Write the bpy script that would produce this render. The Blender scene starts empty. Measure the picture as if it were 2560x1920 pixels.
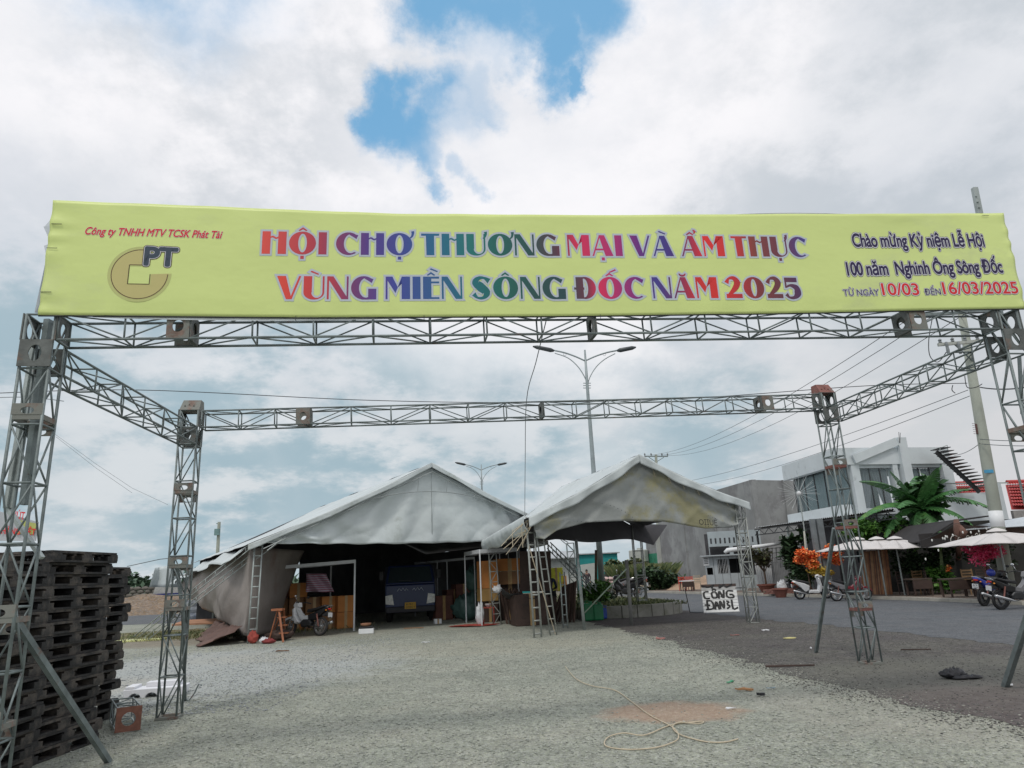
import bpy, bmesh, math, random
import numpy as np
from mathutils import Vector, Matrix, geometry
random.seed(7)
R = math.radians
scene = bpy.context.scene
COL = scene.collection
# ------------------------------------------------------------------ camera
F_PX, H_PX, ROLL, EYE = 1739.0, 475.0, 2.6, 1.6
_p = math.atan(H_PX / F_PX); _r = R(ROLL)
FW = Vector((0, math.cos(_p), math.sin(_p)))
_R0 = Vector((1, 0, 0)); _U0 = _R0.cross(FW)
RT = _R0 * math.cos(_r) - _U0 * math.sin(_r)
UP = _R0 * math.sin(_r) + _U0 * math.cos(_r)
cam = bpy.data.cameras.new('camera'); camo = bpy.data.objects.new('camera', cam); COL.objects.link(camo)
cam.sensor_width = 36; cam.lens = 36 * F_PX / 2560; cam.clip_start = 0.1; cam.clip_end = 3000
m = Matrix((RT, UP, -FW)).transposed().to_4x4(); m.translation = (0, 0, EYE)
camo.matrix_world = m
scene.camera = camo

def ray(x, y): return FW + RT * ((x - 1280) / F_PX) - UP * ((y - 960) / F_PX)
CAM = Vector((0, 0, EYE))
def gr(x, y, z=0.0):
    """where the line of sight through a photo pixel meets height z"""
    d = ray(x, y); return CAM + d * ((z - EYE) / d.z)
def at(x, y, Y):
    """where it meets the distance Y"""
    d = ray(x, y); return CAM + d * (Y / d.y)
def proj(P):
    v = Vector(P) - CAM; z = v.dot(FW)
    return 1280 + F_PX * v.dot(RT) / z, 960 - F_PX * v.dot(UP) / z
def zat(x, y, py):
    """height above the ground point (x, y) that shows at photo row py"""
    lo, hi = -2.0, 40.0
    for _ in range(50):
        mid = (lo + hi) / 2
        if proj((x, y, mid))[1] > py: lo = mid
        else: hi = mid
    return lo
# ------------------------------------------------------------------ light, sky, exposure
SUN_EL, SUN_AZ = R(58), R(200)
scene.view_settings.view_transform = 'Standard'; scene.view_settings.look = 'None'
scene.view_settings.exposure = 0.0; scene.view_settings.gamma = 1.0
scene.view_settings.use_curve_mapping = False
w = bpy.data.worlds.new('World'); scene.world = w; w.use_nodes = True
nt = w.node_tree; N = nt.nodes; L = nt.links
for n in list(N): N.remove(n)
def nd(t, **k):
    n = N.new(t)
    for a, b in k.items(): setattr(n, a, b)
    return n
wo = nd('ShaderNodeOutputWorld'); bg = nd('ShaderNodeBackground'); bg.inputs[1].default_value = 0.1
L.new(bg.outputs[0], wo.inputs[0])
sky = nd('ShaderNodeTexSky', sky_type='NISHITA', sun_disc=False, sun_elevation=SUN_EL, sun_rotation=SUN_AZ,
         altitude=0, air_density=1.0, dust_density=0.6, ozone_density=2.0)
tc = nd('ShaderNodeTexCoord')
sep = nd('ShaderNodeSeparateXYZ'); L.new(tc.outputs['Generated'], sep.inputs[0])
def mth(op, a, b=None, c=None, clamp=False):
    n = nd('ShaderNodeMath', operation=op, use_clamp=clamp)
    for i, v in enumerate((a, b, c)):
        if v is None: continue
        if isinstance(v, (int, float)): n.inputs[i].default_value = v
        else: L.new(v, n.inputs[i])
    return n.outputs[0]
def noise(vec, scale, detail=6, rough=.55, lac=2.0, dist=0.0):
    n = nd('ShaderNodeTexNoise'); n.inputs['Scale'].default_value = scale; n.inputs['Detail'].default_value = detail
    n.inputs['Roughness'].default_value = rough; n.inputs['Distortion'].default_value = dist
    L.new(vec, n.inputs['Vector']); return n
def mrange(v, a, b, c=0.0, d=1.0, smooth=True):
    n = nd('ShaderNodeMapRange'); n.interpolation_type = 'SMOOTHERSTEP' if smooth else 'LINEAR'
    L.new(v, n.inputs[0])
    for i, k in enumerate((a, b, c, d)): n.inputs[i + 1].default_value = k
    return n.outputs[0]
def mixc(f, a, b):
    n = nd('ShaderNodeMix', data_type='RGBA')
    if isinstance(f, float): n.inputs[0].default_value = f
    else: L.new(f, n.inputs[0])
    for i, v in ((6, a), (7, b)):
        if isinstance(v, tuple): n.inputs[i].default_value = v + (1,)
        else: L.new(v, n.inputs[i])
    return n.outputs[2]
# clouds lie on a layer overhead: coordinates flattened by height
den = mth('ADD', mth('MAXIMUM', sep.outputs[2], 0.0), 0.32)
cu = mth('DIVIDE', sep.outputs[0], den); cv = mth('DIVIDE', sep.outputs[1], den)
comb = nd('ShaderNodeCombineXYZ'); L.new(cu, comb.inputs[0]); L.new(cv, comb.inputs[1])
big = noise(comb.outputs[0], 1.25, 9, .56)
fine = noise(comb.outputs[0], 4.2, 8, .62, dist=.25)
shp = nd('ShaderNodeVectorMath', operation='ADD'); shp.inputs[1].default_value = (3.1, 1.7, 9.2)
L.new(comb.outputs[0], shp.inputs[0])
edge = noise(shp.outputs[0], 3.0, 9, .62)
# direction warped by noise so that cloud edges are ragged
wn = noise(tc.outputs['Generated'], 5.5, 8, .62)
vs = nd('ShaderNodeVectorMath', operation='SUBTRACT'); L.new(wn.outputs['Color'], vs.inputs[0]); vs.inputs[1].default_value = (.5, .5, .5)
vm = nd('ShaderNodeVectorMath', operation='SCALE'); L.new(vs.outputs[0], vm.inputs[0]); vm.inputs['Scale'].default_value = 0.22
wdir = nd('ShaderNodeVectorMath', operation='ADD'); L.new(tc.outputs['Generated'], wdir.inputs[0]); L.new(vm.outputs[0], wdir.inputs[1])
def blob(px, py, r, soft=1.0):
    d = ray(px, py).normalized()
    n = nd('ShaderNodeVectorMath', operation='DISTANCE'); L.new(wdir.outputs[0], n.inputs[0]); n.inputs[1].default_value = d
    return mrange(n.outputs['Value'], r * (1 - .35 * soft), r * (1 + .35 * soft), 1.0, 0.0)
def blobs(lst, soft=1.0):
    o = None
    for b in lst:
        v = blob(*b, soft); o = v if o is None else mth('MAXIMUM', o, v)
    return o
hole = blobs([(1130, 20, .055), (1240, 40, .066), (1370, 25, .068), (1480, -5, .062), (1300, 100, .042), (1400, 130, .044), (1430, 175, .022),
              (950, 235, .032), (1000, 275, .043), (1060, 335, .050), (1150, 265, .048), (1210, 240, .034), (1085, 410, .034), (1100, 470, .022), (1190, 440, .02),
              (300, -450, .16), (1900, -700, .2)], 1.7)
veil = blobs([(1210, 420, .07), (1200, 330, .05), (1220, 190, .05)], 1.8)
dark = blobs([(2300, 330, .26), (2120, 480, .16), (520, 330, .16), (330, 470, .12), (1750, 640, .1), (850, 100, .09)], 1.9)
low = blobs([(350, 930, .15), (640, 900, .12), (120, 880, .14), (900, 1120, .14), (1250, 1080, .1), (60, 1120, .1), (520, 1230, .12), (1800, 1060, .09)], 1.9)
lit = blobs([(640, 180, .17), (860, 330, .1), (950, 400, .06), (1500, 300, .18), (1300, 420, .12), (1700, 130, .15), (900, 80, .07), (700, 60, .1), (1350, 620, .12), (150, 60, .12),
             (640, 1130, .05), (760, 1190, .06), (900, 1160, .06), (1700, 1180, .07), (1500, 900, .07)], 1.7)
white = (9.6, 9.5, 9.75); grey = (4.9, 5.45, 6.0); blue = (3.2, 4.6, 5.35)
base = mixc(mrange(big.outputs['Fac'], .38, .62), (7.1, 7.4, 7.95), (9.3, 9.3, 9.6))
base = mixc(mrange(fine.outputs['Fac'], .45, .72, 0, .35), base, white)
base = mixc(mth('MULTIPLY', dark, mrange(edge.outputs['Fac'], .62, .38, .25, .72)), base, grey)
base = mixc(mth('MULTIPLY', lit, mrange(edge.outputs['Fac'], .36, .58, .3, 1.0)), base, white)
# haze towards the horizon: paler teal, streaked with blue grey
hz = mrange(sep.outputs[2], .48, .05, 0.0, 1.0)
lowcol = mixc(mrange(edge.outputs['Fac'], .4, .63), (3.9, 5.0, 5.5), (6.0, 6.5, 6.75))
base = mixc(mth('MULTIPLY', hz, .72), base, lowcol)
base = mixc(mth('MULTIPLY', low, mrange(edge.outputs['Fac'], .62, .4, .1, .8)), base, blue)
rightw = mrange(sep.outputs[0], .12, .6, 0.0, 1.0)
base = mixc(mth('MULTIPLY', mth('MULTIPLY', rightw, hz), .75), base, (6.5, 6.45, 6.6))
# the blue of the sky itself, seen through the hole and thin cloud
hm = nd('ShaderNodeVectorMath', operation='MULTIPLY'); L.new(sky.outputs[0], hm.inputs[0]); hm.inputs[1].default_value = (1.0, 1.9, 2.0)
clear = mixc(.8, hm.outputs[0], (1.7, 4.3, 7.0))
clear = mixc(mth('MULTIPLY', veil, .6), clear, base)
fin = mixc(mth('MULTIPLY', hole, .94), base, clear)
L.new(fin, bg.inputs[0])
sl = bpy.data.lights.new('sun', 'SUN'); sl.energy = 1.25; sl.angle = R(10); sl.color = (1.0, .95, .88)
so = bpy.data.objects.new('sun', sl); COL.objects.link(so)
_a = SUN_AZ
sdir = Vector((math.sin(_a) * math.cos(SUN_EL), math.cos(_a) * math.cos(SUN_EL), math.sin(SUN_EL)))
so.rotation_euler = sdir.to_track_quat('Z', 'Y').to_euler()

# ------------------------------------------------------------------ materials
MAT = {}
def mat(name, col, rough=.7, metal=0.0, var=.25, vscale=3.0, col2=None, amt2=0.0, s2=2.0, bump=.15, bscale=40.0, coord='Object', emit=None, alpha=1.0, spec=.5, aniso=None, bdist=.02):
    """colour with grain, blotches of a second colour (rust, dirt, stain) and a fine relief"""
    if name in MAT: return MAT[name]
    ma = bpy.data.materials.new(name); MAT[name] = ma; ma.use_nodes = True
    t = ma.node_tree; ns = t.nodes; ls = t.links; b = ns['Principled BSDF']
    tc = ns.new('ShaderNodeTexCoord'); mp = ns.new('ShaderNodeMapping'); ls.new(tc.outputs[coord], mp.inputs[0])
    if aniso: mp.inputs['Scale'].default_value = aniso
    def nz(s, d=5, r=.6):
        n = ns.new('ShaderNodeTexNoise'); n.inputs['Scale'].default_value = s; n.inputs['Detail'].default_value = d; n.inputs['Roughness'].default_value = r
        ls.new(mp.outputs[0], n.inputs['Vector']); return n.outputs['Fac']
    def mr(v, a, bb, c, d):
        n = ns.new('ShaderNodeMapRange'); ls.new(v, n.inputs[0])
        for i, k in enumerate((a, bb, c, d)): n.inputs[i + 1].default_value = k
        return n.outputs[0]
    c = tuple(col) + (1,)
    hsv = ns.new('ShaderNodeHueSaturation'); hsv.inputs['Color'].default_value = c
    ls.new(mr(nz(vscale, 6), .28, .72, 1 - var, 1 + var), hsv.inputs['Value'])
    out = hsv.outputs[0]
    if col2:
        mx = ns.new('ShaderNodeMix'); mx.data_type = 'RGBA'; mx.inputs[7].default_value = tuple(col2) + (1,)
        ls.new(out, mx.inputs[6]); lo = .72 - .45 * amt2
        ls.new(mr(nz(s2, 8, .68), lo, lo + .12, 0, .9), mx.inputs[0]); out = mx.outputs[2]
    ls.new(out, b.inputs['Base Color'])
    b.inputs['Roughness'].default_value = rough; b.inputs['Metallic'].default_value = metal
    b.inputs['Specular IOR Level'].default_value = spec
    if bump:
        bp = ns.new('ShaderNodeBump'); bp.inputs['Strength'].default_value = bump; bp.inputs['Distance'].default_value = bdist
        ls.new(nz(bscale, 4), bp.inputs['Height']); ls.new(bp.outputs[0], b.inputs['Normal'])
    if emit: b.inputs['Emission Color'].default_value = tuple(emit[:3]) + (1,); b.inputs['Emission Strength'].default_value = emit[3]
    if alpha < 1: b.inputs['Alpha'].default_value = alpha
    return ma
STEEL = mat('galvanised_steel', (.19, .225, .225), .55, .35, .35, 6, (.16, .075, .05), .22, 5)
STEEL_PALE = mat('pale_galvanised', (.36, .40, .39), .5, .3, .3, 5, (.2, .13, .1), .1, 6)
RUST = mat('rusty_plate', (.20, .14, .115), .85, .1, .4, 9, (.21, .225, .205), .72, 6)
REDRUST = mat('red_primer', (.22, .095, .08), .8, .1, .35, 8, (.2, .18, .16), .35, 7)
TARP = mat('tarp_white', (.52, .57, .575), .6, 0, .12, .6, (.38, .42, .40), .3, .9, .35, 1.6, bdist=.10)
TARP_IN = mat('tarp_shade_inside', (.095, .095, .105), .8, 0, .3, 1, bump=.1)  # shade under the tents put into the colour, near black on inward faces
TARP_OLD = mat('tarp_dirty', (.29, .31, .30), .7, 0, .2, .8, (.29, .275, .15), .50, .7, .4, 2.0, bdist=.08)
TARP_BROWN = mat('tarp_brown', (.25, .225, .21), .75, 0, .2, .6, (.20, .145, .135), .35, .5, .6, 1.2, bdist=.10)
WHITE = mat('white_paint', (.72, .74, .75), .5, 0, .1, 1.5, (.5, .52, .5), .12, 2)
CONC = mat('raw_concrete', (.28, .29, .29), .9, 0, .25, .5, (.20, .20, .205), .5, .45, .3, 12)
CONC_PALE = mat('pale_concrete', (.42, .44, .41), .85, 0, .15, 1, (.3, .31, .27), .3, 1.2)
BLACK = mat('black_plastic', (.018, .019, .022), .5, 0, .3, 4, (.06, .055, .05), .2, 5)
PALLET = mat('black_pallet_plastic', (.019, .0185, .019), .62, 0, .5, 5, (.105, .09, .075), .55, 3.0, .4, 30)
RUBBER = mat('tyre_rubber', (.02, .02, .021), .8, 0, .2, 8)
DARKMETAL = mat('dark_metal', (.05, .052, .055), .45, .5, .3, 8)
CHROME = mat('chrome', (.55, .56, .57), .22, .9, .05, 5, bump=0)
WOOD = mat('old_wood', (.21, .125, .07), .8, 0, .35, 3, (.1, .065, .045), .4, 5, .3, 60)
WOOD_DARK = mat('dark_board', (.062, .038, .03), .75, 0, .3, 2, (.035, .025, .02), .4, 3)
CARD = mat('cardboard', (.27, .145, .07), .85, 0, .15, 2, (.2, .11, .06), .3, 3)
CARD_OR = mat('orange_cardboard', (.50, .20, .055), .8, 0, .15, 2, (.36, .15, .05), .3, 3)
GLASS_DK = mat('dark_glass', (.035, .05, .055), .08, .0, .2, 1, bump=0)
LEAF = mat('leaf_green', (.055, .125, .035), .6, 0, .45, 3, (.11, .17, .04), .3, 5, coord='Object')
LEAF_DK = mat('leaf_dark', (.022, .055, .022), .6, 0, .45, 3, (.04, .09, .03), .3, 5)
LEAF_LT = mat('leaf_fresh', (.10, .23, .035), .55, 0, .4, 3, (.16, .3, .05), .3, 5)
BANANA = mat('banana_leaf', (.06, .18, .05), .5, 0, .4, 1.5, (.14, .27, .05), .35, .9)
GRASS = mat('grass_blades', (.09, .13, .035), .8, 0, .4, 3, (.24, .2, .09), .4, 3)
BARK = mat('bark', (.12, .085, .06), .9, 0, .3, 6)
ROPE = mat('pale_rope', (.52, .45, .33), .85, 0, .15, 20)
CABLE = mat('cable', (.03, .032, .036), .6, 0, .1, 3, bump=0)
ROPE_DK = mat('dull_wire', (.12, .14, .15), .6, .3, .1, 3, bump=0)

# ------------------------------------------------------------------ mesh helpers
def tag(o, label=None, cat=None, group=None, kind=None):
    if label: o['label'] = label
    if cat: o['category'] = cat
    if group: o['group'] = group
    if kind: o['kind'] = kind
    return o
def thing(name, label, cat, loc=(0, 0, 0), rz=0.0, group=None):
    o = bpy.data.objects.new(name, None); COL.objects.link(o); o.empty_display_size = .2
    o.location = loc; o.rotation_euler = (0, 0, rz)
    return tag(o, label, cat, group)
def wmat(o):
    M = o.matrix_basis.copy()
    return (wmat(o.parent) @ M) if o.parent else M
def axes(d, up=Vector((0, 0, 1))):
    d = Vector(d).normalized()
    if abs(d.dot(up)) > .98: up = Vector((0, 1, 0)) if abs(d.y) < .9 else Vector((1, 0, 0))
    s = d.cross(up).normalized(); return d, s, s.cross(d).normalized()
KIDS = {}
class MB:
    def __init__(s): s.v = []; s.f = []; s.mi = []; s.cur = 0
    def add(s, vs, fs):
        n = len(s.v); s.v += [tuple(v) for v in vs]; s.f += [tuple(i + n for i in f) for f in fs]; s.mi += [s.cur] * len(fs); return s
    def hexa(s, b, t):
        return s.add(list(b) + list(t), [(3, 2, 1, 0), (4, 5, 6, 7), (0, 1, 5, 4), (1, 2, 6, 5), (2, 3, 7, 6), (3, 0, 4, 7)])
    def box(s, c, sz, rz=0.0):
        c = Vector(c); x, y, z = sz[0] / 2, sz[1] / 2, sz[2] / 2; M = Matrix.Rotation(rz, 3, 'Z')
        P = lambda a, b, d: c + M @ Vector((a * x, b * y, d * z))
        return s.hexa([P(-1, -1, -1), P(1, -1, -1), P(1, 1, -1), P(-1, 1, -1)], [P(-1, -1, 1), P(1, -1, 1), P(1, 1, 1), P(-1, 1, 1)])
    def bar(s, a, b, w, h=None, up=Vector((0, 0, 1))):
        a = Vector(a); b = Vector(b); h = h or w
        if (b - a).length < 1e-6: return s
        d, u, v = axes(b - a, up); u = u * w / 2; v = v * h / 2
        return s.hexa([a - u - v, a + u - v, a + u + v, a - u + v], [b - u - v, b + u - v, b + u + v, b - u + v])
    def tube(s, pts, r, n=6, cap=True):
        pts = [Vector(p) for p in pts]; k = len(pts)
        rs = r if isinstance(r, (list, tuple)) else [r] * k
        vs = []; pu = None
        for i, p in enumerate(pts):
            d = (pts[min(i + 1, k - 1)] - pts[max(i - 1, 0)])
            d, u, v = axes(d if d.length > 1e-9 else Vector((0, 0, 1)))
            if pu is not None:
                u2 = pu - d * pu.dot(d)
                if u2.length > 1e-4: u = u2.normalized(); v = u.cross(d)
            pu = u
            for j in range(n):
                a = 2 * math.pi * j / n; vs.append(p + (u * math.cos(a) + v * math.sin(a)) * rs[i])
        fs = [(i * n + j, i * n + (j + 1) % n, (i + 1) * n + (j + 1) % n, (i + 1) * n + j) for i in range(k - 1) for j in range(n)]
        if cap: fs += [tuple(range(n))[::-1], tuple((k - 1) * n + j for j in range(n))]
        return s.add(vs, fs)
    def lathe(s, prof, c=(0, 0, 0), n=12, axis='Z'):
        c = Vector(c); vs = []
        for r, h in prof:
            for j in range(n):
                a = 2 * math.pi * j / n; p = (r * math.cos(a), r * math.sin(a), h)
                if axis == 'Y': p = (p[0], p[2], p[1])
                if axis == 'X': p = (p[2], p[0], p[1])
                vs.append(c + Vector(p))
        k = len(prof)
        fs = [(i * n + j, i * n + (j + 1) % n, (i + 1) * n + (j + 1) % n, (i + 1) * n + j) for i in range(k - 1) for j in range(n)]
        fs += [tuple(range(n)), tuple((k - 1) * n + j for j in range(n))]
        return s.add(vs, fs)
    def ell(s, c, r, n=10, k=6, M=None):
        prof = [(max(1e-3, math.sin(math.pi * i / k)), -math.cos(math.pi * i / k)) for i in range(k + 1)]
        c = Vector(c); vs = []
        for a_, h in prof:
            for j in range(n):
                a = 2 * math.pi * j / n; p = Vector((a_ * math.cos(a) * r[0], a_ * math.sin(a) * r[1], h * r[2]))
                vs.append(c + (M @ p if M else p))
        fs = [(i * n + j, i * n + (j + 1) % n, (i + 1) * n + (j + 1) % n, (i + 1) * n + j) for i in range(k) for j in range(n)]
        return s.add(vs, fs)
    def grid(s, fn, nu, nv, thick=0.0, inner=None):
        """a cloth or panel from fn(u, v); with thick it becomes a closed shell, its back in material slot `inner`"""
        P = [[Vector(fn(i / nu, j / nv)) for j in range(nv + 1)] for i in range(nu + 1)]
        vs = [P[i][j] for i in range(nu + 1) for j in range(nv + 1)]; q = nv + 1
        fs = [(i * q + j, (i + 1) * q + j, (i + 1) * q + j + 1, i * q + j + 1) for i in range(nu) for j in range(nv)]
        if not thick: return s.add(vs, fs)
        nr = []
        for i in range(nu + 1):
            for j in range(nv + 1):
                du = P[min(i + 1, nu)][j] - P[max(i - 1, 0)][j]; dv = P[i][min(j + 1, nv)] - P[i][max(j - 1, 0)]
                n_ = du.cross(dv); nr.append(n_.normalized() if n_.length > 1e-9 else Vector((0, 0, 1)))
        s.add(vs, fs); n0 = len(s.v); c0 = s.cur
        if inner is not None: s.cur = inner
        s.add([v - n_ * thick for v, n_ in zip(vs, nr)], [f[::-1] for f in fs]); s.cur = c0
        a = n0 - len(vs); e = []
        e += [(j, j + 1) for j in range(nv)]; e += [(i * q + nv, (i + 1) * q + nv) for i in range(nu)]
        e += [(nu * q + j + 1, nu * q + j) for j in range(nv)]; e += [((i + 1) * q, i * q) for i in range(nu)]
        for x, y in e: s.f.append((a + x, a + y, n0 + y, n0 + x)); s.mi.append(c0)
        return s
    def prism(s, poly, h, o=(0, 0, 0), ax=Vector((1, 0, 0)), ay=Vector((0, 0, 1)), az=None):
        """polygon in the plane (ax, ay) extruded by h along az"""
        az = az or Vector(ax).cross(Vector(ay)); o = Vector(o); n = len(poly)
        a = [o + ax * p[0] + ay * p[1] for p in poly]; b = [p + az * h for p in a]
        s.add(a + b, [tuple(range(n))[::-1], tuple(range(n, 2 * n))] + [(i, (i + 1) % n, n + (i + 1) % n, n + i) for i in range(n)])
        return s
    def build(s, name, m, parent=None, world=False, smooth=False, bevel=0.0):
        me = bpy.data.meshes.new(name)
        vs = s.v
        if parent is not None and world:
            Mi = wmat(parent).inverted(); vs = [tuple(Mi @ Vector(v)) for v in vs]
        me.from_pydata(vs, [], s.f)
        for q in (m if isinstance(m, (list, tuple)) else [m]): me.materials.append(q)
        if any(s.mi): me.polygons.foreach_set('material_index', s.mi)
        if smooth: me.polygons.foreach_set('use_smooth', [True] * len(me.polygons))
        me.validate(); me.update()
        o = bpy.data.objects.new(name, me); COL.objects.link(o)
        if parent is not None: o.parent = parent; KIDS.setdefault(parent.name, []).append(o)
        if bevel:
            b = o.modifiers.new('bevel', 'BEVEL'); b.width = bevel; b.segments = 2; b.limit_method = 'ANGLE'; b.angle_limit = R(40)
        return o
def children(o): return KIDS.get(o.name, [])
def copy_tree(o, parent=None):
    c = o.copy(); COL.objects.link(c)
    if parent is not None: c.parent = parent; KIDS.setdefault(parent.name, []).append(c)
    for ch in children(o): copy_tree(ch, c)
    return c
def nz2(x, y, s=0.0):
    return math.sin(x * 1.7 + s) * math.cos(y * 2.3 - s * 1.3) + .5 * math.sin(x * 4.1 - y * 3.3 + s * 2.1) + .25 * math.sin(x * 9.3 + y * 7.7 + s)
ORD = ['first', 'second', 'third', 'fourth', 'fifth', 'sixth', 'seventh', 'eighth', 'ninth', 'tenth', 'eleventh', 'twelfth', 'thirteenth', 'fourteenth', 'fifteenth', 'sixteenth', 'seventeenth', 'eighteenth', 'nineteenth', 'twentieth']
# ------------------------------------------------------------------ ground
def ground_mat(name, c1, c2, c3, stone=62.0, bump=.9, patches=None, rough=.92, big=.25):
    ma = bpy.data.materials.new(name); ma.use_nodes = True
    t = ma.node_tree; ns = t.nodes; ls = t.links; b = ns['Principled BSDF']
    tc = ns.new('ShaderNodeTexCoord')
    def nz(s, d=6, r=.6):
        n = ns.new('ShaderNodeTexNoise'); n.inputs['Scale'].default_value = s; n.inputs['Detail'].default_value = d; n.inputs['Roughness'].default_value = r
        ls.new(tc.outputs['Object'], n.inputs['Vector']); return n.outputs['Fac']
    def mr(v, a, bb, c=0., d=1.):
        n = ns.new('ShaderNodeMapRange'); ls.new(v, n.inputs[0])
        for i, k in enumerate((a, bb, c, d)): n.inputs[i + 1].default_value = k
        return n.outputs[0]
    def mx(f, a, bb, mode='MIX'):
        n = ns.new('ShaderNodeMix'); n.data_type = 'RGBA'; n.blend_type = mode
        if isinstance(f, float): n.inputs[0].default_value = f
        else: ls.new(f, n.inputs[0])
        for i, v in ((6, a), (7, bb)):
            if isinstance(v, tuple): n.inputs[i].default_value = v + (1,)
            else: ls.new(v, n.inputs[i])
        return n.outputs[2]
    def vor(s):
        n = ns.new('ShaderNodeTexVoronoi'); n.inputs['Scale'].default_value = s; ls.new(tc.outputs['Object'], n.inputs['Vector']); return n
    v1 = vor(stone); v2 = vor(stone * .42)
    col = mx(mr(nz(.55), .35, .65), c1, c2)
    col = mx(mr(nz(big * 4, 8, .7), .52, .7, 0, .7), col, c3)
    dk = ns.new('ShaderNodeHueSaturation'); ls.new(col, dk.inputs['Color']); ls.new(mr(nz(2.6, 9, .78), .3, .7, .78, 1.2), dk.inputs['Value']); col = dk.outputs[0]
    hs = ns.new('ShaderNodeSeparateColor'); ls.new(v1.outputs['Color'], hs.inputs[0])
    h2 = ns.new('ShaderNodeSeparateColor'); ls.new(v2.outputs['Color'], h2.inputs[0])
    sp = ns.new('ShaderNodeMath'); sp.operation = 'MULTIPLY'; ls.new(mr(hs.outputs[0], 0, 1, .74, 1.25), sp.inputs[0]); ls.new(mr(h2.outputs[1], 0, 1, .82, 1.16), sp.inputs[1])
    hv = ns.new('ShaderNodeHueSaturation'); ls.new(col, hv.inputs['Color']); ls.new(sp.outputs[0], hv.inputs['Value'])
    ls.new(mr(hs.outputs[1], 0, 1, .6, 1.5), hv.inputs['Saturation']); out = hv.outputs[0]
    for (cx, cy, rx, ry, pc, am) in (patches or []):
        mp = ns.new('ShaderNodeMapping'); mp.vector_type = 'POINT'; ls.new(tc.outputs['Object'], mp.inputs[0])
        mp.inputs['Location'].default_value = (-cx / rx, -cy / ry, 0); mp.inputs['Scale'].default_value = (1 / rx, 1 / ry, 0)
        ln = ns.new('ShaderNodeVectorMath'); ln.operation = 'LENGTH'; ls.new(mp.outputs[0], ln.inputs[0])
        ad = ns.new('ShaderNodeMath'); ad.operation = 'ADD'; ls.new(ln.outputs['Value'], ad.inputs[0]); ls.new(mr(nz(3.0), 0, 1, -.45, .45), ad.inputs[1])
        out = mx(mr(ad.outputs[0], .75, 1.1, am, 0), out, mx(.45, pc, out) if am < 1 else pc)
    ls.new(out, b.inputs['Base Color']); b.inputs['Roughness'].default_value = rough; b.inputs['Specular IOR Level'].default_value = .25
    bp = ns.new('ShaderNodeBump'); bp.inputs['Strength'].default_value = bump; bp.inputs['Distance'].default_value = .012
    ad = ns.new('ShaderNodeMath'); ad.operation = 'ADD'; ls.new(mr(v1.outputs['Distance'], 0, .8, 1, 0), ad.inputs[0]); ls.new(nz(9, 8, .7), ad.inputs[1])
    ls.new(ad.outputs[0], bp.inputs['Height']); ls.new(bp.outputs[0], b.inputs['Normal'])
    MAT[name] = ma; return ma
G_YARD = ground_mat('grey_green_gravel', (.355, .365, .31), (.295, .312, .265), (.39, .385, .325), patches=[
    (1.66, 8.72, .84, .66, (.43, .24, .15), .9), (-6.6, 15.0, 4.2, 4.6, (.50, .53, .55), .85), (-9.5, 13.0, 3.5, 1.6, (.44, .41, .34), .7),
    (-2.8, 17.2, 5.5, 1.8, (.41, .38, .29), .5), (-11.5, 23.5, 6, 2.2, (.23, .17, .12), .9), (3.9, 8.5, 1.3, 2.0, (.42, .38, .33), .4)])
G_DARK = ground_mat('dark_road_gravel', (.098, .091, .089), (.125, .122, .107), (.072, .063, .065), stone=34, patches=[
    (6.5, 10.5, 3.2, 2.0, (.17, .175, .145), .7), (3.5, 24, 4, 3.0, (.075, .062, .064), .8), (5.5, 8.0, 2.0, 1.6, (.15, .11, .11), .6)])
G_ROAD = ground_mat('worn_asphalt', (.112, .122, .132), (.13, .135, .142), (.10, .10, .105), stone=70, bump=.35)
G_EARTH = ground_mat('bare_earth', (.23, .17, .125), (.2, .16, .12), (.26, .2, .15), stone=9, bump=.8)
G_PAVE = ground_mat('pavement_earth', (.20, .165, .14), (.17, .14, .12), (.24, .2, .17), stone=16, bump=.5)
def jag(pts, step=.25, amp=.1, seed=1):
    rr = random.Random(seed); out = []
    for i in range(len(pts) - 1):
        a, b = Vector(pts[i]), Vector(pts[i + 1]); n = max(1, int((b - a).length / step)); d = (b - a).normalized(); pn = Vector((-d.y, d.x))
        for k in range(n):
            out.append(a + (b - a) * k / n + pn * (rr.gauss(0, amp * .6) + amp * nz2(i * 3 + k * .3, seed)))
    out.append(Vector(pts[-1])); return out
def sheet(name, poly, z, m, thick=0.0):
    pts = [Vector((p[0], p[1], 0)) for p in poly]
    tr = geometry.tessellate_polygon([pts]); vs = [(p.x, p.y, z) for p in pts]; b = MB()
    fs = []
    for t_ in tr:
        a, b_, c = (pts[i] for i in t_); s_ = (b_ - a).cross(c - a).z
        fs.append(tuple(t_) if s_ > 0 else tuple(t_)[::-1])
    b.add(vs, fs)
    if thick:
        n = len(vs); b.add([(v[0], v[1], z - thick) for v in vs], [])
        ar = sum(pts[i].x * pts[(i + 1) % n].y - pts[(i + 1) % n].x * pts[i].y for i in range(n))
        for i in range(n):
            j = (i + 1) % n; f = (i, n + i, n + j, j) if ar > 0 else (j, n + j, n + i, i)
            b.f.append(f); b.mi.append(0)
    o = b.build(name, m); return tag(o, kind='structure')
g = MB()
def gfun(u, v):
    x = (u - .5) * 2; y = (v - .5) * 2
    return (math.copysign(abs(x) ** 2.2, x) * 900, math.copysign(abs(y) ** 2.2, y) * 900 + 8, 0)
g.grid(gfun, 60, 60)
tag(g.build('ground', G_YARD), kind='structure')
edge = [(-1.5, 33), (.4, 27.5), (1.9, 25.2), (2.7, 20), (3.3, 16.6), (3.65, 13), (3.95, 10.9), (4.2, 9), (4.5, 7.7), (4.75, 7.0), (5.6, 5.5), (7.5, 3.2), (10, 0), (14, -6)]
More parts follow.
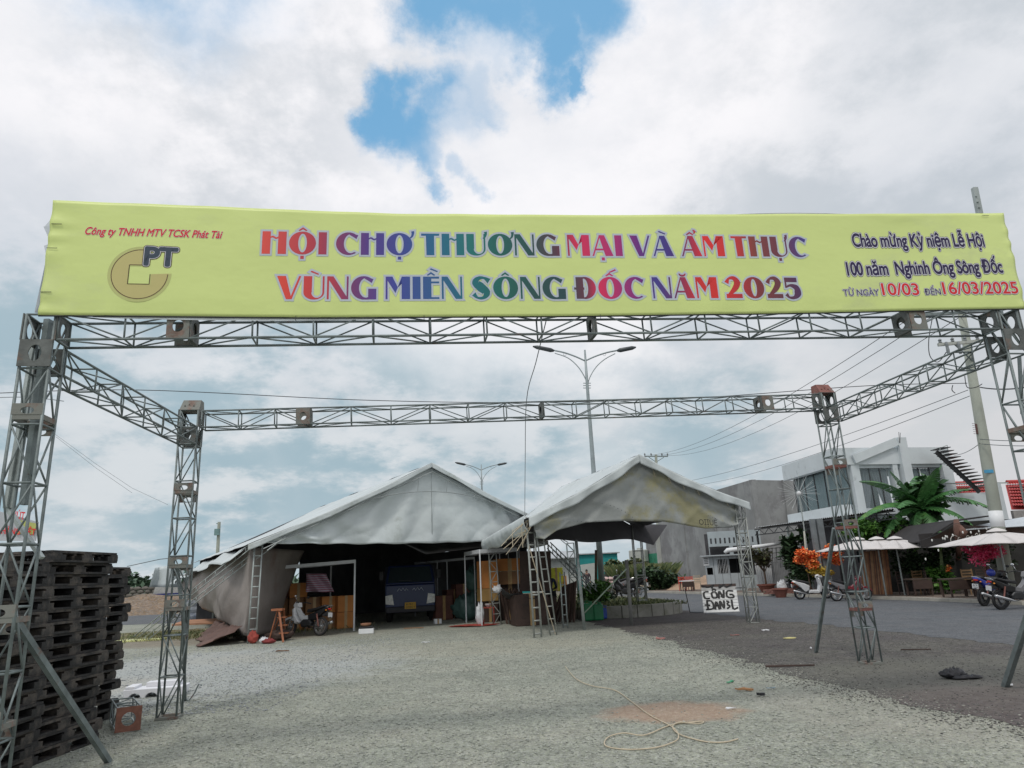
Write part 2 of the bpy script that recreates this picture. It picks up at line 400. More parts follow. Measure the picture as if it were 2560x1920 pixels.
KL = [(19.5, -8), (17.2, 8), (16.0, 18), (15.3, 22.5), (14.5, 27.5), (12.9, 33.5), (10.9, 40), (8.9, 47), (6.2, 56), (2, 70), (-6, 95)]
dark = jag(edge, .22, .10, 3) + [Vector(p) for p in KL] + [Vector((-30, 120)), Vector((-18, 70))]
sheet('gravel_verge', dark, .004, G_DARK)
inner = [(-3, 70), (2, 44), (5.0, 33), (6.2, 26), (7.6, 19), (8.6, 13.5), (9.4, 9), (11, 3), (13, -6)]
road = jag(inner, .3, .12, 5) + [Vector(p) for p in KL[:-1]]
sheet('asphalt_road', road, .008, G_ROAD)
def off(P, d):
    out = []
    for i, p in enumerate(P):
        a = Vector(P[max(i - 1, 0)]); b = Vector(P[min(i + 1, len(P) - 1)]); t_ = (b - a).normalized(); out.append(Vector(p) + Vector((t_.y, -t_.x)) * d)
    return out
KV = [Vector(p) for p in KL]
sheet('pavement', off(KL, .26) + off(KL, 16)[::-1], .115, G_PAVE)
# kerb: one stone after another
kerb = tag(bpy.data.objects.new('kerb', None), kind='structure'); COL.objects.link(kerb)
KERB = mat('kerb_stone', (.40, .385, .335), .85, 0, .15, 2, (.26, .23, .2), .3, 3)
acc = []
for i in range(3, 8):
    a, b = KV[i], KV[i + 1]; n = max(1, round((b - a).length / 1.0))
    for k in range(n): acc.append((a + (b - a) * k / n, a + (b - a) * (k + 1) / n))
for a, b in acc:
    d = (b - a).normalized(); s_ = Vector((d.y, -d.x)) * .13; a2 = a + d * .008 + s_; b2 = b - d * .008 + s_
    h = .12 + random.uniform(-.006, .006)
    MB().bar((a2.x, a2.y, h / 2), (b2.x, b2.y, h / 2), .26, h).build('kerb_stone', KERB, kerb)
# left: the other road, earth and verge
lroad = [(-60, 44), (-20, 36.5), (-14, 35.2), (-12, 36), (-13, 44), (-24, 49.5), (-70, 58)]
sheet('side_road', jag(lroad, 1, .05, 8), .004, G_ROAD)
def mound(name, c, rx, ry, h, m, seed=0, n=40):
    b = MB()
    def fn(u, v):
        x, y = (u - .5) * 2, (v - .5) * 2; r = min(1, math.hypot(x, y)); k = (1 - r * r) ** 1.2 if r < 1 else 0
        return (c[0] + x * rx, c[1] + y * ry, -.03 + h * k * (1 + .35 * nz2(x * 3, y * 3, seed)) + .04 * k * nz2(x * 11, y * 13, seed))
    b.grid(fn, n, n); return tag(b.build(name, m, smooth=True), kind='structure')
mound('earth_bank', (-31, 58), 19, 9, 1.0, G_EARTH, 2)
mound('earth_bank', (-52, 66), 26, 9, 1.1, G_EARTH, 5)
mound('earth_verge', (-13.0, 27.0), 6.5, 3.4, .10, ground_mat('verge_earth', (.2, .165, .11), (.13, .15, .07), (.28, .22, .16), stone=14), 4)

# loose stones on the yard, thousands: one piece of stuff
def stones(name, n, region, smin, smax, m, seed, dens=None):
    rg = np.random.default_rng(seed); V = []; Fc = []
    base = np.array([(1, 0, 0), (0, 1, 0), (-1, 0, 0), (0, -1, 0), (.1, .1, .40), (-.1, 0, -.5)], float)
    tri = np.array([(0, 1, 4), (1, 2, 4), (2, 3, 4), (3, 0, 4), (1, 0, 5), (2, 1, 5), (3, 2, 5), (0, 3, 5)])
    pos = []
    while len(pos) < n:
        u = rg.random((n, 3)); x = region[0] + u[:, 0] * (region[1] - region[0]); y = region[2] + (u[:, 1] ** 1.5) * (region[3] - region[2])
        for a, b_, c in zip(x, y, u[:, 2]):
            if dens is None or dens(a, b_) > c: pos.append((a, b_))
            if len(pos) >= n: break
    pos = np.array(pos[:n]); sz = smin + (smax - smin) * rg.random(n) ** 3.2
    ang = rg.random(n) * 6.283; J = 1 + .35 * rg.standard_normal((n, 6, 3)).clip(-1.5, 1.5) * .6
    P = base[None] * J * sz[:, None, None]
    ca, sa = np.cos(ang), np.sin(ang)
    X = P[:, :, 0] * ca[:, None] - P[:, :, 1] * sa[:, None]; Y = P[:, :, 0] * sa[:, None] + P[:, :, 1] * ca[:, None]
    W = np.stack([X + pos[:, None, 0], Y + pos[:, None, 1], P[:, :, 2] + sz[:, None] * .05 + .004], 2).reshape(-1, 3)
    T = (tri[None] + (np.arange(n) * 6)[:, None, None]).reshape(-1, 3)
    me = bpy.data.meshes.new(name); me.vertices.add(len(W)); me.vertices.foreach_set('co', W.ravel())
    me.loops.add(T.size); me.loops.foreach_set('vertex_index', T.ravel()); me.polygons.add(len(T))
    me.polygons.foreach_set('loop_start', np.arange(len(T)) * 3)
    me.materials.append(m); me.update(); me.validate()
    o = bpy.data.objects.new(name, me); COL.objects.link(o); return tag(o, kind='stuff')
def stone_mat(name, lo, mid, hi):
    ma = bpy.data.materials.new(name); ma.use_nodes = True; t = ma.node_tree; b = t.nodes['Principled BSDF']
    gi = t.nodes.new('ShaderNodeNewGeometry'); cr = t.nodes.new('ShaderNodeValToRGB')
    e = cr.color_ramp.elements; e[0].color = lo + (1,); e[1].color = hi + (1,); q = e.new(.6); q.color = mid + (1,)
    t.links.new(gi.outputs['Random Per Island'], cr.inputs[0]); t.links.new(cr.outputs[0], b.inputs['Base Color']); b.inputs['Roughness'].default_value = .9
    b.inputs['Specular IOR Level'].default_value = .25
    return ma
def bx(y): # edge of the dark gravel at distance y
    for i in range(len(edge) - 1):
        (x0, y0), (x1, y1) = edge[i], edge[i + 1]
        if y1 <= y <= y0: return x0 + (x1 - x0) * (y0 - y) / (y0 - y1)
    return 8
S1 = stone_mat('gravel_stones', (.24, .255, .225), (.34, .36, .315), (.47, .48, .43)); MIXS = stone_mat('mixed_stones', (.07, .07, .07), (.17, .17, .155), (.38, .38, .33)); S2 = stone_mat('dark_stones', (.04, .038, .04), (.10, .095, .088), (.25, .24, .22))
def d1(x, y):
    if (x - 1.75) ** 2 / 1.2 + (y - 8.75) ** 2 / .3 < 1: return .12
    return 1.0 if x < bx(y) + .1 else 0
stones('loose_gravel', 62000, (-6.4, 6.2, 4.3, 23), .004, .019, S1, 3, d1)
stones('dark_gravel', 34000, (3.2, 11, 5, 22), .004, .018, S2, 4, lambda x, y: 1.0 if bx(y) - .15 < x < bx(y) + 6 else 0)
stones('edge_gravel', 8000, (2.6, 6.4, 5.2, 19), .005, .02, MIXS, 14, lambda x, y: math.exp(-((x - bx(y)) / .42) ** 2))
stones('light_gravel', 9000, (-11, -3.4, 10, 21), .008, .028, stone_mat('pale_stones', (.2, .21, .22), (.36, .385, .4), (.52, .54, .55)), 6, None)

# ------------------------------------------------------------------ the truss gate
TS = .24
def truss_axes(a, b, up): return axes(Vector(b) - Vector(a), Vector(up))
def lattice(ch, lc, a, b, s0, s1, bays, up=(0, 0, 1), cr=.0105, lr=.0065, zig=0, single=False, n=6):
    """four chords into ch, rungs and diagonals into lc"""
    a, b = Vector(a), Vector(b); d, u, v = truss_axes(a, b, up)
    cs = [(-1, -1), (1, -1), (1, 1), (-1, 1)]
    P = lambda i, k: a + (b - a) * (k / bays) + (u * cs[i][0] + v * cs[i][1]) * (s0 + (s1 - s0) * k / bays) / 2
    for i in range(4): ch.tube([P(i, 0), P(i, bays)], cr, n)
    for k in range(bays + 1):
        for i in range(4): lc.tube([P(i, k), P((i + 1) % 4, k)], lr * 1.15, 5)
    for k in range(bays):
        for i in range(4):
            j = (i + 1) % 4
            f = (k + i // 2 + zig) % 2 if not single else (k + zig) % 2
            lc.tube([P(i, k), P(j, k + 1)] if f else [P(j, k), P(i, k + 1)], lr, 5)
def plate(mb, c, ux, uy, w, h, rx, ry, th=.012, cx=0., cy=0., n=20, half=False):
    """flat plate with a round hole"""
    c = Vector(c); ux = Vector(ux).normalized(); uy = Vector(uy).normalized(); nz_ = ux.cross(uy)
    o, i_ = [], []
    ca_ = math.atan2(h, w); angs = [2 * math.pi * k / n for k in range(n)]
    for c_ in (ca_, math.pi - ca_, math.pi + ca_, 2 * math.pi - ca_):
        i = min(range(n), key=lambda q: abs(angs[q] - c_)); angs[i] = c_
    for a in angs:
        ca, sa = math.cos(a), math.sin(a); q = min(w / 2 / max(abs(ca), 1e-6), h / 2 / max(abs(sa), 1e-6))
        o.append((ca * q, sa * q)); i_.append((cx + ca * rx, cy + sa * ry))
    vs = []
    for z in (-th / 2, th / 2):
        vs += [c + ux * p[0] + uy * p[1] + nz_ * z for p in o] + [c + ux * p[0] + uy * p[1] + nz_ * z for p in i_]
    fs = []
    for k in range(n):
        j = (k + 1) % n
        fs += [(k, n + k, n + j, j), (2 * n + k, 2 * n + j, 3 * n + j, 3 * n + k), (k, j, 2 * n + j, 2 * n + k), (n + k, 3 * n + k, 3 * n + j, n + j)]
    mb.add(vs, fs)
gate = thing('truss_gate', 'weathered steel lattice truss gate carrying the long yellow banner over the yard', 'gate', (0.4, 6.8, 0))
ZL, ZR, ZRL, ZRR = 4.05, 4.27, 4.07, 4.36
FL = Vector((-4.24, 5.97, 0)); FR = Vector((5.66, 7.62, 0)); RL = Vector((-4.62, 9.75, 0)); RR = Vector((5.42, 11.75, 0))
XU = (FR - FL).normalized()
def rotw(a): return (math.cos(a), math.sin(a), 0)
def tower(base, top, name_lbl, splices, tw=TS, foot=True, cap=False, red=False, nb=None, spread=0):
    ch, lc = MB(), MB(); base = Vector(base); top = Vector(top)
    H = top.z - base.z; nb = nb or 8
    lattice(ch, lc, base, top, tw, tw, nb, up=(-XU.y, XU.x, 0), cr=.0145, lr=.0092)
    t_ = ch.build('tower', STEEL, gate, world=True, smooth=True)
    lc.build('lacing', STEEL, t_, world=True, smooth=True)
    yv = Vector((-XU.y, XU.x, 0))
    for z in splices:
        p = base + (top - base) * ((z - base.z) / H); b = MB()
        for sg in (-1, 1):
            b.bar(p + yv * sg * tw / 2 - XU * tw / 2, p + yv * sg * tw / 2 + XU * tw / 2, .02, .045)
            b.bar(p + XU * sg * tw / 2 - yv * tw / 2, p + XU * sg * tw / 2 + yv * tw / 2, .02, .045)
        b.build('splice_collar', RUST if not red else REDRUST, t_, world=True)
        for sg in (-1, 1):
            b = MB(); plate(b, p + yv * sg * (tw / 2 + .008) + Vector((0, 0, .07 if sg < 0 else -.07)), XU, Vector((0, 0, 1)), tw * 1.04, .10, .055, .032, cy=-.012)
            b.build('splice_plate', RUST, t_, world=True)
    if foot:
        b = MB()
        for sg in (-1, 1):
            b.bar(base + yv * sg * tw / 2 - XU * tw * .56 + Vector((0, 0, .02)), base + yv * sg * tw / 2 + XU * tw * .56 + Vector((0, 0, .02)), .035, .03)
            b.bar(base + XU * sg * tw / 2 - yv * tw * .56 + Vector((0, 0, .017)), base + XU * sg * tw / 2 + yv * tw * .56 + Vector((0, 0, .017)), .035, .03)
        b.build('foot_frame', RUST, t_, world=True)
    # corner blocks where the two beams meet the tower
    z = Vector((0, 0, 1))
    for k, dz in enumerate((-.12, -.37)):
        p = top + z * dz
        dirs = ((XU, 1), (XU, -1)) if k == 0 else ((yv, 1), (yv, -1))
        for dv, sg in dirs:
            o_ = yv if k == 0 else XU
            b = MB(); plate(b, p + dv * sg * (tw / 2 + .02), o_, z, tw * 1.12, .25, .055, .075)
            b.build('corner_plate', DARKPL, t_, world=True)
    if cap:
        b = MB(); q = top + z * .0
        c0, c1 = tw * .56, tw * .30
        lo = [q - XU * c0 - yv * c0, q + XU * c0 - yv * c0, q + XU * c0 + yv * c0, q - XU * c0 + yv * c0]
        hi = [p + z * .17 for p in (q - XU * c0 * .9 + yv * -c1 * .1, q + XU * c0 * .9 - yv * c1 * .1, q + XU * c0 * .9 + yv * c0, q - XU * c0 * .9 + yv * c0)]
        b.hexa([p + z * .0 for p in lo], hi)
        for i in range(3): b.ell(lo[0] + XU * (.06 + .06 * i) + z * (.07 + .02 * (i % 2)) + yv * .04, (.012, .012, .012), 6, 4)
        b.build('tower_cap', REDRUST if red else RUST, t_, world=True)
    return t_
DARKPL = mat('dark_plate', (.13, .14, .135), .75, .2, .4, 8, (.2, .14, .11), .35, 7)
T1 = tower(FL, FL + Vector((0, 0, ZL)), '', [.62, 1.42, 3.1], foot=True)
T2 = tower(FR + Vector((0, 0, 0)), FR + Vector((.0, 0, ZR)), '', [1.5, 2.9])
T3 = tower(RL, RL + Vector((-.03, .02, ZRL)), '', [1.35, 1.9, 2.9], cap=True, nb=8)
T4 = tower(RR, RR + Vector((-.06, -.05, ZRR)), '', [.82, 2.1, 3.1], cap=True, red=True, nb=8)
def beam(a, b, segs, tw=TS, cr=.0125, lr=.0082, platemat=RUST, bays_per_m=2.9):
    a, b = Vector(a), Vector(b); ch, lc = MB(), MB(); ts = [0] + segs + [1]
    L_ = (b - a).length
    for i in range(len(ts) - 1):
        p, q = a + (b - a) * ts[i], a + (b - a) * ts[i + 1]; n = max(2, round((q - p).length / .56))
        lattice(ch, lc, p, q, tw, tw, n, cr=cr, lr=lr, zig=i)
    t_ = ch.build('beam', STEEL, gate, world=True, smooth=True); lc.build('lacing', STEEL, t_, world=True, smooth=True)
    d, u, v = axes(b - a)
    for k, s_ in enumerate(segs):
        psg = 1 if s_ < .5 else -1
        p = a + (b - a) * s_
        for sg in (-1, 1):
            mb = MB(); plate(mb, p + d * sg * .012, u, v, tw * 1.06, tw * 1.06, .07, .07); mb.build('splice_plate', DARKPL, t_, world=True)
        if k % 2 == 0 and len(segs) > 1:
            for sg in (-1, 1):
                mb = MB(); plate(mb, p - d * .1 * psg + u * sg * (tw / 2 + .006), d, v, .2, tw * 1.0, .05, .06); mb.build('side_plate', platemat, t_, world=True)
    return t_
zz = Vector((0, 0, 1)); e_ = XU * .15
B1 = beam(FL + zz * (ZL - TS / 2) + e_, FR + zz * (ZR - TS / 2) - e_, [.115, .515, .885])
XR = (RR - RL).normalized()
B2 = beam(RL + zz * (ZRL - TS / 2 - .02) + XR * .15, RR + zz * (ZRR - TS / 2 - .02) - XR * .15, [.15, .505, .885])
yl = (RL - FL).normalized(); yr = (RR - FR).normalized()
B3 = beam(FL + zz * (ZL - TS * 1.6) + yl * .15, RL + zz * (ZRL - TS * 1.6) - yl * .15, [])
B4 = beam(FR + zz * (ZR - TS * 1.6) + yr * .15, RR + zz * (ZRR - TS * 1.6) - yr * .15, [])
# raking braces, thick square tube
def brace(a, b, w=.05, hook=None):
    mb = MB(); mb.bar(a, b, w, w)
    if hook: mb.tube([Vector(hook) + Vector((.0, 0, .02)), Vector(hook) + Vector((.05, .02, .0)), Vector(hook) + Vector((.12, .03, .1)), Vector(hook) + Vector((.17, .03, .22)), Vector(hook) + Vector((.22, .03, .2))], .012, 6)
    mb.build('brace', STEEL, gate, world=True)
g1 = gr(272, 1905); brace(FL + XU * .1 + Vector((0, -.05, 1.42)), g1)
g2 = gr(463, 1752); brace(RL + Vector((.02, .1, 1.35)), g2, .04, hook=g2); brace(RL + Vector((-.06, 0, 1.9)), RL + Vector((.1, .1, .98)), .045)
g3 = gr(2040, 1632); brace(RR + Vector((-.18, .1, 2.1)), g3, .05)
g4 = gr(2512, 1718); brace(FR + XU * .15 + Vector((.12, .1, 2.0)), g4, .06)
p1_ = at(2548, 890, 8.0); p2_ = at(2556, 1035, 8.0); brace(p1_, p2_, .03)
# galvanised channels standing inside the left tower and behind the banner
mb = MB(); mb.bar(at(122, 800, 6.05), at(60, 1262, 6.05), .05, .07); mb.build('channel_post', STEEL, gate, world=True)
mb = MB(); mb.bar(at(92, 850, 6.2), at(22, 1270, 6.2), .09, .03); mb.bar(at(92, 850, 6.2), at(22, 1270, 6.2), .02, .09); mb.build('channel_post', STEEL_PALE, gate, world=True)
mb = MB(); mb.bar(at(15, 1265, 6.2), at(105, 1395, 6.2), .05, .03); mb.build('brace', STEEL_PALE, gate, world=True)
mb = MB(); mb.bar(at(2436, 470, 7.75), at(2500, 790, 7.75), .06, .05)
for k in range(5): mb.bar(at(2438 + k * 4, 490 + k * 14, 7.715), at(2443 + k * 4, 490 + k * 14, 7.715), .012, .012)
mb.build('channel_post', STEEL_PALE, gate, world=True)

# ------------------------------------------------------------------ the banner
def flat_mat(name, col, rough=.55, var=.05): return mat(name, col, rough, 0, var, 1.0, bump=0, spec=.3)
YV = Vector((-XU.y, XU.x, 0))
PB = FL - YV * (TS / 2 + .035)           # a point on the banner's plane
BN = YV                                     # its normal points away from the camera
def plane_hit(px, py, back=0.0):
    d = ray(px, py); o = PB + BN * back; t_ = (o - CAM).dot(BN) / d.dot(BN); return CAM + d * t_
def st(px, py):
    p = plane_hit(px, py) - PB; return Vector((p.dot(XU), p.z))
cTL, cTR, cBR, cBL = st(133, 501), st(2508, 533), st(2566, 770), st(95, 787)
TOPP = [st(*p) for p in ((133, 501), (420, 512), (700, 524), (1000, 533), (1430, 538), (1900, 536), (2300, 533), (2508, 533))]
BOTP = [st(*p) for p in ((95, 787), (420, 790), (740, 792), (1030, 791), (1430, 789), (1900, 784), (2330, 774), (2566, 770))]
def lerp_poly(P, u):
    k = u * (len(P) - 1); i = min(int(k), len(P) - 2); f = k - i; return P[i] * (1 - f) + P[i + 1] * f
def bsurf(s_, t_):
    """ripple of the sheet, metres towards the viewer"""
    r = .006 * math.sin(s_ * 1.1 + .7) + .004 * math.sin(s_ * 2.3 - t_ * 1.7)
    return r
def bpos(s_, t_, out=0.0):
    p = PB + XU * s_ - BN * (bsurf(s_, t_) + out); p.z = t_; return p
BAN = mat('banner_vinyl', (.675, .78, .285), .42, 0, .07, .35, (.60, .68, .30), .3, .5, .30, .8, spec=.4, aniso=(1, 1, 1.8), bdist=.05)
banner = thing('banner', 'long yellow green fair banner with rainbow headline stretched above the front truss beam', 'banner', (PB + XU * 5) + Vector((0, 0, ZL)))
mb = MB()
def bf(u, v):
    a = lerp_poly(BOTP, u); b = lerp_poly(TOPP, u); q = a * (1 - v) + b * v
    e = max(0, 1 - u * 22) + max(0, 1 - (1 - u) * 75); e2 = max(0, 1 - v * 7); e3 = max(0, (v - .86) * 7)
    e = e * e
    w_ = .009 * e * math.sin(v * 31 + 2 * math.sin(v * 9)) - .010 * e2 * abs(math.sin(u * 46 + 3 * math.sin(u * 17))) + .003 * e3 * math.sin(u * 70)
    for (uu, vv, sl_) in ((.485, .98, -3.2), (.52, .98, 2.6), (.83, .97, -2.), (.85, .97, 2.4), (.01, .78, .0), (.985, .95, .4)):
        ds = (u - uu) * 12; w_ += .008 * math.exp(-((v - vv - ds * sl_ * .05) / .03) ** 2) * math.exp(-abs(ds) * 5) * min(1, abs(ds) * 6 + .2)
    return bpos(q.x, q.y, w_)
mb.grid(bf, 220, 36, thick=.004, inner=1)
mb.build('sheet', [BAN, mat('banner_back', (.52, .56, .6), .7, 0, .1, 1)], banner, world=True, smooth=True)
# folded tail at the left edge, sleeve below
mb = MB()
tl = [st(131, 530), st(102, 560), st(118, 600), st(103, 608), st(112, 640), st(104, 700), st(112, 725), st(99, 780)]
for i in range(len(tl) - 1):
    a, b = tl[i], tl[i + 1]
    a2 = Vector((st(133, 501).x - .02 + (a.y - cTL.y) * .06, a.y)); b2 = Vector((st(133, 501).x - .02 + (b.y - cTL.y) * .06, b.y))
    mb.add([bpos(a.x, a.y, -.05), bpos(b.x, b.y, -.06 - .02 * (i % 2)), bpos(b2.x + .06, b2.y, -.015), bpos(a2.x + .06, a2.y, -.015)], [(0, 1, 2, 3)])
mb.build('folded_tail', mat('banner_back', (.5, .55, .6)), banner, world=True)
mb = MB()
mb.grid(lambda u, v: bpos(*(st(230 + u * 830, 791 + v * 9 * math.sin(math.pi * min(1, u * 1.0)) ** .6)), -.02), 40, 2, thick=.003)
mb.build('lower_hem', mat('hem_white', (.62, .66, .68), .6), banner, world=True)
mb = MB(); pr = None
mb.tube([bpos(lerp_poly(BOTP, k / 30).x, lerp_poly(BOTP, k / 30).y - .006, -.012) for k in range(31)], .008, 5)
mb.build('bottom_rod', mat('dark_rod', (.03, .032, .03), .6), banner, world=True)
mb = MB()
mb.tube([bpos(*st(1700 + k * 62, 535 - 12 * math.sin(math.pi * k / 10.)), -.09) for k in range(11)], .006, 5)
mb.tube([bpos(*st(1700 + k * 62, 534 - 6 * math.sin(math.pi * k / 10.)), -.12) for k in range(11)], .005, 5)
mb.build('top_cord', WHITE, banner, world=True)
mb = MB()
for (x, y, s_) in ((130, 561, 1), (118, 621, 1), (103, 731, 1), (2470, 540, -1), (740, 790, 0), (1060, 789, 0), (1500, 787, 0)):
    a = st(x, y); mb = MB()
    mb.tube([bpos(a.x - .0, a.y, .012), bpos(a.x + .09 * s_, a.y + (0 if s_ else -.05), .014)], .003, 4)
    mb.build('tie', CABLE, banner, world=True)

# lettering ---------------------------------------------------------
def curve_mesh(splines=None, text=None, offset=0.0, shear=0.0, space=1.0):
    if text is not None:
        c = bpy.data.curves.new('t', 'FONT'); c.body = text; c.shear = shear; c.space_character = space; c.resolution_u = 4
    else:
        c = bpy.data.curves.new('t', 'CURVE'); c.dimensions = '2D'; c.fill_mode = 'FRONT'
        for sp in splines:
            s_ = c.splines.new('POLY'); s_.points.add(len(sp) - 1); s_.use_cyclic_u = True
            for i, p in enumerate(sp): s_.points[i].co = (p[0], p[1], 0, 1)
    c.fill_mode = 'FRONT'; c.offset = offset
    o = bpy.data.objects.new('t', c); COL.objects.link(o); bpy.context.view_layer.update()
    me = o.to_mesh(); vs = [v.co.copy() for v in me.vertices]; fs = [tuple(p.vertices) for p in me.polygons]
    o.to_mesh_clear(); bpy.data.objects.remove(o); bpy.data.curves.remove(c)
    return vs, fs
def place2d(mb, vs, fs, fn):
    mb.add([fn(v) for v in vs], [f for f in fs])
def up_faces(vs, fs): return vs, [f if ((vs[f[1]] - vs[f[0]]).cross(vs[f[2]] - vs[f[0]])).z > 0 else f[::-1] for f in fs]
def arc(cx, cy, rx, ry, a0, a1, n=20): return [(cx + rx * math.cos(R(a0 + (a1 - a0) * i / n)), cy + ry * math.sin(R(a0 + (a1 - a0) * i / n))) for i in range(n + 1)]
def rect(x0, y0, x1, y1): return [(x0, y0), (x1, y0), (x1, y1), (x0, y1)]
def stroke(pts, ws):
    """outline of a pen line whose width changes along it (Catmull smoothed)"""
    P = [Vector((p[0], p[1])) for p in pts]; out = []; W = []
    for i in range(len(P) - 1):
        p0, p1, p2, p3 = P[max(i - 1, 0)], P[i], P[i + 1], P[min(i + 2, len(P) - 1)]
        for k in range(6):
            t_ = k / 6; out.append(.5 * ((2 * p1) + (p2 - p0) * t_ + (2 * p0 - 5 * p1 + 4 * p2 - p3) * t_ ** 2 + (3 * p1 - p0 - 3 * p2 + p3) * t_ ** 3)); W.append(ws[i] + (ws[i + 1] - ws[i]) * t_)
    out.append(P[-1]); W.append(ws[-1]); l, r = [], []
    for i, p in enumerate(out):
        d = (out[min(i + 1, len(out) - 1)] - out[max(i - 1, 0)]).normalized(); n = Vector((-d.y, d.x)) * W[i] / 2; l.append(tuple(p + n)); r.append(tuple(p - n))
    return l + r[::-1]
def ring(w, t_=.30): return [[arc(w / 2, .5, w / 2, .515, 0, 355, 30), arc(w / 2, .5, w / 2 - t_, .42, 0, 355, 30)]]
T = .36
def cee(w): # heavy left, thin horns
    return arc(w * .56, .5, w * .56, .515, 52, 308, 26) + [(w * .98, .2), (w * .93, .09)][::-1][:0] + arc(w * .66, .5, w * .66 - T * .97, .43, 300, 60, 22) + [(w * .94, .78), (w * 1.0, .86)][:0]
GL = {}
def G(c):
    if c == 'H': return [[rect(0, 0, T, 1)], [rect(T + .33, 0, 2 * T + .33, 1)], [stroke([(T - .02, .72), (T + .09, .77), (T + .24, .7), (T + .35, .76)], [.05, .075, .075, .05])]], 2 * T + .33
    if c == 'O' or c == '0': return ring(1.18 if c == 'O' else 1.1, .40), 1.18 if c == 'O' else 1.1
    if c == 'I': return [[rect(0, 0, T, 1)]], T
    if c == 'C': return [[cee(1.0)], [stroke([(.62, .95), (.82, .86), (.95, .80)], [.10, .15, .2])]], 1.0
    if c == 'G': return [[cee(1.0)], [stroke([(.62, .95), (.82, .86), (.95, .80)], [.10, .15, .2])], [rect(.76, -.01, 1.12, .46)], [rect(.55, -.015, .78, .06)]], 1.12
    if c == 'T': return [[rect(0, .9, .84, 1)], [[(.24, 0), (.60, 0), (.60, .91), (.22, .91)]]], .84
    if c == 'U': return [[rect(0, .3, T, 1)], [[(0, .31)] + arc(.45, .3, .45, .315, 180, 360, 18) + [(.9, .31), (.82, .31)] + arc(.58, .3, .24, .24, 360, 180, 12)], [rect(.82, .3, .9, 1)]], .9
    if c == 'N': return [[rect(0, 0, .085, 1)], [[(.02, 1), (.27, 1), (.94, 0), (.64, 0), (.02, .93)]], [rect(.86, 0, .94, 1)]], .94
    if c == 'M': return [[rect(0, 0, .085, 1)], [[(0, 1), (.3, 1), (.55, .52), (.74, 1), (1.06, 1), (1.06, .98), (.72, .98), (.44, .27), (.03, .9)]], [rect(.72, 0, 1.1, 1)]], 1.1
    if c == 'V': return [[[(0, 1), (.38, 1), (.66, 0), (.42, 0)]], [[(.58, .03), (.66, .0), (1.04, 1), (.95, 1)]]], 1.04
    if c == 'A': return [[[(.38, 1), (.66, 1), (1.06, 0), (.66, 0)]], [[(0, 0), (.08, 0), (.45, .96), (.4, 1)]], [rect(.15, .27, .72, .35)]], 1.06
    if c == 'E': return [[rect(0, 0, .38, 1)], [rect(.36, .91, .74, 1)], [rect(.36, .7, .74, .78)], [rect(.36, 0, .74, .08)]], .74
    if c == 'S': return [[stroke([(.85, .80), (.62, .94), (.36, .93), (.22, .74), (.45, .53), (.72, .28), (.58, .06), (.3, .05), (.12, .22)], [.26, .10, .16, .34, .42, .34, .14, .09, .22])]], .92
    if c == 'Đ': return [[rect(.1, 0, .46, 1)], [[(.45, 1)] + arc(.52, .5, .55, .51, 90, -90, 20) + [(.45, 0), (.45, .07)] + arc(.5, .5, .19, .43, -90, 90, 14) + [(.45, .93)]], [rect(0, .42, .5, .52)]], 1.08
    if c == '2': return [[stroke([(.1, .72), (.24, .93), (.5, .95), (.66, .74), (.5, .45), (.12, .12)], [.24, .1, .2, .34, .26, .1])], [rect(.02, 0, .86, .2)]], .86
    if c == '5': return [[rect(.06, .78, .74, 1)], [rect(.06, .5, .15, .8)], [stroke([(.1, .52), (.35, .62), (.66, .5), (.7, .24), (.5, .04), (.22, .04), (.08, .2)], [.06, .12, .3, .38, .16, .1, .2])]], .9
    return [], .35
MARK = {'^': lambda c, y: [[[(c - .2, y), (c, y + .14), (c + .2, y), (c + .14, y - .03), (c, y + .05), (c - .14, y - .03)]]],
        '.': lambda c, y: [[rect(c - .075, -.21, c + .075, -.07)]],
        "'": lambda c, y: [[stroke([(c - .02, .78), (c + .07, .87), (c + .11, 1.0), (c + .1, 1.1)], [.05, .09, .12, .15])]],
        '`': lambda c, y: [[[(c - .18, y + .13), (c - .12, y + .18), (c + .2, y + .05), (c + .17, y)]]],
        '/': lambda c, y: [[[(c + .2, y + .18), (c + .24, y + .12), (c - .1, y), (c - .12, y + .05)]]],
        'u': lambda c, y: [[stroke([(c - .17, y + .1), (c - .08, y + .01), (c + .08, y + .01), (c + .17, y + .1)], [.05, .09, .09, .05])]],
        '?': lambda c, y: [[stroke([(c - .04, y + .22), (c + .05, y + .14), (c - .01, y + .03)], [.03, .12, .03])]]}
def headline(tokens):
    x = 0; out = []
    for tk in tokens:
        if tk == ' ': x += .30; continue
        pcs, w_ = G(tk[0])
        for mk in tk[1:]:
            cx = w_ / 2; y = 1.07
            if mk == "'": cx = w_ - .08
            if mk in '`/?' and '^' in tk: y = 1.2; cx += .12
            elif mk in '`/' : y = 1.06
            if mk == '?': cx += .1; y = 1.08
            pcs = pcs + MARK[mk](cx, y)
        for p in pcs: out.append([[(a + x, b) for a, b in sp] for sp in p])
        x += w_ + .115
    return out, x - .115
